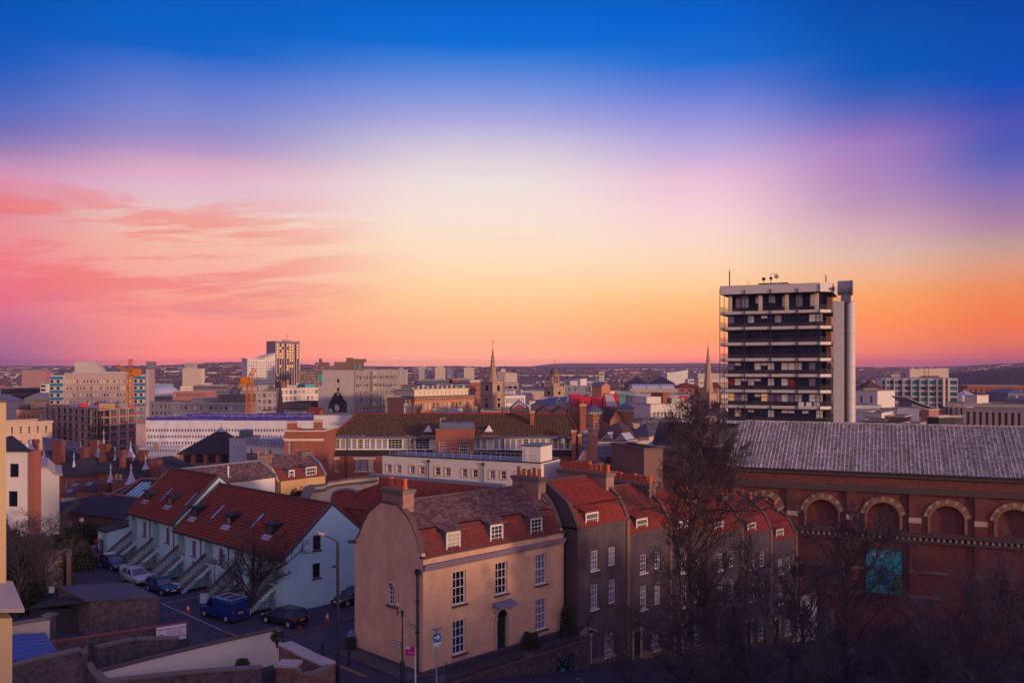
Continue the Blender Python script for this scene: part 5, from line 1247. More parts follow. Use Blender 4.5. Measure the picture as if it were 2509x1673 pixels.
# ================================================================ museum with big brick arches
MS = 1.26
mk('coping_dark2',(.10,.065,.065),var=.6,scale=2,rough=.9)
def museum():
 A = Vector((22*MS,89*MS)); u = Vector((.925,-.38)).normalized(); rz = atan2(u.y,u.x)
 zz = lambda z: 22-(22-z)*MS
 zb = -13.0; r = empty('museum_hall', (A.x,A.y,zb), rz, 'great red brick hall with round stone-trimmed blind arches and a long mossy grey pantiled roof', 'museum')
 L = 42.0; He = zz(12)-zb; Hr = zz(15.85)-zb; half = 8.6*MS; rad = 2.05*MS*.98
 ws = [2.87*MS+5.4*MS*k for k in range(6)]; zs = zz(8.0)-zb; z0 = zz(6.9)-zb
 b = MB(); edges = [0]
 rin = rad*.70; dpt = .55
 zlow = z0; top = zz(10.35)-zb
 b.facade((0,0,0),(1,0,0),L,zlow,[],.1)
 b.facade((0,0,top),(1,0,0),L,He-top,[],.1)
 cuts = []
 for k, w in enumerate(ws):
  xa, xb = w-rin, w+rin; N_ = 16
  prev = 0 if k == 0 else ws[k-1]+rin
  b.poly([(prev,0,zlow),(xa,0,zlow),(xa,0,top),(prev,0,top)])
  pts = [(w-rin*cos(pi*i/N_), zs+rin*sin(pi*i/N_)) for i in range(N_+1)]
  for p, q in zip(pts, pts[1:]): b.poly([(p[0],0,p[1]),(q[0],0,q[1]),(q[0],0,top),(p[0],0,top)]); b.poly([(p[0],0,p[1]),(p[0],dpt,p[1]),(q[0],dpt,q[1]),(q[0],0,q[1])])
  b.poly([(xa,0,zlow),(xa,dpt,zlow),(xa,dpt,zs),(xa,0,zs)]); b.poly([(xb,0,zs),(xb,dpt,zs),(xb,dpt,zlow),(xb,0,zlow)]); b.poly([(xa,0,zlow),(xb,0,zlow),(xb,dpt,zlow),(xa,dpt,zlow)])
  b.poly([(xa,dpt,zlow),(xb,dpt,zlow)]+[(p[0],dpt,p[1]) for p in pts[::-1]])
 b.poly([(ws[-1]+rin,0,zlow),(L,0,zlow),(L,0,top),(ws[-1]+rin,0,top)])
 b.facade((L,0,0),(0,1,0),2*half,He); b.facade((L,2*half,0),(-1,0,0),L,He); b.facade((0,2*half,0),(0,-1,0),2*half,He)
 b.poly([(0,0,He),(0,2*half,He),(0,half,Hr)]); b.poly([(L,0,He),(L,2*half,He),(L,half,Hr)])
 b.build('wall','brick_museum',r)
 for k, w in enumerate(ws):
  a = MB(); n = 13
  for i in range(n):
   a0 = .18+(pi-.36)*i/n; a1 = .18+(pi-.36)*(i+1)/n-.02; ro = rad*1.0+.0; q = [(w-rad*cos(t)*1.0, zs+rad*sin(t)) for t in (a0,a1)]; ri = rad*.81; s = [(w-ri*cos(t), zs+ri*sin(t)) for t in (a1,a0)]
   a.prism([(x,-.14,z) for x, z in q+s],(0,.138,0),i % 2)
  ri = rad*.81; r2 = rin+.02
  for i in range(20):
   a0, a1 = pi*i/20, pi*(i+1)/20; a.prism([(w-ri*cos(a0),-.2,zs+ri*sin(a0)),(w-ri*cos(a1),-.2,zs+ri*sin(a1)),(w-r2*cos(a1),-.2,zs+r2*sin(a1)),(w-r2*cos(a0),-.2,zs+r2*sin(a0))],(0,.36,0),1)
  for s in (-1,1): a.box(w+s*(ri+rin)/2-.16,-.2,z0,w+s*(ri+rin)/2+.16,-.01,zs,1)
  a.build('arch_ring',['arch_stone','arch_red'],r)
 c = MB(); c.box(-.25,-.55,top+.01,L,-.005,top+.35); c.box(-.2,-.35,top+.35,L,-.005,top+.7); c.box(-.4,-.5,He-.25,L,-.005,He+.1); c.build('cornice','coping_dark2',r)
 c = MB(); c.box(-.25,-.7,z0-.55,L,-.005,z0-.1); c.box(-.2,-.45,z0-1.3,L,-.005,z0-.95); c.build('string_course','coping_dark2',r)
 c = MB()
 for i in range(int(L/.62)): c.box(i*.62,-.42,z0-.95,i*.62+.26,-.005,z0-.56)
 c.build('dentil','concrete_pink',r)
 c = MB()
 for k in range(-1,6):
  m = ws[0]+5.4*MS*(k+.5); c.box(m-.62,-.32,0,m+.62,-.006,top); s_ = MB(); s_.box(m-.66,-.36,zs-.35,m+.66,-.005,zs+.25); s_.build('stone_band','stone_cream',r)
  for z in (zz(3.1)-zb, zz(.8)-zb): s_ = MB(); s_.box(m-.66,-.35,z,m+3.5,-.004,z+.3); s_.build('stone_band','coping',r)
 c.build('pilaster','brick_museum',r)
 sl = Vector((0,half,Hr-He)); pantile('roof','tile_grey',r,(-.5,-.45,He+.1),(1,0,0),sl,[(0,0),(L+.5,0),(L+.5,sl.length+.4),(0,sl.length+.4)],cw=.46,rh=1.38,amp=.19,lift=.05,res=6,kind='roman')
 b = MB(); b.prism([(-.4,half,Hr+.02),(-.4,2*half+.4,He-.1),(-.4,2*half+.4,He+.05),(-.4,half,Hr+.2)],(L+.4,0,0)); b.build('rear_roof','roof_grey',r)
 b = MB(); b.box(-.5,half-.15,Hr+.2,L,half+.5,Hr+.5)
 for i in range(int(L/.5)): b.tube((i*.5,half+.17,Hr+.42),(i*.5+.46,half+.17,Hr+.42),.2,.17,6)
 b.prism([(-.75,-.5,He+.05),(-.75,half,Hr+.15),(-.75,half,Hr+.5),(-.75,-.5,He+.35)],(.3,0,0)); b.build('ridge_tiles','tile_grey',r)
 g = MB(); g.box(-.6,-.75,He+.12,L,-.46,He+.32); g.build('gutter','dark_metal',r)
 for (x, w_, h_, m, nm) in ((12.8*MS,2.9,3.2,'blue_panel','door'),(21.5*MS,3.4,3.6,'blue_panel','door')):
  g = MB(); g.box(x,-.1,0,x+w_,-.01,h_+zz(-4.6)-zb-2.2); g.build(nm,m,r)
 g = MB(); g.box(ws[1]-1.2,-.6,0,ws[1]+1.4,-.01,zz(-1)-zb); g.build('porch','concrete_dark',r)
 g = MB();
 for i in range(7): g.bar((1.2+i*.34,.2,He+.75),(1.2+i*.34,1.9,He+1.6),.05)
 for i in range(3): g.bar((1.2,.2+i*.8,He+.75+i*.4),(3.3,.2+i*.8,He+.75+i*.4),.05)
 g.build('roof_ladder','steel',r)
 x0 = 12.2*MS; x1 = 15.3*MS; b0 = zz(1.0); b1 = zz(5.1); uv = Vector((u.x,u.y,0)); n_ = Vector((uv.y,-uv.x,0))
 o = Vector((A.x,A.y,0))+uv*x0+n_*.4; p = empty('poster_banner',(o.x,o.y,b0),rz,'large teal poster reading highlights on the brick hall wall','poster')
 Wb = x1-x0; Hb = b1-b0; g = MB(); g.box(0,-.06,0,Wb,.02,Hb); g.build('banner_panel','poster_teal',p)
 g = MB(); rr = random.Random(4)
 for (cx, cz, a, bb, mi) in ((.45,.30,.9,.55,0),(.40,.42,.55,.4,0),(.85,.2,.55,.9,1),(.2,.2,.35,.3,0),(.7,.12,.6,.25,0),(.62,.5,.5,.18,2),(.3,.6,.6,.12,2)):
  pts = []
  for i in range(12): t = 2*pi*i/12; q = rr.uniform(.7,1.1); pts.append((max(.05,min(Wb-.05,cx*Wb+a*q*cos(t)*MS)),-.07-.004*mi-.002*len(g.f),max(.05,min(Hb-.05,cz*Hb+bb*q*sin(t)*MS))))
  g.poly(pts,mi)
 g.build('poster_picture',['poster_dark','poster_green','blue_panel'],p)
 g = MB();
 for (a_,c_,d_,e_) in ((-.08,0,0,Hb),(Wb,Wb+.08,0,Hb),(-.08,Wb+.08,-.08,0),(-.08,Wb+.08,Hb,Hb+.08)): g.box(a_,-.1,d_,c_,.03,e_)
 g.build('frame','black_paint',p)
 text('highlights', .52*MS, p, (.25,-.09,Hb-.85), 'poster_text', maxw=Wb*.68)
museum()
# ================================================================ brick school with mossy roof
def school():
 D = 160; X0 = GX(782,D); X1 = GX(1421,D); zb = -10; r = empty('brick_school',(X0,D,zb),0,'long brick school with a mossy tiled hip roof and a white band of windows','school')
 W = X1-X0; L = lambda x: GX(x,D)-X0; h = lambda y, d=D: ZY(y,d)-zb
 He = h(1071); Hr = h(1018,167.5)
 xl, xr = L(815), L(1421); half = 7.5; sl = Vector((0,half,Hr-He)); SL = sl.length
 pantile('roof','tile_moss',r,(xl,.0,He+.25),(1,0,0),sl,[(0,0),(xr-xl,0),(xr-xl-1.8,SL),(2.9,SL)],cw=.42,rh=.46,amp=.10,lift=.05,res=4)
 b = MB(); b.poly([(xl,0,He+.2),(xl+2.9,half,Hr+.2),(xl,2*half,He+.2)]); b.poly([(xr,0,He+.2),(xr,2*half,He+.2),(xr-1.8,half,Hr+.2)]); b.poly([(xl,2*half,He+.2),(xl+2.9,half,Hr+.2),(xr-1.8,half,Hr+.2),(xr,2*half,He+.2)]); b.build('hip_slopes','tile_moss',r)
 b = MB(); b.tube((xl+2.9,half,Hr+.32),(xr-1.8,half,Hr+.32),.2,n=6); b.tube((xl-.1,-.1,He+.35),(xl+2.9,half,Hr+.32),.2,n=6); b.tube((xr,0,He+.35),(xr-1.8,half,Hr+.32),.2,n=6); b.build('ridge_tiles','tile_bright',r)
 b = MB(); b.box(-.4,-.9,He-.1,xr+.2,.2,He+.18); b.build('flat_eaves','slate_blue',r)
 zc0, zc1 = h(1103,159), h(1074,159); hw = zc1-zc0; rs = random.Random(8)
 xs = L(784)
 pattern = []
 x = xs+.3; xe = L(1072); seq = []
 def fill(xa, xe, mods):
  x = xa; i = 0
  while x < xe-.9:
   m = mods[i % len(mods)]; w = {'p':1.0,'w':1.15,'v':2.7}[m]
   if x+w > xe: break
   seq.append((x+.12,x+w-.12,m)); x += w; i += 1
 fill(xs+.3, L(1071), 'pwwpppwwpwpvpwvv'); fill(L(1164), L(1405), 'pwwppppwwpppwwpw')
 holes = [(a,c_,.18,hw-.18) for a,c_,m in seq]
 b = MB(); b.facade((0,-.02,zc0),(1,0,0),L(1072),hw,[q for q in holes if q[0] < L(1072)-.5],.12)
 o2 = L(1163); b.facade((o2,-.02,zc0),(1,0,0),L(1407)-o2,hw,[(q[0]-o2,q[1]-o2,q[2],q[3]) for q in holes if q[0] > o2],.12)
 b.build('white_band','white_paint',r)
 for a,c_,m in seq:
  if m == 'p': pan = MB(); pan.box(a,.05,zc0+.18,c_,.1,zc0+hw-.18); pan.build('grey_panel','grey_panel',r)
  else: put_win(r,(0,-.02,zc0),(1,0,0),a,.18,c_-a,hw-.36,4 if m == 'v' else 3,4,'white_paint',rs.choice(['glass_red','glass_purple','glass_dark','glass_dark','glass_cream','glass_curtain'] if m == 'w' else ['glass_dark','glass_purple']),.12,.05,.045)
 b = MB(); b.prism([(-.2,-1.2,zc0-.75),(-.2,-.05,zc0-.02),(-.2,-.05,zc0-.25),(-.2,-1.2,zc0-.95)],(L(1407)+.4,0,0)); b.build('lean_to_roof','slate_dark',r)
 H1 = zc0-.9; Wd = L(1407); hs = []; specs = []
 for (xa, xb, n) in ((796,831,2),(872,919,3),(1190,1225,2),(1250,1297,3),(1330,1365,2)):
  a, c_ = L(xa), L(xb); ww = (c_-a)/n
  for i in range(n): hs.append((a+ww*i+.12,a+ww*(i+1)-.12,H1-2.75,H1-.75)); specs.append(1)
 b = MB(); b.facade((0,-1.0,0),(1,0,0),Wd,H1,hs,.15); b.box(0,-.75,0,Wd,14,H1-.03); b.build('wall','brick_red',r)
 for q in hs: put_win(r,(0,-1.0,0),(1,0,0),q[0],q[2],q[1]-q[0],q[3]-q[2],3,4,'white_paint',rs.choice(['glass_dark','glass_purple','glass_cream']),.15,.06,.04)
 b = MB()
 for (xa, xb, n) in ((796,831,2),(872,919,3),(1190,1225,2),(1250,1297,3),(1330,1365,2)): b.box(L(xa)-.25,-1.1,H1-.72,L(xb)+.25,-1.003,H1-.3); b.box(L(xa)-.2,-1.12,H1-2.95,L(xb)+.2,-1.003,H1-2.78)
 b.build('stone_lintel','cream_render',r)
 b = MB();
 for x in (851,1002,1233,1371): b.tube((L(x),-1.15,0),(L(x),-1.15,H1+.2),.08,n=6); b.tube((L(x),-.12,zc0),(L(x),-.12,He),.06,n=6)
 b.build('downpipe','dark_metal',r)
 xa, xb = L(1072.5), L(1163); Ht = h(1053,155); b = MB(); q = [(L(1080)-xa,L(1100)-xa,Ht-4.3,Ht-2.2),(L(1129)-xa,L(1149)-xa,Ht-4.3,Ht-2.2)]
 b.facade((xa,-4,0),(1,0,0),xb-xa,Ht,q,.2); b.facade((xb,-4,0),(0,1,0),6,Ht); b.facade((xa,2,0),(0,-1,0),6,Ht); b.poly([(xa,-4,Ht-.1),(xb,-4,Ht-.1),(xb,2,Ht-.1),(xa,2,Ht-.1)]); bay = b.build('stair_bay','brick_red',r)
 for k in q: put_win(r,(xa,-4,0),(1,0,0),k[0],k[2],k[1]-k[0],k[3]-k[2],4,4,'white_paint','glass_dark' if k is q[1] else 'glass_red',.2,.08,.05,name='window')
 b = MB(); b.box(xa-.12,-4.12,Ht,xb+.12,-3.6,Ht+.18); b.box(xa-.12,-3.6,Ht,xa+.3,2,Ht+.18); b.box(xb-.3,-3.6,Ht,xb+.12,2,Ht+.18); b.box(xa-.05,-4.07,Ht-1.9,xb+.05,-4.003,Ht-1.65); b.build('coping','coping',r)
 b = MB(); b.box(xa+.6,-3.2,Ht,xb-.1,.5,Ht+1.05); b.build('water_tank','slate_blue',r)
 xa, xb = GX(697,150)-X0, GX(793,150)-X0; Ht = h(1057,150); b = MB(); q = [(.7,1.25,Ht-4.6,Ht-1.6)]
 b.facade((xa,-10,0),(1,0,0),xb-xa,Ht,q,.2); b.facade((xb,-10,0),(0,1,0),12,Ht); b.facade((xa,2,0),(0,-1,0),12,Ht); b.poly([(xa,-10,Ht-.3),(xb,-10,Ht-.3),(xb,2,Ht-.3),(xa,2,Ht-.3)]); b.build('wing_wall','brick_red',r)
 put_win(r,(xa,-10,0),(1,0,0),.7,Ht-4.6,.55,3.0,2,6,'white_paint','glass_dark',.2,.06,.04)
 b = MB(); b.box(xa-.15,-10.15,Ht,xb+.15,-9.7,Ht+.2); b.box(xa-.15,-9.7,Ht,xa+.25,2,Ht+.2); b.box(xb-.25,-9.7,Ht,xb+.15,2,Ht+.2); b.box(xa-.04,-10.06,Ht-1.55,xb+.04,-10.003,Ht-1.2); b.build('wing_coping','cream_render',r)
 for (x0p,x1p,yt,dd) in ((703,724,1032,-8),(769,787,1029,-7)):
  x0_, x1_ = GX(x0p,D+dd)-X0, GX(x1p,D+dd)-X0; stack(r,x0_,dd,x1_,dd+1.2,Ht-1,h(yt,D+dd),0,'brick_red','stone_cream')
 for (x0p,x1p,yt,dd,z0) in ((1299,1309,1007,3.5,He+1),(1421,1436,990,6,0),(1401,1411,1054,-3,0),(1417,1426,1064,-2,0)):
  x0_, x1_ = GX(x0p,D+dd)-X0, GX(x1p,D+dd)-X0; stack(r,x0_,dd,x1_,dd+1.0,z0,h(yt,D+dd),1 if yt < 1000 else 0,'brick_red','stone_cream')
 for xp in (1047,1197):
  x = L(xp); b = MB(); b.prism([(x-.75,.9,He+.95),(x+.75,.9,He+.95),(x,.9,He+2.0)],(0,2.2,0)); b.build('roof_vent','white_paint',r)
  b = MB(); b.prism([(x-.9,.8,He+.8),(x+.9,.8,He+.8),(x+.9,.8,He+.93),(x-.9,.8,He+.93)],(0,1,.2)); b.build('vent_apron','lead',r)
 b = MB(); b.tube((L(1081),-2,Ht),(L(1081),-2,h(1022)),.05); b.tube((L(1081),-2,h(1024)),(L(1095),-2,h(1024)),.04)
 for q in range(4): b.tube((L(1083+3*q),-2,h(1027)),(L(1083+3*q),-2,h(1021)),.025)
 b.build('aerial','steel',r)
school()
# pink brick wall stack and duct to the right of the school
def pink_stack():
 D = 140; zb = -10; r = empty('brick_gable_wall',(GX(1437,D),D,zb),R(-6),'tall pinkish brick gable wall with a slanting top beside the silver duct','wall'); W = 27*D/F
 b = MB(); z1 = ZY(1062,D)-zb; z2 = ZY(1056,D)-zb; b.prism([(0,0,0),(W,0,0),(W,0,z2),(0,0,z1)],(0,4,0)); b.build('wall','brick_pink',r)
 b = MB(); b.prism([(-.1,-.1,z1+.01),(W+.1,-.1,z2+.01),(W+.1,-.1,z2+.2),(-.1,-.1,z1+.2)],(0,4.2,0)); b.build('coping','coping',r)
 r = empty('silver_duct',(GX(1432,D-1),D-1,zb),0,'dark ventilation duct with silver bands and an angled silver pipe beside the pinkish brick wall','duct')
 b = MB(); z1 = ZY(1058,D)-zb; z0 = ZY(1103,D)-zb; b.tube((0,0,z0),(0,0,z1),.42,n=10); b.build('duct','slate_blue',r)
 b = MB(); b.tube((-.1,0,z1),(.5,-.1,z1+.15),.4,n=10)
 for q in range(4): z = z0+(z1-z0)*q/3.2; b.lathe((0,0,z),[(.44,0),(.44,.12)],10)
 b.tube((0,0,z0),(-1.55,-1,z0-2.6),.3,n=8); b.build('silver_pipe','steel',r)
pink_stack()
# ================================================================ white flat-roofed block
def white_block():
 A = Vector((GX(937,130),130)); B_ = Vector((GX(1326,119),119)); d = B_-A; W = d.length; rz = atan2(d.y,d.x); zb = -8; H = 9.3-zb
 r = empty('white_block',(A.x,A.y,zb),rz,'long low white rendered block with square stone-framed windows, blue flat roof and railings','building')
 def uof(px):
  k = (px-1254.5)/F; return (k*A.y-A.x)/(d.x/W-k*d.y/W)
 hs = [(uof(c)-.5,uof(c)+.5,H-2.45,H-1.25) for c in (953,977,1010,1034,1072,1097,1138,1164,1206,1233,1269,1295)]
 b = MB(); b.facade((0,0,0),(1,0,0),W,H,hs,.16); b.facade((W,0,0),(0,1,0),6.5,H); b.facade((W,6.5,0),(-1,0,0),W,H); b.facade((0,6.5,0),(0,-1,0),6.5,H); b.build('wall','white_render',r)
 rs = random.Random(2)
 for q in hs:
  put_win(r,(0,0,0),(1,0,0),q[0]+.1,q[2]+.08,.8,1.04,2,2,'white_paint',rs.choice(['glass_purple','glass_dark','glass_red','glass_curtain']),.16,.08,.05)
 for q in hs:
  b = MB()
  for (a,c_,e,f) in ((q[0]-.1,q[0]+.1,q[2]-.1,q[3]+.1),(q[1]-.1,q[1]+.1,q[2]-.1,q[3]+.1),(q[0]+.1,q[1]-.1,q[2]-.1,q[2]+.08),(q[0]+.1,q[1]-.1,q[3]-.08,q[3]+.1)): b.box(a,-.04,e,c_,.155,f)
  b.build('stone_surround','stone_cream',r)
 b = MB(); b.box(-.1,-.15,H,W+.1,.15,H+.12); b.box(-.1,.15,H,.15,6.6,H+.12); b.box(W-.15,.15,H,W+.1,6.6,H+.12); b.build('roof_edge','slate_dark',r)
 b = MB(); b.box(.15,.15,H-.2,W-.15,6.5,H+.04); b.build('roof','slate_blue',r)
 x0 = W-2.95; b = MB(); b.box(x0,.35,H+.04,W-.25,4.2,H+2.15); b.build('roof_cabin','white_render',r); b = MB(); b.box(x0-.1,.25,H+2.15,W-.15,4.3,H+2.35); b.build('cabin_roof','slate_blue',r)
 b = MB(); b.box(x0+.4,.3,H+.3,x0+.9,.345,H+1.8); b.build('cabin_door','white_paint',r)
 b = MB()
 n = 15
 for i in range(n): x = .6+(x0-1.2)*i/(n-1); b.tube((x,1.0,H+.05),(x,1.0,H+1.05),.035,n=4); b.tube((x,5.6,H+.05),(x,5.6,H+1.05),.03,n=4)
 for z in (.55,1.02): b.tube((.6,1,H+z),(x0-.6,1,H+z),.03,n=4); b.tube((.6,5.6,H+z),(x0-.6,5.6,H+z),.03,n=4)
 for z in (.5,1.0): b.tube((x0+.3,.1,H+z),(W-.6,-.25,H+z),.03,n=4)
 b.build('railing','steel',r)
 b = MB()
 for px in (1051,1185): x = uof(px); b.tube((x,-.12,0),(x,-.12,H-.6),.07,n=6); b.box(x-.16,-.25,H-.65,x+.16,-.01,H-.3)
 b.build('downpipe','dark_metal',r)
white_block()
# ================================================================ wrapped building
def wrapped():
 D = 270; x0, x1 = GX(358,D), GX(872,D); zb = -25; r = empty('wrapped_scaffold_building',(x0,D,zb),0,'huge scaffold wrapped in white sheeting with rows of dark holes and blue netting above','building site')
 W = x1-x0; H = ZY(1030,D)-zb; b = MB(); n = 70
 ids = []
 lv = [0,3,6,9,11.8,13.7,15.6,17.5,19.4,21.3,23.2,25.1,27,28.5,H-3.4,H-1.7,H]; lv = sorted(set([v for v in lv if v <= H]))
 for z in lv: ids.append([b.vt((W*i/n, -.25-.25*noise.noise(Vector((i*.35,z*.25,2))), z)) for i in range(n+1)])
 for A_, B_ in zip(ids, ids[1:]):
  for i in range(n): b.f.append([A_[i],A_[i+1],B_[i+1],B_[i]]); b.m.append(0)
 b.box(0,.4,0,W,17,H-.2); b.build('sheeting','wrap_white',r)
 b = MB()
 for j in range(12):
  z = H-2.9-j*1.9
  if z < 1: break
  for i in range(int(W/.88)):
   x = .5+i*.88+(.44 if j % 2 else 0)
   if x > W-.3: continue
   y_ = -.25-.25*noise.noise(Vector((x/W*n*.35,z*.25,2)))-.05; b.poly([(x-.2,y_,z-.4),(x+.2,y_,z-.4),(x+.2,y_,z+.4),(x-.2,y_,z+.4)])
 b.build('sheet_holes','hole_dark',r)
 b = MB()
 for j in range(13):
  z = H-3.1-j*1.9
  if z > 1: b.box(-.1,-.42,z-.05,W,-.5,z+.0)
 b.build('batten','lead_pale',r)
 rs = random.Random(9)
 for (xa, xb, dd, z0, z1) in ((0,W*.97,6,0,1.2),(W*.37,W*.80,0,0,1.2),(0,W*.2,0,.2,1.1),(W*.1,W*.75,14,.3,1.5)):
  b = MB(); x = xa
  while x < xb:
   w = rs.uniform(.8,2.2); h1 = z1*rs.uniform(.82,1.08); b.poly([(x,dd,H+z0),(min(xb,x+w),dd,H+z0),(min(xb,x+w),dd+.1,H+h1),(x,dd+.1,H+h1*rs.uniform(.93,1))]); x += w
  k = int((xb-xa)/2.4)
  b.build('blue_netting','blue_net',r); b = MB()
  for i in range(k+1): b.tube((xa+i*2.4,dd+.15,H-.2),(xa+i*2.4,dd+.15,H+z1+.25),.06,n=4)
  b.bar((xa,dd+.15,H+z1),(xb,dd+.15,H+z1),.08); b.build('scaffold_tube','steel',r)
 b = MB(); b.box(W*.80,-.3,H-3.1,W*.995,.3,H+1.6); b.build('plain_banner','wrap_white',r)
 text('LONG',1.25,r,(W*.875,-.33,H-1.3),'concrete_dark',maxw=3.0)
 xa = GX(341,262)-x0; xb = GX(440,262)-x0; H2 = ZY(1096,262)-zb; b = MB(); b.box(xa,-8,0,xb,-.6,H2); b.build('lower_sheeting','wrap_white',r)
 b = MB()
 for j in range(10):
  z = H2-.9-j*1.9
  for i in range(int((xb-xa)/.84)):
   x = xa+.4+i*.84+(.4 if j % 2 else 0)
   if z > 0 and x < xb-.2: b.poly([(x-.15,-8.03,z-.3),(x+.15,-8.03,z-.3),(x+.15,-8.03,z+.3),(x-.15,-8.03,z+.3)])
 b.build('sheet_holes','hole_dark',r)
 b = MB(); b.box(GX(379,260)-x0-.4,-9.5,H2-.2,GX(379,260)-x0+.5,-8.5,H2+1.4); b.build('hoist','yellow_render',r)
 b = MB(); b.box(-2.6,-1,0,-.1,1.2,H-1); b.build('net_edge','concrete_pink',r)
wrapped()
# ================================================================ buildings left of centre, behind the near terrace
def pyramid_hall():
 D = 170; A = GX(436,D); zb = -12; r = empty('brick_pier_hall',(A,D,zb),R(4),'dark pyramid-roofed hall with red brick piers and glowing orange ground-floor windows','building'); h = lambda y: ZY(y,D)-zb
 W = (562-436)*D/F+2.6; H = h(1112); b = MB(); b.box(.3,.5,0,W-.3,9,H); b.build('wall','concrete_dark',r)
 b = MB(); b.poly([(-.4,-.4,H),(W,-.4,H),(W*.60,4.5,h(1058)),(W*.52,4.5,h(1058))]); b.poly([(W,-.4,H),(W,9.5,H),(W*.60,4.5,h(1058))]); b.poly([(W,9.5,H),(-.4,9.5,H),(W*.52,4.5,h(1058)),(W*.60,4.5,h(1058))]); b.poly([(-.4,9.5,H),(-.4,-.4,H),(W*.52,4.5,h(1058))]); b.poly([(-.4,-.4,H),(-.4,9.5,H),(W,9.5,H),(W,-.4,H)]); b.build('roof','slate_dark',r)
 b = MB(); b.lathe((W*.56,4.5,h(1062)),[(.9,0),(.5,.5),(.1,.9),(.05,1.7)],8); b.build('lead_cap','lead',r)
 for i in range(4): b = MB(); x = .1+i*2.3; b.box(x,-.15,0,x+.75,.45,H-.1); b.build('brick_pier','brick_red',r)
 g = MB();
 for i in range(4):
  x = 1.0+i*2.3
  for q in range(3): g.box(x+.1+q*.42,.4,H-1.7,x+.4+q*.42,.49,H-.3)
 g.build('window','glass_dark',r)
 g = MB()
 for (i, q) in ((0,0),(0,1),(1,0),(2,0),(2,1),(2,2),(0,2)):
  x = 1.0+i*2.3+.1+q*.42; g.prism([(x,.38,H-5.3),(x+.33,.38,H-5.3),(x+.33,.38,H-4.2),(x+.16,.38,H-3.9),(x,.38,H-4.2)],(0,.08,0))
 g.build('lit_window','glass_lit',r)
 b = MB(); b.box(W-.1,.6,0,W+2.9,7,H-.05); b.build('side_wing','brick_red',r); g = MB()
 for x in (W+.5,W+1.75): g.box(x,.52,H-1.5,x+.7,.595,H-.7)
 g.build('side_window','grey_paint',r)
pyramid_hall()
Bd('modern_block','white and grey-blue clad modern block behind the pyramid-roofed hall',562,166,604,166,1077,9,'lead_pale',rows=3,cols=3,fh=2.9,to=.9,wh=1.1,wf=.3,nx=1,ny=1,glass=['glass_dark'],zb=-13,boxes=[(.4,.9,.2,.6,1.6,'slate_blue')])
r = Bd('modern_block','lower white flat-roofed modern wing with railings and roof plant',604,164,700,160,1092,9,'white_render',rows=3,cols=5,fh=2.9,to=1.3,wh=1.2,wf=.3,nx=1,ny=1,glass=['glass_dark','glass_red'],zb=-13,boxes=[(.05,.35,.3,.7,1.2,'lead_pale'),(.6,.9,.3,.7,.9,'steel')],rmat='lead_pale')
W, H = r['W'], r['H']; b = MB(); b.box(.02,-.03,H-2.6,W-.02,-.003,H-1.25); b.box(.02,-.03,H-5.6,W-.02,-.003,H-4.3); b.build('cladding_band','slate_blue',r)
b = MB();
for i in range(12): b.tube((W*i/11,0,H+.2),(W*i/11,0,H+1.2),.035,n=4)
b.tube((0,0,H+1.2),(W,0,H+1.2),.035,n=4); b.tube((0,0,H+.7),(W,0,H+.7),.03,n=4)
for x in (W*.14,W*.62): b.tube((x,-.15,0),(x,-.15,H-.4),.09,n=6)
b.build('railing','dark_metal',r)
def frame_house(name, label, A, B_, zb, He, Hr, dep, wall, tmat, cat='house', low=None, lmat=None, group=None, cw=.28, rh=.36, tiles=True, roofs=(0,1)):
 """house on ground line A-B with pitched or mansard roof; returns root, W and slopes in local metres above zb"""
 A = Vector(A); B_ = Vector(B_); d = B_-A; W = d.length; rz = atan2(d.y,d.x)
 r = empty(name,(A.x,A.y,zb),rz,label,cat,group); r['W'] = W
 if low: (ly, lz) = low      # mansard break: ly metres in, lz height
 b = MB()
 return r, W
def long_house():
 B_ = Vector((-32.2,122)); u = Vector((.573,.819)); A = B_-u*14; r, W = frame_house('long_house','long low white house with a dark old tiled roof behind the near terrace',A,B_,-6,0,0,7,'','')
 H = 7.05+6; Hr = 8.9+6; b = MB(); b.facade((0,0,0),(1,0,0),W,H,[(W-2.3,W-1.2,H-3.6,H-2.6)],.12); b.facade((W,0,0),(0,1,0),7,H); b.facade((W,7,0),(-1,0,0),W,H); b.facade((0,7,0),(0,-1,0),7,H)
 b.poly([(0,0,H),(0,7,H),(0,3.5,Hr)]); b.poly([(W,0,H),(W,7,H),(W,3.5,Hr)]); b.build('wall','white_render',r); put_win(r,(0,0,0),(1,0,0),W-2.3,H-3.6,1.1,1.0,3,1,'white_paint','glass_blue',.12)
 s = Vector((0,3.7,Hr-H)); pantile('roof','tile_old',r,(-.1,-.25,H+.02),(1,0,0),s,[(0,0),(W+.2,0),(W+.2,s.length),(0,s.length)],cw=.3,rh=.4,amp=.07)
 b = MB(); b.prism([(-.1,3.4,Hr+.1),(-.1,7.3,H-.1),(-.1,7.3,H+.05),(-.1,3.4,Hr+.25)],(W+.2,0,0)); b.build('rear_roof','slate_dark',r)
 b = MB(); b.tube((-.1,3.45,Hr+.22),(W+.1,3.45,Hr+.22),.15,n=6); b.prism([(W,-.2,H+.1),(W,3.5,Hr+.2),(W,3.5,Hr+.36),(W,-.2,H+.26)],(.3,0,0)); b.build('ridge','lead',r)
 b = MB(); b.lathe((W*.52,1.2,H+.6),[(.1,0),(.1,1.3),(.14,1.35),(.1,1.5)],6); b.box(W*.52-.3,.9,H+.45,W*.52+.3,1.5,H+.72); b.build('flue','white_paint',r)
long_house()
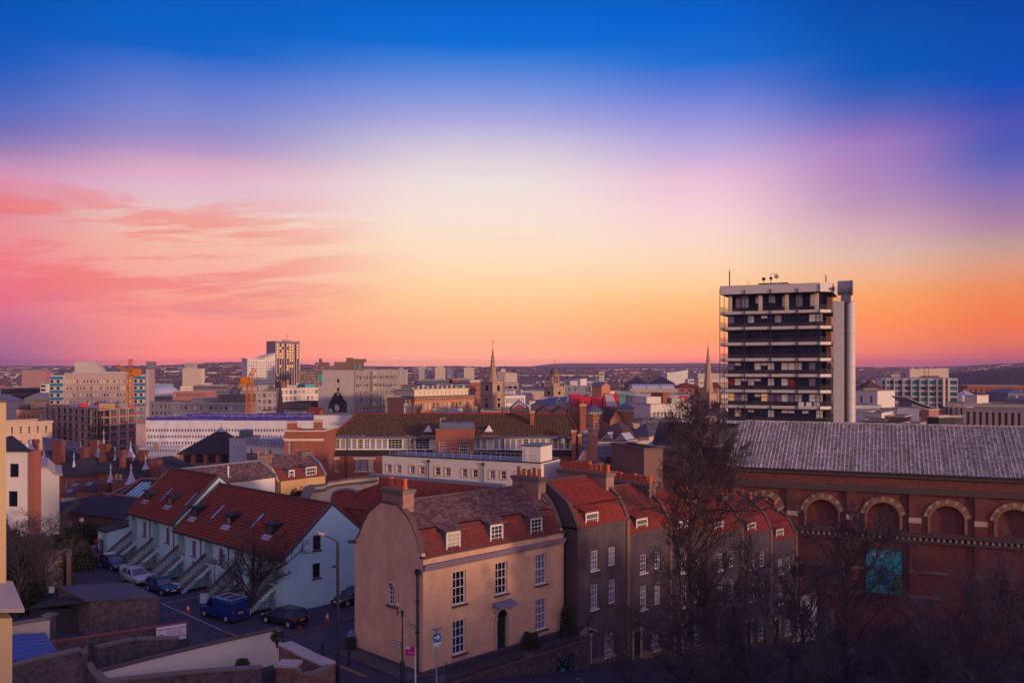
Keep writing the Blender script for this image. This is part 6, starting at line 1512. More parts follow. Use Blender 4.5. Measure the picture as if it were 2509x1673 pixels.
def mansard(r, W, dep, H, yb, zbk, yr, zr, lo, hi, tm, cw=.27, rh=.36, ends=True, wallmat=None, amp=.055, x0=0, x1=None, back=True):
 """front lower slope to (yb, zbk), upper slope to ridge (yr, zr), simple rear"""
 x1 = W if x1 is None else x1
 s1 = Vector((0,yb,zbk-H)); pantile('lower_roof',lo,r,(x0,0,H),(1,0,0),s1,[(0,0),(x1-x0,0),(x1-x0,s1.length),(0,s1.length)],cw=cw,rh=rh,amp=amp)
 s2 = Vector((0,yr-yb,zr-zbk)); pantile('upper_roof',hi,r,(x0,yb-.12,zbk+.06),(1,0,0),s2,[(0,0),(x1-x0,0),(x1-x0,s2.length+.1),(0,s2.length+.1)],cw=cw,rh=rh,amp=amp)
 if back:
  b = MB(); b.poly([(x0,yr,zr+.05),(x0,dep-yb,zbk+.05),(x1,dep-yb,zbk+.05),(x1,yr,zr+.05)]); b.poly([(x0,dep-yb,zbk+.05),(x0,dep,H),(x1,dep,H),(x1,dep-yb,zbk+.05)]); b.build('rear_roof',hi,r)
 b = MB(); b.tube((x0,yr,zr+.12),(x1,yr,zr+.12),.16,n=6); b.build('ridge_tiles',tm,r)
def dormer(r, xc, w, yf, z0, h, depth, roofmat, cheek='slate_blue', nx=2, ny=2, frame='white_paint', glass='glass_dark', fall=.25, name='dormer', ov=.2):
 o = empty(name,(xc-w/2,yf,z0),0); o.parent = r
 for x_ in (0,w-.08): b = MB(); b.prism([(x_,0,0),(x_,0,h),(x_,depth,h+fall),(x_,depth,0)],(.08,0,0)); b.build('cheek',cheek,o)
 b = MB(); b.facade((0,0,0),(1,0,0),w,h,[(.14,w-.14,.12,h-.14)],.08); b.build('surround',frame,o)
 q = bpy.data.objects.new('window',win_mesh(w-.28,h-.26,nx,ny,frame,glass,.05,.04)); COL.objects.link(q); q.parent = o; q.location = (.14,.07,.12)
 b = MB(); b.prism([(-ov,-ov,h+.01),(w+ov,-ov,h+.01),(w+ov,depth,h+fall+.05),(-ov,depth,h+fall+.05)],(0,-.02,.12)); b.build('dormer_roof',roofmat,o); return o
def yellow_house():
 A = (GX(683,128),128); B_ = (GX(797,135.3),135.3); r, W = frame_house('yellow_house','old yellow-walled house with a two-pitched red tiled roof, two dormers and a brick chimney',A,B_,-8,0,0,8,'','')
 H = ZY(1180,128)+8; zr = ZY(1121,133.5)+8+.1; dep = 8.5; yr = 4.2; yb = 1.3; zk = H+1.55
 b = MB(); b.facade((0,0,0),(1,0,0),W,H); b.facade((W,0,0),(0,1,0),dep,H); b.facade((W,dep,0),(-1,0,0),W,H); b.facade((0,dep,0),(0,-1,0),dep,H)
 for x in (0,W): b.prism([(x-.15,0,H),(x-.15,yb,zk+.2),(x-.15,yr,zr+.3),(x-.15,dep-yb,zk+.2),(x-.15,dep,H)],(.3,0,0))
 b.build('wall','yellow_render',r); mansard(r,W,dep,H,yb,zk,yr,zr,'tile_old_low','tile_old','tile_old',x0=.2,x1=W-.2)
 b = MB(); b.prism([(W-.2,-.1,H),(W-.2,yb,zk+.22),(W-.2,yb,zk+.4),(W-.2,-.1,H+.25)],(.4,0,0)); b.prism([(W-.2,yb,zk+.22),(W-.2,yr,zr+.32),(W-.2,yr,zr+.5),(W-.2,yb,zk+.4)],(.4,0,0)); b.build('verge_coping','lead',r)
 dormer(r,2.6,1.2,.25,H+.1,1.35,1.6,'tile_old','lead',3,2); dormer(r,6.3,2.2,.2,H+.25,1.3,1.5,'tile_old','lead',6,2)
 stack(r,-1.6,2.6,1.0,4.0,H-1,ZY(1113,130)+8,2,'brick_brown','coping')
 stack(r,W-1.6,3.4,W+.6,4.6,zr-.6,ZY(1108,136)+8,0,'brick_brown','coping')
 b = MB(); b.tube((.15,-.12,0),(.15,-.12,H),.09,n=6); b.build('downpipe','dark_metal',r)
yellow_house()
def cream_parapet():
 D = 101.0; zb = -4; pts = [(750,1194),(756,1192),(772,1192),(788,1190),(802,1187),(803,1183),(826,1180),(850,1176),(885,1172),(926,1168)]
 r = empty('cream_gable_wall',(GX(750,D),D,zb),0,'curving cream parapet wall with stone coping rising above a bright red tiled roof','wall'); X0 = GX(750,D)
 L = [Vector((GX(x,D)-X0, .0, ZY(y,D)-zb)) for x, y in pts]
 b = MB(); b.prism([(0,0,0)]+[tuple(p) for p in L]+[(L[-1].x,0,0)],(0,.6,0)); b.build('wall','cream_render',r)
 c = MB()
 for p, q in zip(L, L[1:]): c.prism([p+Vector((0,-.12,0)),q+Vector((.02,-.12,0)),q+Vector((.02,-.12,.16)),p+Vector((0,-.12,.16))],(0,.9,0))
 s = [(772,1204),(800,1201),(801,1196),(826,1190),(850,1187),(885,1184),(926,1178)]; S = [Vector((GX(x,D)-X0,0,ZY(y,D)-zb)) for x, y in s]
 for p, q in zip(S, S[1:]): c.prism([p+Vector((0,-.25,0)),q+Vector((.02,-.25,0)),q+Vector((.02,-.25,.2)),p+Vector((0,-.25,.2))],(0,.248,0))
 c.build('coping','coping',r)
 b = MB(); b.prism([(0,-.1,0),(0,-3.5,0),(0,-3.5,ZY(1222,D)-zb),(0,-.1,L[0].z)],(.9,0,0)); b.build('side_buttress','cream_render',r)
 c = MB(); c.prism([(-.1,-.05,L[0].z+.01),(-.1,-3.6,ZY(1222,D)-zb+.01),(-.1,-3.6,ZY(1222,D)-zb+.2),(-.1,-.05,L[0].z+.2)],(1.1,0,0)); c.build('buttress_coping','coping',r)
 r2 = empty('arched_red_roof',(X0,D,zb),0,'bright red tiled roof with two rooflights whose top edge curves against the cream wall','roof')
 arc = [(813,1212),(822,1205),(833,1201),(847,1199),(862,1201),(876,1206),(886,1212),(893,1217),(908,1216)]
 xs = [GX(x,D)-X0 for x, y in arc]; zs = [ZY(y,D)-zb for x, y in arc]
 def zf(x):
  for i in range(len(xs)-1):
   if xs[i] <= x <= xs[i+1]: t = (x-xs[i])/(xs[i+1]-xs[i]); return zs[i]*(1-t)+zs[i+1]*t
  return zs[-1]
 b = MB(); cw = .27; n = int((xs[-1]-xs[0])/cw*5); m = 22; ids = {}
 for j in range(m):
  for i in range(n+1):
   x = xs[0]+(xs[-1]-xs[0])*i/n; hh = .05*(.5+.5*cos(2*pi*(i % 5)/5)); z = zf(x); y0 = -.1-j*.33; y1 = y0-.33
   ids[(i,j,0)] = b.vt((x,y0,z-j*.30+hh)); ids[(i,j,1)] = b.vt((x,y1,z-(j+1)*.30+hh+.05))
 for j in range(m):
  for i in range(n): b.f.append([ids[(i,j,1)],ids[(i+1,j,1)],ids[(i+1,j,0)],ids[(i,j,0)]]); b.m.append(0)
 b.build('tiles','tile_bright',r2)
 for (xp, j) in ((886,7.5),(860,17)):
  x = GX(xp,D-j*.33)-X0; z = zf(x)-j*.30; y_ = -.1-j*.33; b = MB(); b.prism([(x,y_,z+.1),(x+.8,y_,z+.1),(x+.8,y_-1.3,z-1.08),(x,y_-1.3,z-1.08)],(0,-.08,.12)); f = b.build('rooflight','dark_metal',r2)
  b = MB(); b.prism([(x+.12,y_-.12,z+.13),(x+.68,y_-.12,z+.13),(x+.68,y_-1.18,z-.84),(x+.12,y_-1.18,z-.84)],(0,-.085,.13)); b.build('pane','glass_sky',f)
 b = MB()
 for i in range(len(xs)-1): b.prism([(xs[i],-.3,zs[i]+.0),(xs[i+1],-.3,zs[i+1]+.0),(xs[i+1],-.3,zs[i+1]+.22),(xs[i],-.3,zs[i]+.22)],(0,.28,0))
 b.build('flashing','lead',r2)
 b = MB(); b.box(xs[0],-7.3,0,xs[-1],-.1,min(zs)-6.9); b.build('wall','brick_red',r2)
 b = MB(); b.poly([(GX(926,D)-X0,0,ZY(1179,D)-zb),(GX(905,D)-X0,0,ZY(1216,D)-zb),(GX(905,D)-X0,-6,ZY(1216,D)-zb-5),(GX(926,D)-X0,-6,ZY(1216,D)-zb-5)]);
cream_parapet()
def rear_red_roof():
 A = Vector((GX(905,103),103)); B_ = Vector((GX(1235,93.5),93.5)); d = B_-A; W = d.length; u = d/W; nrm = Vector((u.y,-u.x))
 A2 = A+nrm*4.6; r = empty('red_roof_range',(A2.x,A2.y,-4),atan2(d.y,d.x),'long deep red pantiled roof range between the white block and the beige house','building')
 zr = 9.5+4; H = zr-3.0; b = MB(); b.box(.2,.3,0,W-.2,8.9,H-.05); b.build('wall','brick_red',r)
 s = Vector((0,4.6,3.0)); pantile('roof','tile_red',r,(0,0,H),(1,0,0),s,[(0,0),(W,0),(W,s.length),(0,s.length)],cw=.3,rh=.36,amp=.07)
 b = MB(); b.poly([(0,4.6,zr+.05),(W,4.6,zr+.05),(W,9,H),(0,9,H)]); b.build('rear_roof','tile_red',r)
 b = MB(); b.prism([(0,4.4,zr),(0,4.4,zr+.35),(0,5.0,zr+.35),(0,5.0,zr)],(W,0,0)); b.build('ridge_lead','lead',r)
rear_red_roof()
# ---- Victorian roofs with lead spirelets, chimneys (left)
def victorian(lab, x0, D0, x1, D1, yt, dep, rise, spires=(), chims=(), rm='slate_dark'):
 yt += 22; rise *= .62
 r = Bd('victorian_house',lab,x0,D0,x1,D1,yt,dep,'brick_red',rows=1,cols=5,to=.8,wh=1.5,wf=.4,roof='hip',rmat=rm,rise=rise,zb=-9,cat='house')
 rz = r.rotation_euler.z; org = Vector(r.location)
 def loc(x, y, D): p = P(x,y,D)-org; c, s = cos(-rz), sin(-rz); return Vector((p.x*c-p.y*s, p.x*s+p.y*c, p.z))
 for (x, yb_, ya, D, w) in spires:
  p = loc(x,yb_,D); hh = (yb_-ya)*D/F; rr = w*D/F/2; b = MB(); b.lathe((p.x,p.y,p.z-5),[(rr*.85,0),(rr*.85,5)],8); t = b.build('turret','brick_brown',r)
  b = MB(); b.lathe(tuple(p),[(rr*1.15,-.05),(rr*1.1,0),(rr*.62,hh*.2),(rr*.32,hh*.45),(rr*.13,hh*.68),(.07,hh*.8)],8); b.build('lead_spirelet','lead_pale',t); b = MB(); b.tube((p.x,p.y,p.z+hh*.78),(p.x,p.y,p.z+hh*1.1),.05,n=5); b.lathe((p.x,p.y,p.z+hh*.8),[(.05,0),(.17,.15),(.05,.3)],6); b.build('finial','lead_pale',t)
 for (xa, xb, ya, yb_, D) in chims:
  p = loc((xa+xb)/2,ya,D); w = (xb-xa)*D/F; z0 = p.z-(yb_-ya)*D/F; c = MB(); c.box(p.x-w/2+.06,p.y-.5,z0,p.x+w/2-.06,p.y+.5,p.z-.6); c.box(p.x-w/2-.06,p.y-.6,p.z-.6,p.x+w/2+.06,p.y+.6,p.z-.3); c.box(p.x-w/2,p.y-.55,p.z-.3,p.x+w/2,p.y+.55,p.z); c.build('chimney','brick_museum',r)
victorian('dark slate-roofed house with lead spirelets nearest the white gable',92,140,200,138,1142,12,3.6,[(108,1128,1092,146,17),(181,1152,1112,141,15)],[(131,157,1080,1135,144),(200,214,1095,1135,146)])
victorian('dark slate-roofed house with tall red chimneys and a blue spirelet below the red decks',196,142,300,140,1136,12,3.8,[(240,1129,1082,148,27),(254,1092,1056,152,9),(282,1133,1098,144,14)],[(246,268,1087,1140,145),(222,246,1078,1130,152),(296,306,1102,1150,142)])
victorian('dark slate-roofed house with a bell-shaped lead spirelet beside the white wrapped scaffold',300,140,372,139,1140,12,3.4,[(320,1118,1082,146,22),(357,1148,1118,140,18)],[(343,359,1103,1150,142),(371,392,1126,1165,138)])
victorian('lowest dark slate roof with two broad lead spirelets and white coping',188,128,372,126,1180,10,3.0,[(271,1182,1140,126,20),(321,1184,1140,126,30)],[(250,268,1182,1210,122),(343,352,1174,1190,124)])
victorian('old dark roof at the far left behind the white building',20,150,95,148,1116,12,3.2,[(75,1100,1066,150,18)],[(40,52,1086,1118,150),(78,92,1076,1110,152)])
# ---- white gable house and white corner building at the left edge
def white_gable():
 D = 104; x0, x1 = GX(91,D), GX(150,D); r = empty('white_gable_house',(x0,D,-3),R(-8),'tall pinkish-white rendered gable wall behind bare branches at the left','house'); W = x1-x0; h = lambda y: ZY(y,D)+3
 prof = [(0,h(1148)),(W*.5,h(1146)),(W*.85,h(1163)),(W,h(1164)),(W,0),(0,0)]
 b = MB(); b.prism([(x,0,z) for x, z in prof[::-1]],(-6.5,9,0)); b.build('wall','white_render',r)
 b = MB(); b.prism([(-.1,-.1,h(1148)+.02),(W*.5,-.1,h(1146)+.02),(W*.5,-.1,h(1146)+.2),(-.1,-.1,h(1148)+.2)],(-6.5,9.2,0)); b.prism([(W*.5,-.1,h(1146)+.02),(W*.86,-.1,h(1163)),(W*.86,-.1,h(1163)+.2),(W*.5,-.1,h(1146)+.2)],(-6.5,9.2,0)); b.prism([(W*.86,-.1,h(1164)+.02),(W+.5,-.1,h(1164)+.02),(W+.5,-.1,h(1164)+.2),(W*.86,-.1,h(1164)+.2)],(-6.5,9.2,0)); b.build('coping','coping_pale',r)
white_gable()
def white_corner():
 D = 90; x0, x1 = GX(-60,D), GX(76,D); r = empty('white_corner_building',(x0,D,-3),R(-3),'white rendered building with dark square windows and a tall red brick corner pier','building'); W = x1-x0; h = lambda y: ZY(y,D)+3; H = h(1106)
 hs = [(GX(25,D)-x0,GX(49,D)-x0,h(1168),h(1135)),(GX(22,D)-x0,GX(46,D)-x0,h(1240),h(1202))]
 b = MB(); b.facade((0,0,0),(1,0,0),W,H,hs,.25); b.prism([(0,.3,0),(W,.3,0),(W-6,9,0),(0,9,0)],(0,0,H-.02)); b.build('wall','white_render',r)
 for q in hs: put_win(r,(0,0,0),(1,0,0),q[0],q[2],q[1]-q[0],q[3]-q[2],1,1,'dark_metal','glass_dark',.25)
 b = MB(); b.box(W,-.15,0,W+.62,1.0,H+.12); b.build('brick_pier','brick_red',r)
 b = MB(); b.prism([(-.2,-.3,H+.02),(W+.4,-.3,H+.02),(W-5.5,6,H+1.0),(-.2,6,H+1.0)],(0,0,.15)); b.build('roof','slate_dark',r)
 b = MB(); b.prism([(-.2,-.32,H+.02),(W*.45,-.32,H+.02),(W*.3,1.5,H+.5),(-.2,1.5,H+.5)],(0,-.01,.2)); b.build('red_roof_patch','tile_red',r)
white_corner()
def low_brick_house():
 A = Vector((GX(104,119),119)); B_ = Vector((GX(312,109.5),109.5)); d = B_-A; W = d.length; r = empty('dark_roofed_house',(A.x,A.y,-.5),atan2(d.y,d.x),'low brown brick house with a broad dark slate roof and pinkish ridge tiles','house')
 H = 4.0; zr = 5.75; dep = 9
 hs = [(W*t,W*t+.9,1.2,2.9) for t in (.06,.18,.32,.43,.66)]+[(W*.80,W*.80+.9,1.2,2.9)]
 b = MB(); b.facade((0,0,0),(1,0,0),W,H,hs,.15); b.facade((W,0,0),(0,1,0),dep,H); b.facade((0,dep,0),(0,-1,0),dep,H); b.facade((W,dep,0),(-1,0,0),W,H); b.build('wall','brick_brown',r)
 for q in hs: put_win(r,(0,0,0),(1,0,0),q[0],q[2],.9,1.7,2,4,'grey_paint','glass_curtain' if random.random() < .5 else 'glass_dark',.15)
 b = MB(); b.poly([(-.4,-.4,H),(W+.3,-.4,H),(W+.3,dep/2,zr),(6.5,dep/2,zr)]); b.poly([(-.4,dep+.4,H),(-.4,-.4,H),(6.5,dep/2,zr)]); b.poly([(W+.3,dep+.4,H),(-.4,dep+.4,H),(6.5,dep/2,zr),(W+.3,dep/2,zr)]); b.poly([(W+.3,-.4,H),(W+.3,dep+.4,H),(W+.3,dep/2,zr)]); b.build('roof','slate_dark',r)
 b = MB(); b.tube((6.5,dep/2,zr+.05),(W+.3,dep/2,zr+.05),.14,n=6); b.tube((W+.3,dep/2,zr+.05),(W+.3,-.4,H+.08),.14,n=6); b.build('ridge_tiles','brick_pink',r)
 r2 = empty('skylight_roof_house',(GX(150,134),134,-3),R(-7),'dark roofed house with pale blue rooflights and a sloping stone gable coping','house'); W2 = 7.0; H2 = ZY(1216,134)+3; z2 = ZY(1174,138)+3
 b = MB(); b.box(0,0,0,W2,9,H2); b.poly([(W2,0,H2),(W2,9,H2),(W2,4.5,z2)]); b.build('wall','stone_pale',r2)
 b = MB(); b.poly([(-.2,-.3,H2),(W2,-.3,H2),(W2,4.5,z2),(-.2,4.5,z2)]); b.poly([(-.2,9.2,H2),(-.2,4.5,z2),(W2,4.5,z2),(W2,9.2,H2)]); b.build('roof','tile_brown',r2)
 b = MB(); b.prism([(W2,-.5,H2-.2),(W2,4.5,z2+.05),(W2,4.5,z2+.5),(W2,-.5,H2+.2)],(.5,0,0)); b.build('gable_coping','concrete_pink',r2)
 for (x, t) in ((2.1,.62),(2.2,.22),(.2,.2),(0.0,.55)):
  y0 = 4.8*t-.3; z0 = H2+(z2-H2)*t; b = MB(); b.prism([(x,y0,z0+.03),(x+.9,y0,z0+.03),(x+.9,y0+.8,z0+.03+.8*(z2-H2)/4.8),(x,y0+.8,z0+.03+.8*(z2-H2)/4.8)],(0,-.03,.1)); b.build('rooflight','glass_sky',r2)
 r3 = empty('glazed_roof_house',(GX(262,118),118,-3),R(-12),'dark roof with pink ridge tiles and a big pale blue glazed rooflight','house'); h = lambda y: ZY(y,118)+3
 W3 = 7.5; H3 = h(1217); z3 = h(1180); b = MB(); b.box(0,.2,0,W3,8,H3-.05); b.build('wall','brick_brown',r3); b = MB(); b.poly([(-.2,0,H3),(W3,0,H3),(W3-.6,4,z3),(2.4,4,z3)]); b.poly([(-.2,8,H3),(-.2,0,H3),(2.4,4,z3)]); b.poly([(W3,0,H3),(W3,8,H3),(W3-.6,4,z3)]); b.poly([(W3,8,H3),(-.2,8,H3),(2.4,4,z3),(W3-.6,4,z3)]); b.build('roof','slate_dark',r3)
 b = MB(); b.tube((2.4,4,z3+.03),(W3-.6,4,z3+.03),.12,n=6); b.tube((-.2,0,H3+.03),(2.4,4,z3+.03),.1,n=6); b.tube((2.4,4,z3),(1.2,0,H3),.1,n=5); b.build('ridge_tiles','brick_pink',r3)
 b = MB(); g = MB(); nn = 6
 for i in range(nn+1): x = 2.5+i*.62; b.bar((x,.3,H3+.15),(x+.55,3.2,z3-.35),.09)
 g.prism([(2.5,.3,H3+.08),(2.5+nn*.62,.3,H3+.08),(3.05+nn*.62,3.2,z3-.42),(3.05,3.2,z3-.42)],(0,-.02,.06)); g.build('glass','glass_skyroof',r3); b.build('glazing_bar','white_paint',r3)
 stack(r3,-1.6,3.4,-.4,4.2,0,h(1183),2,'brick_red','coping','buff_pot',ph=.75,pr=.18)
low_brick_house()
# ================================================================ near: pale blue terrace with outside stairs
mk('brown_frame',(.14,.065,.05),rough=.6,var=.2); mk('coping_dark',(.13,.085,.085),var=.5,scale=2,rough=.9); mk('sky_pane',(.30,.36,.52),rough=.15,spec=.9,var=.1)  # sky_pane has the reflected sky put into its colour
Lc = Vector((-20.2,80.3)); sdir = Vector((-.722,.692)); gdir = Vector((.692,.722))
def arch_pts(xc, w, z0, z1, n=8):
 r = w/2; hh = min(r, z1-z0)*.55
 return [(xc-r,z0)]+[(xc-r*cos(pi*i/n), z1-hh+hh*sin(pi*i/n)) for i in range(n+1)]+[(xc+r,z0)]
def terrace_block(label, t0, t1, He, Hr, arches, wins, dorms, lights, gable, half=4.96):
 A = Lc+sdir*t1; W = t1-t0; rz = atan2(-sdir.y,-sdir.x); zb = 0; r = empty('terrace_block',(A.x,A.y,0),rz,label,'terrace'); dep = half*2
 bm = 'blue_white_render'; aw = 1.8; zd = 2.35
 hs = []
 for x in arches: hs.append((x-aw/2,x+aw/2,zd,He-.45))
 for x in wins: hs.append((x-.42,x+.42,He-2.35,He-.75));
 lowers = [(x-.5,x+.5,.05,2.05) for x in wins[::2]]
 b = MB(); b.facade((0,0,0),(1,0,0),W,He,hs+lowers,.16)
 for x in arches:      # recess, with rounded head filled in
  a, c = x-aw/2, x+aw/2; d = 1.3; z1 = He-.45
  b.poly([(a,.16,zd),(a,d,zd),(a,d,z1),(a,.16,z1)]); b.poly([(c,.16,z1),(c,d,z1),(c,d,zd),(c,.16,zd)]); b.poly([(a,d,zd),(c,d,zd),(c,d,z1),(a,d,z1)]); b.poly([(a,.0,zd),(c,.0,zd),(c,d,zd),(a,d,zd)]); b.poly([(a,.16,z1),(a,d,z1),(c,d,z1),(c,.16,z1)])
  n = 8; hh = .55; pp = [(x-aw/2*cos(pi*i/n), z1-hh+hh*sin(pi*i/n)) for i in range(n+1)]
  for s in (0,1):
   seg = pp[:n//2+1] if s == 0 else pp[n//2:]; cx = a if s == 0 else c
   b.poly([(q[0],.002,q[1]) for q in seg]+[(cx,.002,z1)] if s == 0 else [(q[0],.002,q[1]) for q in seg]+[(c,.002,z1)])
 b.facade((W,0,0),(0,1,0),dep,He,gable,.16); b.facade((W,dep,0),(-1,0,0),W,He); b.facade((0,dep,0),(0,-1,0),dep,He)
 for x in (0,W): b.poly([(x,0,He),(x,dep,He),(x,half,Hr+.05)])
 b.build('wall',bm,r)
 for x in wins:
  w = put_win(r,(0,0,0),(1,0,0),x-.42,He-2.35,.84,1.6,1,2,'brown_frame','glass_purple',.16,.07,.06)
  b = MB(); b.box(x-.55,-.12,He-2.43,x+.55,-.003,He-2.352); s = b.build('sill','tile_brown',w); s.parent = r
 for (a,c,d,e) in lowers: put_win(r,(0,0,0),(1,0,0),a,d,c-a,e-d,1,1,'brown_frame','glass_dark',.16,.07,.06,name='door')
 for (a,c,d,e) in gable: put_win(r,(W,0,0),(0,1,0),a,d,c-a,e-d,2,2,'dark_metal','glass_dark',.16,.05,.04); b = MB(); b.box(W+.003,a-.12,d-.1,W+.14,c+.12,d-.005); b.build('sill','tile_brown',r)
 if gable: put_win(r,(W,0,0),(0,1,0),2.8,5.25,.8,1.35,2,2,'brown_frame','glass_dark',-.0,.09,.04); b = MB(); b.box(W+.003,2.68,5.1,W+.16,3.72,5.2); b.build('sill','tile_brown',r)
 for x in arches: b = MB(); b.box(x-.5,1.2,zd,x+.5,1.29,zd+2.0); b.build('front_door','door_black',r)
 s = Vector((0,half+.15,(Hr-He)*(half+.15)/half)); SL = s.length
 pantile('roof','tile_red',r,(.12,-.32,He-.2),(1,0,0),s,[(0,0),(W-.24,0),(W-.24,SL+.2),(0,SL+.2)],cw=.30,rh=.36,amp=.07,lift=.055)
 b = MB(); sl2 = (Hr-He)/half; b.prism([(.1,half,Hr+.02),(.1,dep+.3,He-.3*sl2),(.1,dep+.3,He-.3*sl2+.14),(.1,half,Hr+.18)],(W-.2,0,0)); b.build('rear_roof','tile_red',r)
 b = MB()
 for i in range(int(W/.42)): b.tube((.1+i*.42,half+.02,Hr+.16),(.1+i*.42+.4,half+.02,Hr+.16),.17,.15,7)
 b.build('ridge_tiles','tile_brown',r)
 for x0_ in (-.02,W-.24):
  b = MB(); b.prism([(x0_,-.4,He-.28),(x0_,half,Hr+.2),(x0_,half,Hr+.42),(x0_,-.4,He-.02)],(.26,0,0)); b.prism([(x0_,dep+.4,He-.28),(x0_,half,Hr+.2),(x0_,half,Hr+.42),(x0_,dep+.4,He-.02)],(.26,0,0)); b.build('verge_coping','coping_dark',r)
 b = MB(); b.box(.1,-.5,He-.30,W-.1,-.34,He-.16); b.build('gutter','dark_metal',r)
 for x in [a+1.55 for a in wins]: b = MB(); b.tube((x,-.08,0),(x,-.08,He-.2),.05,n=6); b.build('downpipe','dark_metal',r)
 sl = (Hr-He)/half
 for k, x in enumerate(dorms):
  y0 = 1.35; z0 = He+sl*y0+.1; dormer(r,x,1.15,y0,z0,.95,1.4,'slate_dark','black_paint',3,1,'dark_metal','glass_cream' if k == 1 else 'glass_sky',.05,'roof_dormer',ov=.18)
  b = MB(); b.prism([(x-.75,y0-.55,z0-.55*sl+.02),(x+.75,y0-.55,z0-.55*sl+.02),(x+.75,y0-.05,z0+.0),(x-.75,y0-.05,z0+.0)],(0,-.02,.05)); b.build('dormer_apron','lead_pale',r)
 for x in lights:
  y0 = 1.5; z0 = He+sl*y0; f = None
  b = MB(); b.prism([(x,y0,z0+.1),(x+.55,y0,z0+.1),(x+.55,y0+1.6,z0+.1+1.6*sl),(x,y0+1.6,z0+.1+1.6*sl)],(0,-.05,.07)); f = b.build('rooflight','dark_metal',r)
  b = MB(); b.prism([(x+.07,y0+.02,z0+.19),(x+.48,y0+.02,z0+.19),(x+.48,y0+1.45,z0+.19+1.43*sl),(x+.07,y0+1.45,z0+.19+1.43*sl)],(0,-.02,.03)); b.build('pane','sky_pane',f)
 for x in arches:
  st = empty('outside_stair',(x,0,0),0); st.parent = r; n = 11; run = 3.1/n; b = MB()
  for i in range(n): z = zd*(1-(i+1)/(n+1)); b.box(-.55,-.02-run*(i+1),max(0,z-.34),.55,-.02-run*i-(.001 if i else 0),z)
  b.build('steps','concrete_dark',st)
  b = MB()
  for i in range(n): z = zd*(1-(i+1)/(n+1)); b.box(.553,-.02-run*(i+1),max(0,z-.30),.66,-.02-run*i,z+.07)
  b.build('stepped_edge','blue_white_render',st)
  b = MB(); b.prism([(-.76,-.02,0),(-.76,-.02,zd+.85),(-.76,-3.0,.95),(-.76,-3.0,0)],(.2,0,0)); b.lathe((-.66,-3.2,0),[(.42,0),(.42,.97)],12); b.build('parapet',bm,st)
  b = MB(); b.prism([(-.83,-.02,zd+.86),(-.83,-3.05,.97),(-.83,-3.05,1.05),(-.83,-.02,zd+.95)],(.34,0,0)); b.lathe((-.66,-3.2,.98),[(.47,0),(.47,.07)],12); b.build('coping','tile_brown',st)
  b = MB()
  for i in range(20): y = -.1-2.9*i/19; zt = zd+.75-(zd-.15)*i/19; b.bar((-.5,y,max(0,zt-.8)),(-.5,y,zt),.025)
  b.bar((-.5,-.05,zd+.75),(-.5,-3.0,.85),.045); b.build('handrail','dark_metal',st)
  b = MB()
  for i in range(12): b.bar((.72,-.2-.25*i,0),(.72,-.2-.25*i,1.0),.03)
  b.bar((.72,-.2,1.0),(.72,-3.0,1.0),.04); b.build('area_railing','dark_metal',st)
 return r
terrace_block('near block of the pale blue terrace with a plain gable facing the lamp post',0,21.3,4.95,9.07,[1.2,7.1,13.1,19.0],[4.0,9.6,15.6],[1.4,8.5,16.2],[4.5,12.3],[(2.8,3.6,2.65,4.0)])
terrace_block('far block of the pale blue terrace stepping up with red roof and two black dormers',21.32,32.9,5.55,9.9,[1.2,6.8],[4.0,9.7],[1.7,7.3],[4.5,10.2],[])
def lean_to():
 A = Lc+sdir*35.5-gdir*2.5; r = empty('porch_building',(A.x,A.y,0),atan2(-sdir.y,-sdir.x),'small pale blue lean-to with a dark door at the far end of the terrace','outbuilding'); b = MB()
 b.facade((0,0,0),(1,0,0),2.6,3.4,[(.7,1.6,.02,2.5)],.2); b.prism([(0,.01,0),(0,6,0),(0,6,4.3),(0,.01,3.4)],(.01,0,0)); b.prism([(2.6,.01,0),(2.6,6,0),(2.6,6,4.3),(2.6,.01,3.4)],(-.01,0,0)); b.build('wall','blue_white_render',r)
 b = MB(); b.prism([(-.15,-.2,3.4),(2.75,-.2,3.4),(2.75,6,4.35),(-.15,6,4.35)],(0,0,.15)); b.build('roof','slate_dark',r); b = MB(); b.box(.72,.16,.02,1.58,.2,2.48); b.build('door','door_black',r)
lean_to()
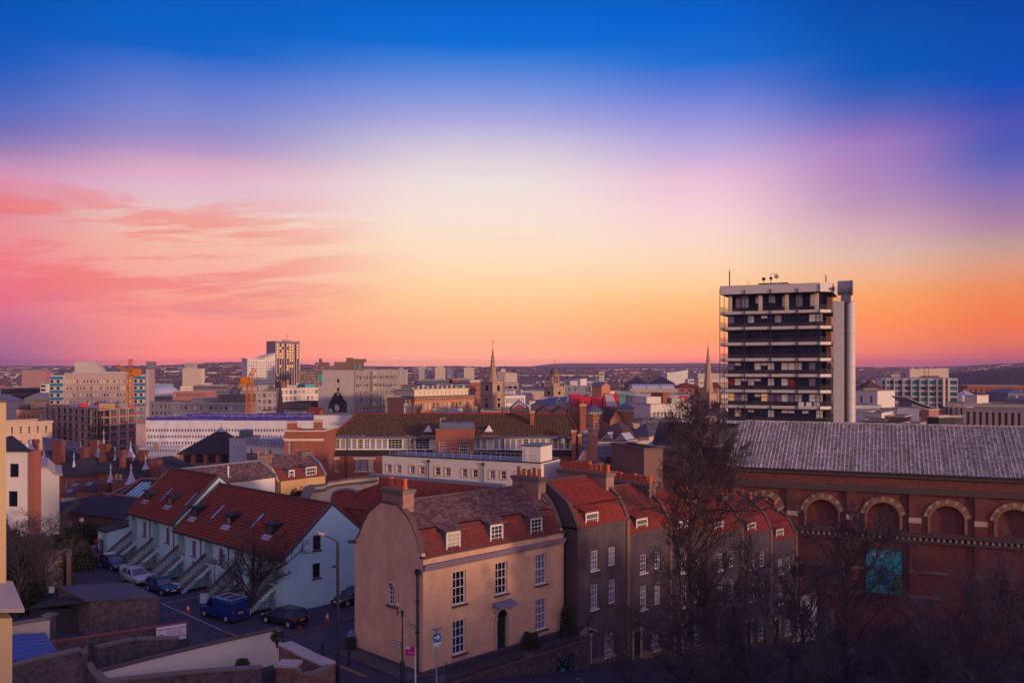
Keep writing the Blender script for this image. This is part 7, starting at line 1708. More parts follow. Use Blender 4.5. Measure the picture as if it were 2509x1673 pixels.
# ================================================================ beige corner house
mk('cornice_lead',(.26,.20,.27),var=.6,scale=2,rough=.7)
def beige():
 C = Vector((-6.33,64)); u = Vector((.714,.70)).normalized(); r = empty('beige_house',(C.x,C.y,0),atan2(u.y,u.x),'big beige rendered Georgian house with sash windows, three dormers and an arched front door','house')
 W, dep, H = 14.85, 8.5, 8.35; zg = -3.0
 up_, lo_ = [2.78,7.08,11.5], [2.78,11.5]
 hs = [(x,x+1.28,4.5+abs(zg),6.98+abs(zg)) for x in up_]+[(x,x+1.28,.85+abs(zg),3.35+abs(zg)) for x in lo_]+[(7.2,8.3,.1+abs(zg),2.75+abs(zg))]
 z3 = abs(zg)
 b = MB(); b.facade((0,0,zg),(1,0,0),W,H+z3,hs,.22)
 xc, rr, zc = 7.75,.55,2.75; n = 10
 b.facade((W,0,zg),(0,1,0),dep,H+z3); b.facade((W,dep,zg),(-1,0,0),W,H+z3)
 gw = (4.40,5.05)
 b.facade((0,dep,zg),(0,-1,0),dep,H+z3,[(gw[0],gw[1],4.4+z3,5.75+z3)],.15)
 prof = [(0,H),(.22,8.7),(.7,9.7),(1.45,10.8),(2.3,11.45),(3.1,11.85),(5.1,11.85),(6.65,10.85),(7.35,9.95),(7.9,9.0),(8.25,8.65),(8.5,H)]
 for x in (0,W-.35): b.prism([(x,y,z) for y, z in prof],(.35,0,0))
 b.build('wall','beige_render',r)
 for x in (-.08,W-.45):
  c = MB()
  for p, q in zip(prof[1:-1],prof[2:-1]): c.prism([(x,p[0],p[1]+.003),(x,q[0],q[1]+.003),(x,q[0],q[1]+.16),(x,p[0],p[1]+.16)],(.5,0,0))
  c.box(x,-.25,H+.003,x+.5,.35,H+.16); c.box(x,dep-.3,H+.003,x+.5,dep+.45,H+.14); c.build('gable_coping','coping_dark',r)
 c = MB(); c.box(.43,-.12,H+.003,W-.46,.25,H+.14); c.build('parapet_coping','coping_dark',r)
 c = MB(); c.box(-.05,-.34,7.78,W+.0,-.003,7.93); c.box(-.02,-.24,7.60,W+.0,-.003,7.779); c.box(-.02,-.14,7.45,W,-.003,7.599); c.build('cornice','cornice_lead',r)
 c = MB(); c.box(-.02,-.12,zg,W,-.003,-.0+.35); c.box(-.14,-.11,zg,-.003,dep,.30); c.build('plinth','side_render',r)
 for i, (a,c_,d,e) in enumerate(hs[:5]):
  g = ['glass_dark','glass_dark','glass_sky','glass_blue','glass_purple'][i]
  w = put_win(r,(0,0,zg),(1,0,0),a,d,c_-a,e-d,3,4,'white_paint',g,.22,.09,.04)
  s = MB(); s.box(a-.12,-.17,d+zg-.14,c_+.12,-.003,d+zg-.005); s.build('sill','coping_dark',r); s = MB(); s.box(a,-.0,d+zg,c_,.10,d+zg+.06); s.build('sill_board','white_paint',r)
 d_ = MB(); d_.box(7.2,.2,.1,8.3,.26,2.75); dd = d_.build('front_door','door_black',r); k = MB(); k.lathe((8.1,.16,1.3),[(.02,-.04),(.05,0),(.02,.04)],8); k.build('handle','steel',dd)
 d_ = MB(); pp = [(xc-rr*cos(pi*i/n),zc+rr*sin(pi*i/n)) for i in range(n+1)]; d_.prism([(x,-.012,z) for x,z in pp],(0,.01,0)); d_.build('fanlight','glass_dark',r)
 d_ = MB()
 for i in range(n): a0,a1 = pi*i/n,pi*(i+1)/n; d_.prism([(xc-rr*cos(a0),-.09,zc+rr*sin(a0)),(xc-rr*cos(a1),-.09,zc+rr*sin(a1)),(xc-(rr+.2)*cos(a1),-.09,zc+(rr+.2)*sin(a1)),(xc-(rr+.2)*cos(a0),-.09,zc+(rr+.2)*sin(a0))],(0,.086,0))
 for s in (-1,1): d_.box(xc+s*(rr+.12)-.12,-.09,.0,xc+s*(rr+.12)+.12,-.004,2.75); d_.box(xc+s*(rr+.12)-.16,-.13,2.6,xc+s*(rr+.12)+.16,-.004,2.749)
 d_.build('door_surround','stone_cream',r)
 d_ = MB(); d_.prism([(6.75,-.003,3.62),(6.75,-.75,3.62),(6.75,-.72,3.75),(6.75,-.003,4.0)],(2.0,0,0)); d_.build('door_canopy','lead',r)
 for x in (6.85,8.5): d_ = MB(); d_.prism([(x,-.01,3.2),(x,-.01,3.61),(x,-.6,3.61)],(.14,0,0)); d_.build('canopy_bracket','stone_cream',r)
 a, c_ = gw; y0 = dep-c_; w = bpy.data.objects.new('arched_window',win_mesh(.65,1.35,2,4,'white_paint','glass_blue',.06,.035)); COL.objects.link(w); w.parent = r; w.location = (.14,dep-a,4.4); w.rotation_euler = (0,0,-pi/2)
 q = MB(); m = dep-(a+c_)/2; q.prism([(-.012,m-.325*cos(pi*i/8),5.75+.325*sin(pi*i/8)) for i in range(9)],(.01,0,0)); q.build('window_head','glass_blue',r)
 q = MB()
 for i in range(8): a0,a1 = pi*i/8,pi*(i+1)/8; q.prism([(-.04,m-.30*cos(a0),5.75+.30*sin(a0)),(-.04,m-.30*cos(a1),5.75+.30*sin(a1)),(-.04,m-.37*cos(a1),5.75+.37*sin(a1)),(-.04,m-.37*cos(a0),5.75+.37*sin(a0))],(.036,0,0))
 q.bar((-.03,m,5.75),(-.03,m,6.05),.03); q.build('window_arch','white_paint',r); q = MB(); q.box(-.16,m-.5,4.22,-.003,m+.5,4.38); q.build('sill','coping_dark',r)
 mansard(r,W,dep,H+.05,1.05,10.2,4.25,11.75,'tile_old_low','tile_old','coping_dark',cw=.26,rh=.38,amp=.06,x0=.36,x1=W-.36)
 for i, x in enumerate((2.95,7.35,11.75)): dormer(r,x,1.45,.12,H+.1,1.5,2.2,'tile_old','slate_blue',3,4,'white_paint',['glass_cream','glass_blue','glass_dark'][i],.55)
 stack(r,.03,2.4,1.05,4.9,11.35,13.0,3,'brick_old','coping',ph=.78,pr=.19,along='y')
 stack(r,W-.85,2.1,W+.1,5.2,9.8,12.7,5,'brick_old','coping',ph=.72,pr=.17,along='y')
 q = MB(); q.box(-.14,.25,7.2,-.003,.75,7.55); q.tube((-.13,.5,zg),(-.13,.5,7.3),.085,n=8); q.box(-.22,.3,7.15,-.02,.7,7.42)
 for z in (5.2,3.0): q.box(-.24,.38,z,-.02,.62,z+.1)
 q.build('downpipe','dark_metal',r)
 q = MB(); q.box(-.3,dep-.0,8.3,.6,dep+.5,8.5); q.build('rear_eaves','coping_dark',r)
 return r
BH = beige()
# ================================================================ dark row running away to the right
RU = Vector((.7071,.7071)); RA = Vector((5.4,73.9))
def row_house(i, label, v0, v1, zg0, zg1, He, wallm, lo, hi, dormx, stackh, npots, side=False, lit=False, wy=((6.6,5.0),(3.8,1.75)), yw=None):
 A = RA+RU*v0; W = v1-v0; zb = min(zg0,zg1)-1; r = empty('terraced_house',(A.x,A.y,0),pi/4,label,'house'); dep = 8.2; H = He; off = He-8.63
 xs = [W*.24,W*.58]; hs = []
 for (t, bt) in wy:
  for x in xs: hs.append((x,x+1.0,bt+off-zb,t+off-zb))
 hs.append((W*.50,W*.50+1.35,zg1+.85-zb,zg1+2.75-zb)); hs.append((.55,1.55,zg0-zb+.05,zg0-zb+2.2))
 b = MB(); b.facade((0,0,zb),(1,0,0),W,H-zb,hs,.18)
 if side: b.facade((0,dep,zb),(0,-1,0),dep,H-zb)
 b.facade((W,0,zb),(0,1,0),dep,H-zb); b.facade((W,dep,zb),(-1,0,0),W,H-zb)
 prof = [(0,H),(.5,H+.95),(1.1,H+1.85),(2.0,H+2.45),(4.1,H+3.6),(6.2,H+2.5),(7.2,H+1.7),(8.2,H)]
 for x in ([0,W-.3] if side else [W-.3]): b.prism([(x,y,z+.12) for y,z in prof],(.3,0,0))
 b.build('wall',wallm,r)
 c = MB()
 for x in ([-.05,W-.36] if side else [W-.36]):
  for p,q in zip(prof,prof[1:5]): c.prism([(x,p[0],p[1]+.13),(x,q[0],q[1]+.13),(x,q[0],q[1]+.3),(x,p[0],p[1]+.3)],(.42,0,0))
 c.box(-.1,-.2,H-.02,W,.0-.003,H+.12); c.build('coping','coping_dark',r)
 for k,(a,c_,d,e) in enumerate(hs[:-1]):
  put_win(r,(0,0,zb),(1,0,0),a,d,c_-a,e-d,3 if k < 4 else 4,4,'white_paint',random.choice(['glass_dark','glass_blue','glass_sky','glass_dark','glass_curtain','glass_purple']),.18,.08,.035)
  s = MB(); s.box(a-.1,-.12,d+zb-.12,c_+.1,-.003,d+zb-.004); s.build('sill','coping_dark' if k % 2 else 'white_paint',r)
 d_ = MB(); d_.box(.55,.12,zg0+.05,1.55,.17,zg0+2.2); d_.build('front_door','door_black',r)
 d_ = MB(); d_.box(.38,-.1,zg0-.3,.55,-.003,zg0+2.2); d_.box(1.55,-.1,zg0-.3,1.72,-.003,zg0+2.2); d_.box(.3,-.14,zg0+2.2,1.8,-.003,zg0+2.4)
 if i == 0: d_.prism([(.15,-.6,zg0+2.5),(1.05,-.6,zg0+2.95),(1.05,-.6,zg0+3.05),(.15,-.6,zg0+2.6)],(0,.59,0)); d_.prism([(1.05,-.6,zg0+2.95),(1.95,-.6,zg0+2.5),(1.95,-.6,zg0+2.6),(1.05,-.6,zg0+3.05)],(0,.59,0))
 d_.build('door_surround','stone_cream',r)
 q = MB(); q.prism([(W*.5+.1,-.02,zg1-1.2+.3),(W*.5+1.2,-.02,zg1-1.2+.3),(W*.5+1.2,-.02,zg1+.15),(W*.5+.65,-.02,zg1+.4),(W*.5+.1,-.02,zg1+.15)],(0,.015,0)); q.build('cellar_opening','black_paint',r)
 q = MB(); q.prism([(1.8,-.05,zb),(W-.5,-.05,zb),(W-.5,-.05,zg1+.75),(1.8,-.05,zg0+.15)],(0,.045,0)); q.build('plinth','ochre_dark',r)
 mansard(r,W,dep,H+.02,1.05,H+1.7,4.1,H+3.45,lo,hi,'tile_brown',cw=.26,rh=.38,amp=.06,x0=.3 if side else .02,x1=W-.36)
 dormer(r,dormx,1.75,.15,H+.1,1.15,1.9,hi,'slate_blue',6,2,'white_paint','glass_dark',.5)
 stack(r,W-.75,2.0,W+.35,7.8,H+1.8,H+stackh,npots,'brick_brown' if i else 'brick_old','coping',ph=.75,pr=.2,along='y')
 q = MB(); q.box(W-.45,-.12,zb,W-.05,-.003,H-.05); q.build('pilaster','ochre_dark',r)
 return r
ends = [0,6.93,13.3,19.6,25.9,31.8,37.4]
zs_ = [-2.55,-3.5,-4.5,-5.5,-6.5,-7.4,-8.2]
Hs = [8.63,7.3,6.3,5.5,4.6,3.2]
labs = ['dark weathered row house next to the beige house with a long brick chimney','second dark row house from the beige house, behind the first branches','third dark row house from the beige house, left of the big trunk','fourth dark row house from the beige house, right of the big trunk','fifth dark row house from the beige house, seen through dense twigs','last dark row house at the foot of the brick hall']
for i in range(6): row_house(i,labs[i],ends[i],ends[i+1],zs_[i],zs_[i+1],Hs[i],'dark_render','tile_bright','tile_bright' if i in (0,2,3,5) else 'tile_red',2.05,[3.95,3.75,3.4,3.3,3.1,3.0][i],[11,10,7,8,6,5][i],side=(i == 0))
def white_end():
 A = RA+RU*37.6; r = empty('white_end_house',(A.x,A.y,-10),pi/4,'small white-walled house end glimpsed through the trees at the foot of the row','house'); b = MB(); b.facade((0,0,0),(1,0,0),4.5,6.5,[(.8,1.6,1.0,3.2),(2.6,3.4,1.2,3.0),(1.0,1.8,4.2,5.6)],.2); b.facade((0,7,0),(0,-1,0),7,6.5); b.poly([(0,0,6.5),(0,7,6.5),(0,3.5,8.5)]); b.build('wall','white_render',r)
 b = MB(); b.prism([(-.2,-.3,6.4),(4.8,-.3,6.4),(4.8,3.5,8.6),(-.2,3.5,8.6)],(0,0,.12)); b.build('roof','tile_red',r)
 for (a,c,w,h) in ((.8,1.0,.8,2.2),(2.6,1.2,.8,1.8),(1.0,4.2,.8,1.4)): put_win(r,(0,0,0),(1,0,0),a,c,w,h,2,3,'white_paint','glass_dark',.2)
white_end()
# brick range behind the row, below the office tower
Bd('brick_range','tall red brick wall range behind the row roofs left of the grey-tiled hall',1622,118,1800,113,1128,7,'brick_museum',zb=-10,rmat='roof_felt',cop='coping_dark')
Bd('brick_range','purple-brown brick block with a flat dark roof left of the tall brick range',1578,116,1624,117,1102,9,'brick_brown',zb=-10,rmat='roof_felt',cop='coping_dark')
Bd('concrete_shed','grey-lilac rendered low building with a dark sloping parapet beside the grey-tiled roof',1720,140,1815,136,1098,8,'side_render',zb=-10,rmat='roof_felt',cop='coping_dark')
def ramp_wall():
 D = 150; A = P(1744,1050,D); r = empty('sloping_parapet_block',(A.x,A.y,-10),atan2(-6,9),'dark brown block with a top edge sloping down towards the grey-tiled roof','building'); h = lambda y: ZY(y,D)+10
 b = MB(); b.prism([(0,0,0),(9.5,0,0),(9.5,0,h(1078)),(2.4,0,h(1052)),(0,0,h(1050))],(0,6,0)); b.build('wall','concrete_dark',r); b = MB(); b.prism([(0,-.3,h(1080)),(9.5,-.3,h(1110)),(9.5,-.3,h(1117)),(0,-.3,h(1088))],(0,.29,0)); b.build('ledge','slate_dark',r)
ramp_wall()
Bd('canopy_house','brick house with a teal awning beneath the pale flat terrace',1482,127,1536,127,1131,5,'brick_brown',zb=-8,rmat='copper_teal',cop='slate_dark')
Bd('side_house','dark timber-clad house with a small white window below the pink-roofed house',1463,150,1524,150,1092,5,'slate_blue',rows=2,cols=5,fh=2.6,to=1.6,wh=.8,wf=.25,zb=-10,rmat='lead_pale')
Bd('pink_wall_house','white low wall house between the chimney pots and the pinkish wall',1373,118,1440,116,1140,5,'brick_pink',zb=-8,rmat='roof_felt',cop='coping_dark')
# ================================================================ foreground left: walls, shed, sign
mk('rubble_pale',(.20,.15,.15),kind='stone',col2=(.13,.10,.11),tw=.4,th=.2,stain=.3,bump=.5,var=.5)
def wall_line(name, label, pts, z0, th, mat, cap=None, capmat='coping', cat='wall', capw=.08, caph=.14):
 """wall following points (x, y, ztop)"""
 o = Vector(pts[0]); r = empty(name,(o.x,o.y,0),0,label,cat); b = MB(); c = MB()
 for p, q in zip(pts, pts[1:]):
  p = Vector((p[0]-o.x,p[1]-o.y,p[2])); q = Vector((q[0]-o.x,q[1]-o.y,q[2])); d = Vector((q.x-p.x,q.y-p.y,0)).normalized(); n_ = Vector((-d.y,d.x,0))*th
  b.prism([Vector((p.x,p.y,z0)),Vector((q.x,q.y,z0)),q,p],n_)
  m = n_.normalized()*capw; u3 = Vector((0,0,.004)); up3 = Vector((0,0,caph))
  c.prism([p-m+u3,q-m+u3,q-m+up3,p-m+up3],n_+2*m)
 b.build('masonry',mat,r); c.build('coping',capmat,r); return r
def WP(x, y, z): D = (22-z)*F/(y-HZ); return (GX(x,D),D,z)
def shed():
 a, b_, c, d = Vector(WP(210,1474,2.8)), Vector(WP(392,1466,2.8)), Vector(WP(319,1430,3.2)), Vector(WP(138,1438,3.2)); r = empty('stone_shed',(a.x,a.y,0),0,'low stone shed with a dark felt roof at the edge of the parking yard','shed'); o = Vector((a.x,a.y,0))
 P4 = [p-o for p in (a,b_,c,d)]
 q = MB(); q.prism([p for p in P4],(0,0,.12)); q.build('roof','roof_felt',r)
 q = MB(); ins = [P4[0]+Vector((.2,.25,0)),P4[1]+Vector((-.2,.25,0)),P4[2]+Vector((-.2,-.2,0)),P4[3]+Vector((.3,-.2,0))]
 for i in range(4):
  p, s = ins[i], ins[(i+1)%4]; q.poly([(p.x,p.y,-.5),(s.x,s.y,-.5),(s.x,s.y,s.z+.01),(p.x,p.y,p.z+.01)])
 q.build('wall','rubble_stone',r)
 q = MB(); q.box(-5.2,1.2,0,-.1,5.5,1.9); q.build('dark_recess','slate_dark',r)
 q = MB(); q.prism([(-5.4,1,1.9),(0,-.1,2.75),(-1.5,3.4,3.1),(-4,5,2.4)],(0,0,.1)); q.build('side_roof','slate_dark',r)
shed()
wl = wall_line('coped_wall','long stone wall with a red brick coping carrying the car parking sign',[WP(120,1577,1.75),WP(463,1527,1.75)],-1,.35,'rubble_stone',capmat='kerb_red',caph=.13)
def parking_sign():
 a, b_ = Vector(WP(382,1545,1.6)), Vector(WP(455,1534,1.6)); d = b_-a; d.z = 0; W = d.length*1.0; n_ = Vector((d.y,-d.x,0)).normalized(); o = a+n_*.12
 r = empty('parking_sign',(o.x,o.y,.0),atan2(d.y,d.x),'white sign board reading CAR PARKING HERE on the red-coped wall','sign'); Hh = 1.15; z0 = .72
 b = MB(); b.box(0,-.03,z0,W,.03,z0+Hh); b.build('board','sign_white',r)
 text('CAR PARKING HERE',.3,r,(.06,-.036,z0+Hh-.30),'ink_navy',maxw=W-.12)
 text('Reasonable',.26,r,(W*.37,-.036,z0+Hh-.50),'ink_red',maxw=W*.5); text('Monthly Rates',.26,r,(W*.32,-.036,z0+Hh-.70),'ink_red',maxw=W*.58); text('0978',.32,r,(W*.70,-.036,z0+Hh-.96),'ink_navy',maxw=W*.26)
 b = MB(); b.prism([(.08,-.036,z0+.42),(.36,-.036,z0+.60),(.64,-.036,z0+.42),(.60,-.036,z0+.38),(.36,-.036,z0+.54),(.12,-.036,z0+.38)],(0,-.004,0)); b.build('roof_logo','ink_navy',r); text('Terry',.18,r,(.12,-.036,z0+.18),'ink_navy',maxw=.5)
parking_sign()
wall_line('lower_stone_wall','dark stone wall with a flat top just below the parking sign',[WP(240,1588,1.6),WP(330,1568,1.6),WP(432,1567,1.6)],-1,.5,'rubble_stone')
wall_line('white_yard_wall','sloping white painted wall rising to the right at the bottom left',[WP(214,1652,2.3),WP(232,1650,2.5),WP(400,1607,2.5),WP(540,1574,2.5),WP(689,1541,2.5)],-2,.35,'white_render',capmat='coping_dark',caph=.12)
def stone_front():
 pts = [(0,1642,4.4),(90,1618,4.4),(200,1594,4.4)]; P3 = [WP(*p) for p in pts]
 zc = [(205,1606,4.1),(212,1630,3.4),(225,1650,2.9),(240,1668,2.7),(262,1673,2.6),(420,1655,2.9),(560,1643,3.2),(636,1640,3.3)]
 P3 += [WP(*p) for p in zc]; wall_line('rubble_wall','dark rubble stone wall with a curved dip along the bottom left edge',P3,-3,.45,'rubble_stone',capmat='coping')
stone_front()
wall_line('stone_coped_wall','random stone wall with a broad pale coping slab near the lamp post',[WP(683,1580,2.6),WP(745,1612,2.6),WP(792,1632,2.6)],-2,.9,'rubble_red',capmat='coping_pale',caph=.12)
def gate_pier(name, label, x0, x1, yt, z, mat='rubble_red', cap='coping_pale', d=1.1):
 a = Vector(WP(x0,yt,z)); b_ = Vector(WP(x1,yt,z)); W = b_.x-a.x; r = empty(name,(a.x,a.y,0),R(-8),label,'pier'); b = MB(); b.box(0,0,-3,W,d,z-.15); b.build('masonry',mat,r); b = MB(); b.box(-.1,-.1,z-.145,W+.1,d+.1,z); b.build('cap',cap,r)
gate_pier('stone_pier','square stone pier with a pale slab cap in front of the coped wall',676,724,1628,3.0)
gate_pier('stone_pier','narrow stone gate pier by the shed at the far left',106,126,1505,3.2,'rubble_stone','coping',.6)
wall_line('curved_stone_wall','reddish stone wall dipping behind the square pier along the bottom edge',[WP(722,1640,2.8),WP(738,1655,2.4),WP(770,1655,2.5),WP(812,1637,2.7)],-3,.5,'rubble_red')
def gate():
 a, b_ = Vector(WP(640,1650,2.6)), Vector(WP(676,1640,2.6)); r = empty('iron_gate',(a.x,a.y,0),atan2(b_.y-a.y,b_.x-a.x),'dark iron gate between the stone walls at the bottom','gate'); W = (b_-a).xy.length; b = MB()
 for i in range(14): b.bar((W*i/13,0,-.5),(W*i/13,0,2.6+.12*(i%2)),.04)
 b.bar((0,0,2.3),(W,0,2.3),.05); b.bar((0,0,.3),(W,0,.3),.05); b.build('railing','dark_metal',r)
gate()
def bus_roof():
 pts = [WP(-60,1562,4.6),WP(111,1553,4.6),WP(142,1600,4.3),WP(-60,1638,4.3)]; o = Vector(pts[0]); r = empty('metal_roof_shed',(o.x,o.y,0),0,'blue ribbed metal roof of a low shed at the left edge','shed'); L = [Vector(p)-Vector((o.x,o.y,0)) for p in pts]
 b = MB(); b.prism(L,(0,0,.1)); b.build('metal_roof','blue_metal',r); b = MB()
 for k in range(6):
  t = (k+.3)/6; p = L[0].lerp(L[3],t); q = L[1].lerp(L[2],t); b.bar(p+Vector((0,0,.13)),q+Vector((0,0,.13)),.07,.09)
 b.build('rib','slate_blue',r); b = MB();
 for i in range(4): p, q = L[i], L[(i+1)%4]; b.poly([(p.x,p.y,-2),(q.x,q.y,-2),(q.x,q.y,q.z-.01),(p.x,p.y,p.z-.01)])
 b.build('wall','rubble_stone',r)
bus_roof()
wall_line('yard_wall','crumbling rendered wall above the blue metal roof at the left',[WP(-40,1545,5.0),WP(60,1527,5.0),WP(122,1518,5.0)],-2,.4,'stone_pale',capmat='coping')
wall_line('tall_rubble_wall','tall pale rubble stone garden wall half covered with ivy at the left',[WP(8,1425,3.0),WP(66,1362,3.8),WP(162,1348,4.0),],-1,.5,'rubble_pale',capmat='coping')
wall_line('tall_rubble_wall','short end of the rubble garden wall beside the parking road',[WP(162,1348,4.0),WP(163,1362,3.6)],-1,.4,'brick_brown',capmat='coping')
mk('yellow_cream',(.72,.50,.26),var=.3,scale=.6,stain=.15)
def cream_corner():
 D = 30; r = empty('cream_house_corner',(GX(-300,D),D,0),0,'strip of a cream rendered house with a dark cornice at the left edge','building'); W = GX(15,D)-GX(-300,D); H = ZY(985,D)
 z0 = ZY(1460,D); b = MB(); b.prism([(0,0,z0),(W,0,z0),(W-4.2,6,z0),(0,6,z0)],(0,0,H-z0)); b.build('wall','yellow_cream',r); b = MB(); b.prism([(0,-.06,H+.002),(W+.04,-.06,H+.002),(W-4.2,6.1,H+.002),(0,6.1,H+.002)],(0,0,.08)); b.build('coping','coping',r)
 D2 = 28; r2 = empty('cornice_roof',(GX(-200,D2),D2,0),0,'weathered stone cornice and roof edge of a near building at the left edge','building'); X = GX(60,D2)-GX(-200,D2); z = ZY(1500,D2)
 b = MB(); b.prism([(0,0,z),(X,0,z),(X-1.6,2.2,z+.35),(0,2.2,z+.35)],(0,0,.12)); b.box(0,.15,z-.25,X-1.5,2,z-.02); b.build('cornice','coping_pale',r2); b = MB(); b.prism([(0,.3,4),(X-.55,.3,4),(X-1.9,2,4),(0,2,4)],(0,0,z-4.26)); b.build('wall','yellow_cream',r2); b = MB(); b.prism([(0,.5,z+.15),(X-1.5,.5,z+.15),(X-2.2,1.7,z+.38),(0,1.7,z+.38)],(0,0,.05)); b.build('roof_glass','glass_sky',r2)
cream_corner()
# ================================================================ street surface
def strip(name, pts, w, mat, z=.006, label=None):
 b = MB()
 for p, q in zip(pts, pts[1:]):
  p = Vector(p); q = Vector(q); d = (q-p); d.z = 0; n_ = Vector((-d.y,d.x,0)).normalized()*w/2; b.poly([p-n_+Vector((0,0,z)),q-n_+Vector((0,0,z)),q+n_+Vector((0,0,z)),p+n_+Vector((0,0,z))])
 return tag(b.build(name,mat),kind='structure')
def gp(x, y): p = WP(x,y,0); return (p[0],p[1],0)
b = MB(); b.poly([(-75,52,.004),(-15,52,.004),(-14.2,88,.004),(-40,118,.004),(-75,118,.004)]); tag(b.build('road','asphalt'),kind='structure')
strip('parking_line',[gp(395,1477),gp(545,1544),gp(590,1561)],.12,'white_line',.010)
strip('parking_line',[gp(400,1478),gp(540,1450)],.1,'white_line',.012)
strip('road_line',[gp(797,1618),gp(893,1658)],.10,'yellow_line',.010); strip('road_line',[gp(802,1616),gp(900,1656)],.10,'yellow_line',.010)
b = MB();
for (p, q) in ((gp(700,1559),gp(869,1514)),(gp(545,1546),gp(583,1562))): p, q = Vector(p), Vector(q); n_ = Vector((q.y-p.y,-(q.x-p.x),0)).normalized()*.14; b.prism([p,q,q+n_,p+n_],(0,0,.10))
tag(b.build('kerb','kerb_red'),kind='structure')
b = MB(); b.poly([(*gp(702,1560)[:2],.008),(*gp(870,1516)[:2],.008),(*gp(868,1480)[:2],.008),(*gp(715,1512)[:2],.008)]); tag(b.build('pavement','asphalt_dark'),kind='structure')
b = MB(); C = Vector((-6.33,64,0)); sl_ = Vector((-.70,.714,0)); fr_ = Vector((.714,.70,0)); b.prism([C-fr_*1.6,C-fr_*1.6+sl_*9,C+sl_*9,C],(0,0,.12)); tag(b.build('pavement','paving'),kind='structure')
# raised area in front of the beige house, with railings
b = MB(); p0 = Vector((-6.0,63.7,-3)); out = Vector((.70,-.714,0)); b.prism([p0+out*.2,p0+out*2.1+fr_*.3,p0+out*2.1+fr_*15.2,p0+out*.2+fr_*15.2],(0,0,2.98));
r = empty('retaining_wall',(0,0,0),0,'rough stone retaining wall with a graffitied patch below the beige house','wall'); b.build('masonry','rubble_stone',r)
b = MB(); a0 = p0+out*1.95+Vector((0,0,2.98)); b.prism([a0,a0+fr_*15.2,a0+fr_*15.2+out*.35,a0+out*.35],(0,0,.14)); b.build('coping','coping_dark',r)
mk('graffiti_cyan',(.03,.30,.42)); g = MB(); gr = random.Random(12); base = p0+out*2.115+fr_*11.2
g.poly([base+Vector((0,0,.5)),base+fr_*2.0+Vector((0,0,.5)),base+fr_*2.0+Vector((0,0,2.3)),base+Vector((0,0,2.3))],0)
for k in range(46):
 x_, z_ = gr.uniform(.1,1.8), gr.uniform(.6,2.1); s = gr.uniform(.05,.16); c0 = base+out*.006*(1+k*.05)+fr_*x_+Vector((0,0,z_)); g.poly([c0,c0+fr_*s,c0+fr_*s*gr.uniform(.2,1.4)+Vector((0,0,s*1.5)),c0+Vector((0,0,s*gr.uniform(.5,2)))],1)
g.build('graffiti',['black_paint','graffiti_cyan'],r)
def railings():
 r = empty('iron_railings',(a0.x,a0.y,a0.z+.14),atan2(fr_.y,fr_.x),'black iron railings along the raised strip in front of the beige house','railings'); b = MB(); L = 15.1; n = 112
 for i in range(n+1):
  if 7.6 < L*i/n < 8.7: continue
  b.bar((L*i/n,-.1,0),(L*i/n,-.1,1.15),.03)
 for z in (.15,1.0): b.bar((0,-.1,z),(7.6,-.1,z),.045); b.bar((8.7,-.1,z),(L,-.1,z),.045)
 for x in (0,7.55,8.75,L): b.tube((x,-.1,0),(x,-.1,1.35),.045,n=6); b.lathe((x,-.1,1.35),[(.03,0),(.07,.07),(.02,.16)],6)
 b.build('bars','dark_metal',r)
railings()
mk('globe_glass',(.30,.20,.19),rough=.15,spec=.8); mk('cone_red',(.55,.05,.03),rough=.6); mk('skin',(.45,.24,.18)); mk('coat_dark',(.05,.05,.07)); mk('asphalt_patch',(.075,.07,.09),var=.6,scale=2)
# ================================================================ street furniture
def lamp_post():
 D = 62; X = GX(828,D); r = empty('street_lamp',(X,D,0),0,'tall dark street lamp with a pale boxy head on an angled arm','street lamp')
 b = MB(); b.lathe((0,0,-.2),[(.16,0),(.16,1.6),(.115,1.7),(.11,9.9),(.09,10.2)],10); b.build('post','dark_metal',r)
 b = MB(); b.tube((0,0,9.95),(-.25,0,10.1),.05); b.tube((-.22,0,10.08),(-.95,-.1,10.45),.045); b.build('arm','dark_metal',r)
 b = MB(); rr = [(-.9,.10,.07),(-1.0,.17,.12),(-1.25,.19,.15),(-1.38,.14,.13),(-1.45,.05,.05)]; ids = []
 for (x,w,h) in rr: ids.append([b.vt((x,-.1+w*cos(a),10.5+(-.6-x*0)*0+.0+ h*sin(a)+(-x-.9)*.18)) for a in [2*pi*k/8+pi/8 for k in range(8)]])
 for A_,B_ in zip(ids,ids[1:]):
  for k in range(8): b.f.append([A_[k],A_[(k+1)%8],B_[(k+1)%8],B_[k]]); b.m.append(0)
 b.f.append(ids[0][::-1]); b.f.append(ids[-1]); b.m += [0,0]; b.build('lamp_head','concrete_pink',r)
 b = MB(); b.box(-1.12,-.16,10.68,-1.02,-.06,10.74); b.build('photocell','blue_metal',r)
 b = MB(); b.obox((-.2,-.1,8.3),(.16,0,.03),(0,.1,0),(0,0,.07)); b.box(-.1,-.05,8.2,0,.05,8.35); b.build('small_floodlight','dark_metal',r)
lamp_post()
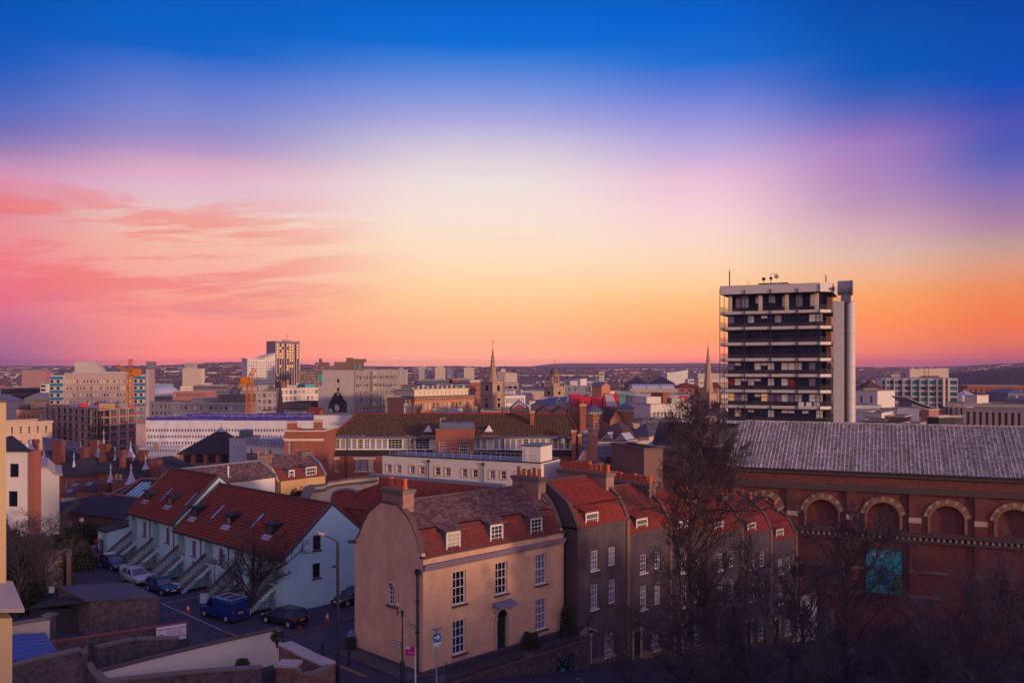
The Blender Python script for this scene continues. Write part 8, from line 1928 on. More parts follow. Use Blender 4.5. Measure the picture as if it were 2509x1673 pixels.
def globe_lamp():
 D = 59.6; X = GX(986,D); z0 = 22-(1648-HZ)*D/F; r = empty('globe_lamp',(X,D,0),0,'black globe street lamp on a thin column against the beige gable','street lamp'); h = lambda y: 22-(y-HZ)*D/F
 b = MB(); b.lathe((0,0,0),[(.16,0),(.16,h(1620)),(.05,h(1617)),(.04,h(1512)),(.09,h(1511)),(.10,h(1496)),(.05,h(1494))],10); b.build('column','dark_metal',r)
 b = MB(); b.tube((-.02,0,h(1501)),(-.30,0,h(1497)+.0),.03); b.tube((-.33,0,h(1506)),(-.33,0,h(1490)),.045); b.lathe((-.33,0,h(1492)),[(.04,0),(.12,.10),(.12,.13)],10); b.build('bracket','dark_metal',r)
 b = MB(); n = 8; b.lathe((-.33,0,h(1481)),[(.21*sin(pi*k/n)+.002,-.21*cos(pi*k/n)) for k in range(n+1)],14); b.build('globe','globe_glass',r,smooth=True)
globe_lamp()
def globe2(name, label, x, yt, yb, z0=0):
 D = (22-z0)*F/(yb-HZ); X = GX(x,D); zt = 22-(yt-HZ)*D/F; r = empty(name,(X,D,z0),0,label,'street lamp'); b = MB(); b.lathe((0,0,0),[(.1,0),(.1,1),(.05,1.1),(.04,zt-z0-.3)],8); b.build('column','dark_metal',r); b = MB(); b.lathe((0,0,zt-z0),[(.28*sin(pi*k/8)+.002,-.28*cos(pi*k/8)) for k in range(9)],12); b.build('globe','globe_glass',r,smooth=True)
globe2('globe_lamp','globe street lamp by the garden wall at the left, behind the parked cars',200,1274,1392)
globe2('globe_lamp','small orange-tinted globe lamp among the twigs in front of the pale terrace',526,1376,1470)
def oneway():
 D = 56.5; X = GX(1069.5,D); h = lambda y: 22-(y-HZ)*D/F; r = empty('one_way_sign',(X,D,0),R(26),'round blue one way sign with a white arrow on a grey pole','sign')
 b = MB(); b.tube((0,0,-2),(0,0,h(1548)),.045,n=8); b.build('pole','galvanised',r)
 R0 = .295; b = MB(); b.tube((0,-.09,h(1560)),(0,-.06,h(1560)),R0,n=24); d = b.build('disc','sign_blue',r)
 b = MB(); z = h(1560); b.poly([(-.2,-.095,z-.045),(.06,-.095,z-.045),(.06,-.095,z+.045),(-.2,-.095,z+.045)]); b.poly([(.20,-.096,z),(.07,-.096,z+.15),(.0,-.096,z+.15),(.10,-.096,z+.0)]); b.poly([(.20,-.0965,z),(.10,-.0965,z),(.0,-.0965,z-.15),(.07,-.0965,z-.15)]); b.build('arrow','sign_white',d)
 b = MB(); b.box(-.31,-.085,h(1583.5),.31,-.05,h(1571.5)); b.build('plate','ink_black',r); b = MB(); b.box(-.29,-.09,h(1582.8),.29,-.086,h(1572.2)); p = b.build('plate_face','sign_white',r)
 text('One way',.17,r,(-.25,-.094,h(1580.5)),'ink_black',maxw=.5)
 g = empty('gull',(X,D,h(1548)+.01),R(20),'grey-blue bird perched on top of the one way sign','bird')
 b = MB(); prof = [(-.30,.02,.01,.02),(-.2,.05,.06,.03),(-.05,.08,.09,.0),(.1,.085,.08,.01),(.2,.05,.05,.05),(.27,.04,.045,.10),(.33,.035,.035,.11),(.36,.012,.012,.10)]; ids = []
 for (x,w,hh,dz) in prof: ids.append([b.vt((x,w*cos(a),.16+dz+hh*sin(a))) for a in [2*pi*k/8 for k in range(8)]])
 for A_,B_ in zip(ids,ids[1:]):
  for k in range(8): b.f.append([A_[k],A_[(k+1)%8],B_[(k+1)%8],B_[k]]); b.m.append(0)
 b.f.append(ids[0][::-1]); b.f.append(ids[-1]); b.m += [0,0]; b.tube((-.0,.03,0),(0,.03,.1),.01,n=4); b.tube((0,-.03,0),(0,-.03,.1),.01,n=4); b.build('body','slate_blue',g,smooth=True)
 b = MB(); b.lathe((.37,0,.26),[(.012,-.01),(.02,0),(.002,.02)],5); b.build('beak','buff_pot',g)
oneway()
def tolet():
 D = 60.5; X = GX(1018,D); h = lambda y: 22-(y-HZ)*D/F; r = empty('to_let_board',(X,D,0),R(-12),'bright pink TO LET board on a white post at the corner of the beige house','sign'); b = MB(); b.box(-.045,-.045,0,.045,.045,h(1585)); b.build('post','sign_white',r)
 x0 = -.70; b = MB(); b.box(x0,-.075,h(1605.5),-.02,-.05,h(1583)); b.build('board','sign_pink',r); b = MB(); b.poly([(x0,-.079,h(1583)),(x0,-.079,h(1589.5)),(x0+.13,-.079,h(1589)),(x0+.22,-.079,h(1591)),(x0+.36,-.079,h(1587)),(x0+.33,-.079,h(1583))]); b.build('board_corner','sign_white',r)
 text('TO LET',.19,r,(x0+.22,-.082,h(1599.5)),'sign_white',maxw=.44)
tolet()
def nameplate(x0, y0, x1, y1, hh, s, lab):
 C = Vector((-6.33,64,0)); v = Vector((-.70,.714,0)); n_ = Vector((-.714,-.70,0))
 def sol(px): k = (px-1254.5)/F; return (k*64+6.33)/(-.70-k*.714)
 s0, s1 = sol(x0), sol(x1); D0 = 64+.714*s0; z = 22-((y0+y1)/2-HZ)*(64+.714*(s0+s1)/2)/F; o = C+v*s0+n_*.05; r = empty('street_nameplate',(o.x,o.y,z),atan2(-v.y,-v.x),lab,'sign'); L = s0-s1
 b = MB(); b.box(0,-.02,-hh/2,L,.02,hh/2); b.build('rim','ink_black',r); b = MB(); b.box(.03,-.025,-hh/2+.03,L-.03,-.021,hh/2-.03); b.build('plate','sign_white',r)
 g = MB(); rr = random.Random(s); x = .1
 while x < L-.12: w = rr.uniform(.03,.07); g.box(x,-.03,-hh*.22,x+w*.6,-.026,hh*.22*rr.uniform(.5,1)); x += w+.02
 g.build('worn_lettering','ink_black',r)
nameplate(1000.5,1529,1019,1535,.22,5,'narrow street nameplate high on the beige gable beside the downpipe')
nameplate(962.5,1574,984,1581,.40,6,'larger street nameplate low on the beige gable left of the globe lamp column')
def cone(label, x, yb):
 p = WP(x,yb,0); r = empty('traffic_cone',(p[0],p[1],0.01),random.uniform(0,1),label,'traffic cone',None); b = MB(); b.box(-.2,-.2,0,.2,.2,.05); b.lathe((0,0,.05),[(.16,0),(.12,.24)],10,0); b.lathe((0,0,.05),[(.12,.241),(.075,.50)],10,1); b.lathe((0,0,.05),[(.075,.501),(.03,.72)],10,0); b.build('cone_body',['cone_red','sign_white'],r); r.scale = (1.05,1.05,1.05)
cone('traffic cone standing alone left of the blue van',461,1500); cone('traffic cone against the foot of the pale blue gable',789,1481); cone('traffic cone near the red kerb right of the black hatchback',802,1521); cone('traffic cone just behind the black hatchback number plate',734,1536)
def bollard(label, x, yb):
 p = WP(x,yb,0); r = empty('bollard',(p[0],p[1],0),0,label,'bollard'); b = MB(); b.lathe((0,0,-.1),[(.12,0),(.12,.35),(.08,.4),(.075,.95),(.1,1.0),(.1,1.08),(.03,1.14)],10); b.build('post','dark_metal',r)
bollard('dark bollard left of the tall lamp post',790,1604); bollard('dark bollard right of the tall lamp post',855,1628)
def bins():
 p = WP(861,1592,0); r = empty('rubbish_pile',(p[0]+.0,p[1],0),R(-10),'bin with purple bags stacked on top against the beige gable','bin'); b = MB(); b.prism([(-.35,-.35,0),(.35,-.35,0),(.42,-.4,1.0),(-.42,-.4,1.0)],(0,.75,0)); b.build('bin','dark_metal',r)
 for k,(x,y,z) in enumerate(((-.15,0,1.0),(.2,.1,1.02),(0,-.05,1.22))): b = MB(); b.lathe((x,y,z),[(.05,0),(.25,.08),(.24,.22),(.06,.34),(.08,.38)],8); b.build('rubbish_bag','tarp_purple',r,smooth=True)
bins()
def small_sign(label, x0, x1, yt, yb, ybase, mat, z0=0):
 D = (22-z0)*F/(ybase-HZ); h = lambda y: 22-(y-HZ)*D/F; r = empty('small_sign',(GX(x0,D),D,z0),0,label,'sign'); w = (x1-x0)*D/F; b = MB(); b.box(w/2-.03,0,0,w/2+.03,.06,h(yb)-z0); b.build('post','dark_metal',r); b = MB(); b.box(0,-.03,h(yb)-z0,w,.0,h(yt)-z0); b.build('plate',mat,r)
small_sign('small white notice on a post at the end of the shed',120,133,1436,1452,1500,'sign_white'); small_sign('white notice plate in front of the dark hedge left of the terrace',243,249,1308,1318,1385,'sign_white'); small_sign('small red notice plate beside the red parked car',232,243,1322,1329,1375,'red_paint')
small_sign('narrow white marker post left of the red car',195,198,1321,1336,1380,'sign_white'); small_sign('narrow white marker post, the right one of the pair left of the red car',201,204,1321,1336,1380,'sign_white')
# ================================================================ vehicles
def wheel(parent, x, y, r_, w=.2):
 e = empty('wheel',(x,y,r_),0); e.parent = parent; b = MB(); s = 1 if y > 0 else -1
 b.tube((0,-w/2,0),(0,w/2,0),r_,n=16); b.build('tyre','black_paint',e); b = MB(); b.tube((0,s*(w/2+.001),0),(0,s*(w/2+.02),0),r_*.62,r_*.5,12); b.build('rim','steel',e)
def car(label, x, y, rz, paint, L=4.1, W=1.70, H=1.42, kind='hatch', group=None, bars=False, plate_front='sign_white', plate_rear='plate_yellow', z=0):
 r = empty('parked_car' if kind != 'van' else 'parked_van',(x,y,z+.01),rz,label,'car' if kind != 'van' else 'van'); h = W/2
 if kind == 'van': sec = [(-L/2,.35,1.80,.96),(-L/2+.06,.3,1.92,1),(L/2-1.75,.3,1.92,1),(L/2-1.45,.3,1.15,1),(L/2-.75,.3,1.05,.98),(L/2-.15,.32,.9,.93),(L/2,.38,.7,.86)]; zr = 1.95; cab = [(L/2-1.75,1.9),(L/2-1.05,1.1)]
 else: sec = [(-L/2,.38,.78,.86),(-L/2+.12,.28,.92,.95),(-L/2+.7,.24,.95,1),(L/2-1.5,.24,.90,1),(L/2-.7,.24,.82,.98),(L/2-.2,.27,.70,.92),(L/2,.36,.58,.82)]
 b = MB(); ids = []
 for (xx,z0,z1,f) in sec:
  w = h*f; ids.append([b.vt(p) for p in ((xx,-w*.92,z0),(xx,-w,z0+.15),(xx,-w,z1-.16),(xx,-w*.9,z1-.03),(xx,-w*.45,z1+.015),(xx,w*.45,z1+.015),(xx,w*.9,z1-.03),(xx,w,z1-.16),(xx,w,z0+.15),(xx,w*.92,z0))])
 for A_,B_ in zip(ids,ids[1:]):
  for k in range(10): b.f.append([A_[k],B_[k],B_[(k+1)%10],A_[(k+1)%10]]); b.m.append(0)
 b.f.append(ids[0]); b.f.append(ids[-1][::-1]); b.m += [0,0]; b.build('body',paint,r,smooth=False)
 if kind == 'van':
  b = MB(); x0,x1 = L/2-1.78,L/2-1.02; b.prism([(x0,-h*.99,1.9),(x0+.15,-h*.98,1.9),(x1,-h*.97,1.16),(x0,-h*.99,1.16)],(0,W*.985,0)); b.build('cab',paint,r)
  b = MB(); b.poly([(x0+.2,-h*.85,1.86),(x1+.06,-h*.9,1.16),(x1+.06,h*.9,1.16),(x0+.2,h*.85,1.86)]);
  for s in (-1,1): b.poly([(x0-.2,s*h*1.003,1.22),(x1-.15,s*h*1.003,1.22),(x0+.1,s*h*1.003,1.78),(x0-.2,s*h*1.003,1.78)])
  b.build('window','glass_dark',r)
  b = MB()
  for s in (-1,1): b.bar((-L/2+.2,s*h*.85,2.02),(L/2-1.9,s*h*.85,2.02),.06)
  for k in range(3): b.bar((-L/2+.3+k*1.1,-h*.85,2.02),(-L/2+.3+k*1.1,h*.85,2.02),.05)
  b.build('roof_rack','steel',r); b = MB(); b.box(-L/2-.01,-.01,.45,-L/2-.002,.01,1.85); b.build('door_gap','black_paint',r); b = MB(); b.bar((-L/2+.1,h*.93,1.95),(L/2-1.7,h*.93,1.95),.05); b.build('roof_rail','roof_blue',r)
 else:
  xb0,xf0 = -L/2+(.12 if kind == 'hatch' else .55), L/2-1.25; xb1,xf1 = xb0+.28, xf0-.75; zb_0,zt = .9,H-.04; wt = h*.74; wb = h*.93
  low = [(xb0,-wb,zb_0),(xf0,-wb,zb_0-.03),(xf0,wb,zb_0-.03),(xb0,wb,zb_0)]; top = [(xb1,-wt,zt),(xf1,-wt,zt),(xf1,wt,zt),(xb1,wt,zt)]
  b = MB(); ii = [b.vt(p) for p in low+top]
  for q in ((0,1,5,4),(1,2,6,5),(2,3,7,6),(3,0,4,7)): b.f.append([ii[k] for k in q]); b.m.append(0)
  b.build('window','car_glass',r)
  b = MB(); b.prism([(xb1-.04,-wt*1.02,zt),(xf1+.05,-wt*1.02,zt),(xf1+.05,wt*1.02,zt),(xb1-.04,wt*1.02,zt)],(0,0,.03)); b.prism([(xb1+.1,-wt*.8,zt+.03),(xf1-.1,-wt*.8,zt+.03),(xf1-.1,wt*.8,zt+.03),(xb1+.1,wt*.8,zt+.03)],(0,0,.025))
  for k in range(4): a = Vector(low[k]); c = Vector(top[k]); b.bar(a,c+Vector((0,0,.02)),.08)
  for s in (-1,1): a = Vector(((xb0+xf0)/2,s*wb,zb_0)); c = Vector(((xb1+xf1)/2,s*wt,zt)); b.bar(a,c,.07)
  b.build('roof',paint,r)
  if bars:
   b = MB()
   for k in range(5): b.bar((xb1+.1+k*.22,-wt*.9,zt+.12),(xb1+.1+k*.22,wt*.9,zt+.12),.05)
   b.build('roof_bars','sign_white',r)
 wr = .31 if kind != 'van' else .34
 for sx in (-1,1):
  for s in (-1,1): wheel(r, sx*(L/2-.78), s*(h-.09), wr)
 zf, zr_ = (.62,.78) if kind != 'van' else (.78,.95)
 for s in (-1,1):
  b = MB(); b.lathe((0,0,0),[(.02,-.08),(.12,-.06),(.12,.06),(.02,.08)],8); o = b.build('headlight','sign_white',r); o.location = (L/2-.12,s*h*.68,zf);
  b = MB(); b.box(-L/2-.015,s*h*.78-.09,zr_-.12,-L/2+.10,s*h*.78+.09,zr_+.12); b.build('tail_light','tail_red',r)
  b = MB(); b.box(L/2-1.5,s*(h+.02)-.06,zf+.32,L/2-1.38,s*(h+.02)+.09*s,zf+.45); b.build('wing_mirror',paint,r)
 b = MB(); b.box(L/2-.03,-.26,.40,L/2+.012,.26,.52); b.build('front_plate',plate_front,r); b = MB(); b.box(-L/2-.02,-.26,zr_-.16,-L/2+.0,.26,zr_-.04); b.build('rear_plate',plate_rear,r)
 b = MB(); b.box(L/2-.06,-h*.8,.24,L/2+.02,h*.8,.38); b.build('bumper','black_paint' if kind != 'van' else 'dark_metal',r); b = MB(); b.box(-L/2-.02,-h*.82,.24,-L/2+.06,h*.82,.40); b.build('bumper','black_paint' if kind != 'van' else 'dark_metal',r); return r
mk('car_red',(.35,.02,.06),rough=.25,var=.1); mk('car_blue',(.02,.04,.16),rough=.22,var=.1,spec=.6); mk('car_silver',(.42,.44,.52),rough=.25,var=.1,spec=.6); mk('car_navy',(.015,.04,.12),rough=.2,spec=.6,var=.1); mk('car_black',(.018,.015,.028),rough=.2,spec=.6,var=.1); mk('van_blue',(.012,.03,.17),rough=.35,var=.1); mk('roof_blue',(.05,.25,.6),rough=.3); mk('tail_red',(.5,.02,.02),rough=.3); mk('plate_yellow',(.75,.38,.04),rough=.5); mk('car_glass',(.03,.05,.12),rough=.06,spec=.9,var=.05)
hd = atan2(-.69,.72); hu = hd+pi
def cp(x, y): p = WP(x,y,0); return p[0], p[1]
car('pinkish red car at the far end of the parked row',*cp(239,1370),hd,'car_red'); car('dark blue car with white roof bars, second in the parked row',*cp(279,1392),hd,'car_blue',bars=True,L=4.2)
car('silver hatchback, third in the parked row by the terrace stairs',*cp(335,1426),hd,'car_silver'); car('dark navy rounded car, nearest of the parked row',*cp(398,1450),hd+.08,'car_navy',H=1.38)
car('blue panel van with a roof rack parked under the bare tree',*cp(549,1513),hu+.12,'van_blue',L=4.7,W=1.9,H=2.0,kind='van'); car('black hatchback with a yellow number plate parked below the gable',*cp(697,1527),hu+.18,'car_black',L=4.3,W=1.76,H=1.5)
car('dark car half hidden behind the corner of the beige house',*cp(866,1476),hu+pi/2,'car_black')
# a person walking at the bottom edge
def person():
 D = 71; x = GX(1421,D); z = ground(x,D)
 D = 24.5*F/(1690-HZ); x = GX(1421,D); z = 22-(1658-HZ)*D/F-1.62; r = empty('person',(x,D,z),R(-60),'person in a dark coat walking on the pavement at the bottom edge','person')
 V = [(0,0,.95),(0,0,1.2),(0,0,1.42),(0,0,1.52),(0,.0,1.62),(0,0,1.70), (.17,0,1.40),(.24,.05,1.12),(.22,.16,.9),(.21,.22,.8),(-.17,0,1.40),(-.24,-.05,1.12),(-.22,.02,.88),(-.21,.06,.79),(.09,0,.9),(.10,.12,.5),(.10,.05,.08),(.10,.2,.03),(-.09,0,.9),(-.10,-.12,.5),(-.10,-.3,.12),(-.10,-.2,.04)]
 E = [(0,1),(1,2),(2,3),(3,4),(4,5),(2,6),(6,7),(7,8),(8,9),(2,10),(10,11),(11,12),(12,13),(0,14),(14,15),(15,16),(16,17),(0,18),(18,19),(19,20),(20,21)]
 Rr = [.16,.15,.15,.06,.10,.07,.075,.055,.04,.03,.075,.055,.04,.03,.09,.065,.045,.035,.09,.065,.045,.035]
 me = bpy.data.meshes.new('body'); me.from_pydata(V,E,[]); o = bpy.data.objects.new('body',me); COL.objects.link(o); o.parent = r; m = o.modifiers.new('skin','SKIN'); m.use_smooth_shade = True
 for i, s in enumerate(me.skin_vertices[0].data): s.radius = (Rr[i],Rr[i])
 me.skin_vertices[0].data[0].use_root = True
 o.modifiers.new('sub','SUBSURF').levels = 1; me.materials.append(M['skin'])
 b = MB(); b.lathe((0,0,.75),[(.24,0),(.21,.2),(.19,.4),(.23,.6),(.20,.7),(.08,.76)],12); b.build('coat','coat_dark',r,smooth=True)
 b = MB(); b.lathe((0,-.02,1.62),[(.11,0),(.12,.08),(.09,.15),(.02,.18)],10); b.build('hair','coat_dark',r,smooth=True)
 b = MB(); b.lathe((-.3,-.05,1.05),[(.05,0),(.14,.08),(.15,.3),(.05,.42)],8); b.build('rucksack','tarp_purple',r)
person()
# small blue litter/banner shapes on railings of the terrace
for (x, y, s) in ((489,1428,.5),): p = WP(x,y+14,0); r = empty('hanging_flag',(p[0],p[1],.6),0.4,'small pale blue cloth hanging on the terrace railing','cloth'); b = MB(); b.prism([(-.15,0,0),(.12,0,.05),(.1,0,.75),(0,0,1.0)],(0,.03,0)); b.build('cloth','lead_pale',r)
# ================================================================ trees
TM = {}
def tree_mesh(seed, H, rad, style, nb=60, dens=1.0, base=.12, tw=.022):
 rt = random.Random(seed); tr = MB(); cr = MB()
 def seg_path(b, p, d, L, r0, r1, n, wob, up, sides):
  pts = [p.copy()]; d = d.normalized()
  for i in range(n):
   d = (d + Vector((rt.gauss(0,wob),rt.gauss(0,wob),rt.gauss(0,wob)+up))).normalized(); p = p+d*(L/n); pts.append(p.copy())
  for i in range(n): b.tube(pts[i],pts[i+1],r0+(r1-r0)*i/n,r0+(r1-r0)*(i+1)/n,sides,cap=False)
  return pts, d
 def twigs(pts, L, r, lvl, n):
  for k in range(n):
   t = rt.uniform(.12,1)**.8; i = min(len(pts)-2,int(t*(len(pts)-1))); f = t*(len(pts)-1)-i; p = pts[i].lerp(pts[i+1],f); ax = (pts[i+1]-pts[i]).normalized()
   side = ax.orthogonal().normalized(); side.rotate(Matrix.Rotation(rt.uniform(0,2*pi),3,ax)); side.z *= .7; d = (ax*rt.uniform(.7,1.5)+side+Vector((0,0,.15))).normalized(); l = L*(1.2-t*.6)*rt.uniform(.45,1.25)
   q, _ = seg_path(cr if lvl < 2 else tr,p,d,l,r,r*.4,4 if lvl else 2,.26 if lvl else .2,.05,3)
   if lvl > 0: twigs(q,l*.55,max(tw*.42,r*.5),lvl-1,max(3,int(n*.8)))
 nt_ = int(7*dens+.5)
 if style == 'leader':
  pts, _ = seg_path(tr,Vector((0,0,-1)),Vector((0,0,1)),H+1,rad*.026+.07,.02,20,.05,.08,8)
  for k in range(nb):
   t = base+(1-base)*((k+rt.random())/nb); t = min(t,.99); i = min(len(pts)-2,int(t*(len(pts)-1))); p = pts[i].lerp(pts[i+1],t*(len(pts)-1)-i)
   prof = (.75 if t < .45 else min(1,((1-t)*2.6)**.7+.08)); a = k*2.4+rt.uniform(-.6,.6); l = rad*prof*rt.uniform(.35,1.2); r0 = .02+.009*l
   q, _ = seg_path(tr,p,Vector((cos(a),sin(a),rt.uniform(-.15,.9) if t < .5 else rt.uniform(.5,1.7))),l,r0,.012,8,.17,.06,5); twigs(q,l*.40,tw,2 if l > rad*.4 else 1,nt_)
 else:
  pts, d = seg_path(tr,Vector((0,0,-1)),Vector((0,0,1)),H*.3+1,.22,.16,5,.05,.02,8)
  for k in range(nb):
   a = 2*pi*k/nb*2.4+rt.uniform(-.6,.6); e = rt.uniform(.2,2.4); p = pts[rt.choice([3,4,5])]; l = rad*rt.uniform(.7,1.2); q, _ = seg_path(tr,p,Vector((cos(a),sin(a),e)),l*(1+.25*(e > 1.2)),.085,.02,9,.20,.04,5); twigs(q,l*.46,tw*1.1,2,nt_)
 return tr, cr
def tree(name, label, x, y, z, key, args, bark='bark', twig='twig', rz=0, s=1.0, sz=1.0, group=None):
 if key not in TM:
  tr, cr = tree_mesh(*args[:4],**args[4]); r = empty(name,(x,y,z),rz,label,'tree',group); t = tr.build('trunk',bark,r); c = cr.build('crown',twig,r); TM[key] = (t,c)
 else:
  r = empty(name,(x,y,z),rz,label,'tree',group); t, c = TM[key]
  for o, m in ((t,bark),(c,twig)): q = o.copy(); COL.objects.link(q); q.parent = r
 r.scale = (s,s,s*sz); return r
def tp(x, D): X = GX(x,D); return X, D, ground(X,D)
TA = (21,21.3,7.2,'leader',dict(nb=88,dens=1.7,base=.10)); TB = (22,14.5,5.6,'leader',dict(nb=54,dens=1.5,base=.12)); TC = (23,13,6.8,'spread',dict(nb=16,dens=1.7)); TD = (24,8.2,4.6,'spread',dict(nb=15,dens=1.6,tw=.022))
X, Y, Z = tp(1694,62); tree('bare_tree','tallest bare tree with a straight dark trunk in front of the row houses',X,Y,-1.9,'A',TA,'bark_moss','twig_red')
X, Y, Z = tp(2083,58); tree('bare_tree','slender bare tree with a straight leader in front of the teal poster',X,Y,Z,'B',TB,s=1.05)
X, Y, Z = tp(2410,52); tree('bare_tree','wide bare tree at the right edge in front of the arches',X,Y,Z,'C',TC,s=1.08,rz=1.0)
X, Y, Z = tp(1850,58); tree('bare_tree','bushy bare tree between the tallest tree and the poster',X,Y,Z-.5,'C',TC,s=.98,rz=2.2)
X, Y, Z = tp(1560,60); tree('bare_tree','low twiggy bare tree left of the tallest trunk',X,Y,Z-1,'C',TC,s=.5,rz=3.3)
X, Y, Z = tp(1965,66); tree('bare_tree','bare tree behind the bushy one, close to the white house end',X,Y,Z-1,'B',TB,s=.86,rz=.8)
X, Y, Z = tp(2265,50); tree('bare_tree','dark bare tree below and right of the teal poster',X,Y,Z-3,'B',TB,s=.80,rz=2)
X, Y, Z = tp(1762,54); tree('bare_tree','low dark bare tree right of the tallest trunk at the bottom',X,Y,Z-3,'C',TC,s=.8,rz=5)
X, Y, Z = tp(2520,58); tree('bare_tree','bare tree cut off by the right edge',X,Y,Z-2,'B',TB,s=1.0,rz=4)
X, Y, Z = tp(2150,46); tree('bare_tree','dark bare tree at the bottom in front of the blue door',X,Y,Z-3,'C',TC,s=.72,rz=1.7)
for k,(xp,D,zo,s_,lab) in enumerate(((1640,48,-3,.62,'low bare tree at the bottom left of the tallest trunk'),(1900,50,-3,.78,'low bare tree at the bottom below the white house end'),(2030,60,-2,.8,'bare tree at the foot of the teal poster tree'),(2330,44,-4,.74,'dark bare tree at the bottom below the second door'),(2455,46,-4,.72,'dark bare tree at the bottom right corner'),(2210,62,-2,.85,'bare tree right of the teal poster'),(2340,64,-1,.9,'bare tree in front of the fourth arch'),(1800,66,-2,.85,'bare tree in front of the middle row houses'),(1480,57,-4,.42,'small bare tree by the second row house door'))):
 X, Y, Z = tp(xp,D); tree('bare_tree',lab,X,Y,Z+zo,'C',TC,s=s_,rz=k*1.3)
X, Y = cp(607,1500); tree('street_tree','round-crowned bare tree in front of the pale blue terrace',X,Y,0,'D',TD,'bark','twig_red',s=1.0)
X, Y, Z = GX(40,76), 76, 1.5; tree('bare_tree','bushy bare tree in front of the white corner building at the left',X,Y,Z,'D2',(31,9.5,4.6,'spread',dict(nb=12,dens=1.4,tw=.022)),s=1.0)
X, Y, Z = GX(110,84), 84, 1; tree('bare_tree','spreading bare branches in front of the white gable wall',X,Y,Z,'D2',None,s=.85,rz=2)
# evergreen shrubs, ivy and hedges
def leafy(name, label, cx, cy, z, rx, ry, h, n, mat, seed, cat='shrub', lf=.14):
 rs = random.Random(seed); r = empty(name,(cx,cy,z),0,label,cat); b = MB()
 for k in range(n):
  a = rs.uniform(0,2*pi); v = rs.random()**.5; t = rs.random(); q = 1+.25*noise.noise(Vector((a*1.3,t*3,seed))); p = Vector((rx*v*cos(a)*q*(1-.45*t**2),ry*v*sin(a)*q*(1-.45*t**2),h*t*q))
  d = Vector((rs.gauss(0,1),rs.gauss(0,1),rs.gauss(0,1))).normalized()*lf; e = d.orthogonal().normalized()*lf*.6; b.poly([p-d,p+e,p+d,p-e],0 if rs.random() < .75 else 1)
 b.build('foliage',[mat,'leaf_green'],r); b = MB()
 for k in range(5): a = 2*pi*k/5; b.tube((0,0,-.5),(rx*.5*cos(a),ry*.5*sin(a),h*.7),.06,.02,5)
 b.build('stem','bark',r)
for k,(x,yb,rx,h,lab) in enumerate(((25,1430,2.8,5.2,'dark evergreen bush at the left edge above the rubble wall'),(70,1382,3.2,3.4,'ivy-covered hedge left of the parking road'),(118,1372,3.0,2.6,'low ivy hedge on top of the rubble wall'),(165,1385,1.6,3.4,'narrow ivy column at the end of the rubble wall'),(150,1345,3.4,2.4,'dark hedge in front of the low brick house'),(240,1342,2.0,2.6,'shrub beside the pale lean-to'),(225,1330,2.0,2.2,'dark hedge behind the far globe lamp'))):
 p = WP(x,yb,0); leafy('evergreen_bush',lab,p[0],p[1],0,rx,rx*.6,h,5200,'leaf_dark',40+k)
leafy('evergreen_bush','small dark fir bush beside the yellow house',GX(735,106),106,2.2,1.7,1.2,5.2,4200,'leaf_dark',77)
p = WP(684,1572,2.4); leafy('wall_plant','small dark plant growing on the end of the white wall',p[0]-.2,p[1]+.2,2.4,.5,.3,.7,500,'leaf_dark',78,'plant',.08)
p = WP(592,1640,2.9); leafy('wall_plant','tuft of plants on the wall top below the white wall',p[0],p[1]+.2,3.0,.5,.3,.5,400,'leaf_dark',79,'plant',.08)
X, Y = BH.location.x+.714*10.0+.70*.9, BH.location.y+.70*10-.714*.9; leafy('wall_plant','dark shrub between the railings and the beige facade',X,Y,0,.8,.5,1.2,1500,'leaf_dark',80,'plant',.09)
X, Y = BH.location.x+.714*14.6+.70*.6, BH.location.y+.70*14.6-.714*.6; leafy('wall_plant','dark climber at the right end of the beige facade',X,Y,0,.6,.4,2.2,1800,'leaf_dark',81,'plant',.09)
b = MB(); rs_ = random.Random(17)
for (x0,y0,w,l) in ((300,1475,2.2,5),(440,1500,1.4,3),(600,1600,2.4,1.2),(730,1600,1.2,4),(640,1580,.9,.9),(480,1560,3,1),(250,1430,2,8),(380,1500,.5,7),(520,1585,1.5,1.5),(690,1545,3,.8),(770,1560,2,1.4)):
 p = WP(x0,y0,0); a = rs_.uniform(0,3); c_, s_ = cos(a), sin(a); b.poly([(p[0]+c_*u-s_*v,p[1]+s_*u+c_*v,.009) for u,v in ((-w/2,-l/2),(w/2,-l/2),(w/2*.9,l/2),(-w/2,l/2*1.1))])
for (x0,y0) in ((420,1520),(560,1575),(360,1470),(760,1590)):
 p = WP(x0,y0,0); b.poly([(p[0]+.32*cos(pi*k/5),p[1]+.32*sin(pi*k/5),.014) for k in range(10)])
tag(b.build('tarmac_patch','asphalt_patch'),kind='structure')
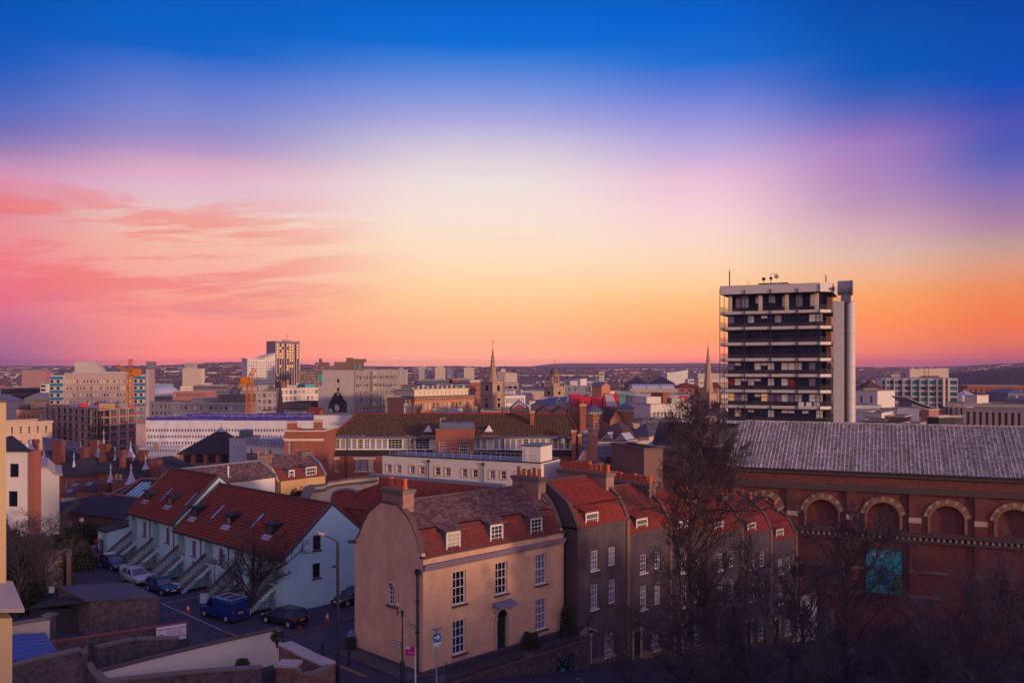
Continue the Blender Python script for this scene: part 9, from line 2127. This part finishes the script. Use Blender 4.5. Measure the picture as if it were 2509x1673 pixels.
for k,(xp,D,h_) in enumerate(((18,80,7.5),(48,81,5.6),(88,88.6,5.2),(128,89,4.6),(185,98,3.0))): leafy('evergreen_bush',['tall evergreen against the cream house strip at the left','dense evergreen in front of the lower dark window','evergreen mound left of the rubble wall','evergreen hedge in front of the white gable','low evergreen hedge behind the two white marker posts'][k],GX(xp,D),D,0,2.2,1.6,h_,6000,'leaf_dark',140+k)
# sloping park ground in front of the row and a pale path
b = MB()
pa = [(8,52),(14,60),(22,66),(32,70),(46,72)]
for p, q in zip(pa, pa[1:]):
 d = Vector((q[0]-p[0],q[1]-p[1])).normalized(); n_ = Vector((-d.y,d.x))*1.1
 c = [(p[0]-n_.x,p[1]-n_.y),(q[0]-n_.x,q[1]-n_.y),(q[0]+n_.x,q[1]+n_.y),(p[0]+n_.x,p[1]+n_.y)]; b.poly([(x,y,ground(x,y)+.05) for x,y in c])
tag(b.build('path','paving'),kind='structure')
# ================================================================ unseen blocks added behind the camera to keep the street in shade
for i in range(9):
 x = -70+i*46; b = MB(); b.box(0,0,-2,44,14,[30,31.5,30.5,32,31,30,32,31,30.5][i]); r = empty('sun_blocker',(x,-78,-4 if x > 50 else -13),0,'large unseen block added behind the viewpoint to keep out the sun','building','added sun blockers behind the viewpoint'); b.build('wall','stone_cream',r)
b = MB(); b.box(-110,-30,-2,110,-1.5,14.5); r = empty('glow_blocker',(0,0,0),0,'unseen block added under the viewpoint to cut the low sky glow','building'); b.build('wall','concrete',r)  # added below the camera to darken the lower facades and the street
finish_windows()
# ---- evening haze over the whole city
b = MB(); b.box(-9000,-420,-70,9000,9800,88); hz = b.build('haze','far_wood'); hm_ = bpy.data.materials.new('haze_air'); hm_.use_nodes = True; nt = hm_.node_tree; nt.nodes.clear()
pv = nt.nodes.new('ShaderNodeVolumePrincipled'); pv.inputs['Color'].default_value = (.60,.45,.70,1); pv.inputs['Density'].default_value = HAZE; pv.inputs['Anisotropy'].default_value = .1
mo = nt.nodes.new('ShaderNodeOutputMaterial'); nt.links.new(pv.outputs[0],mo.inputs['Volume']); hz.data.materials.clear(); hz.data.materials.append(hm_); tag(hz,kind='stuff')
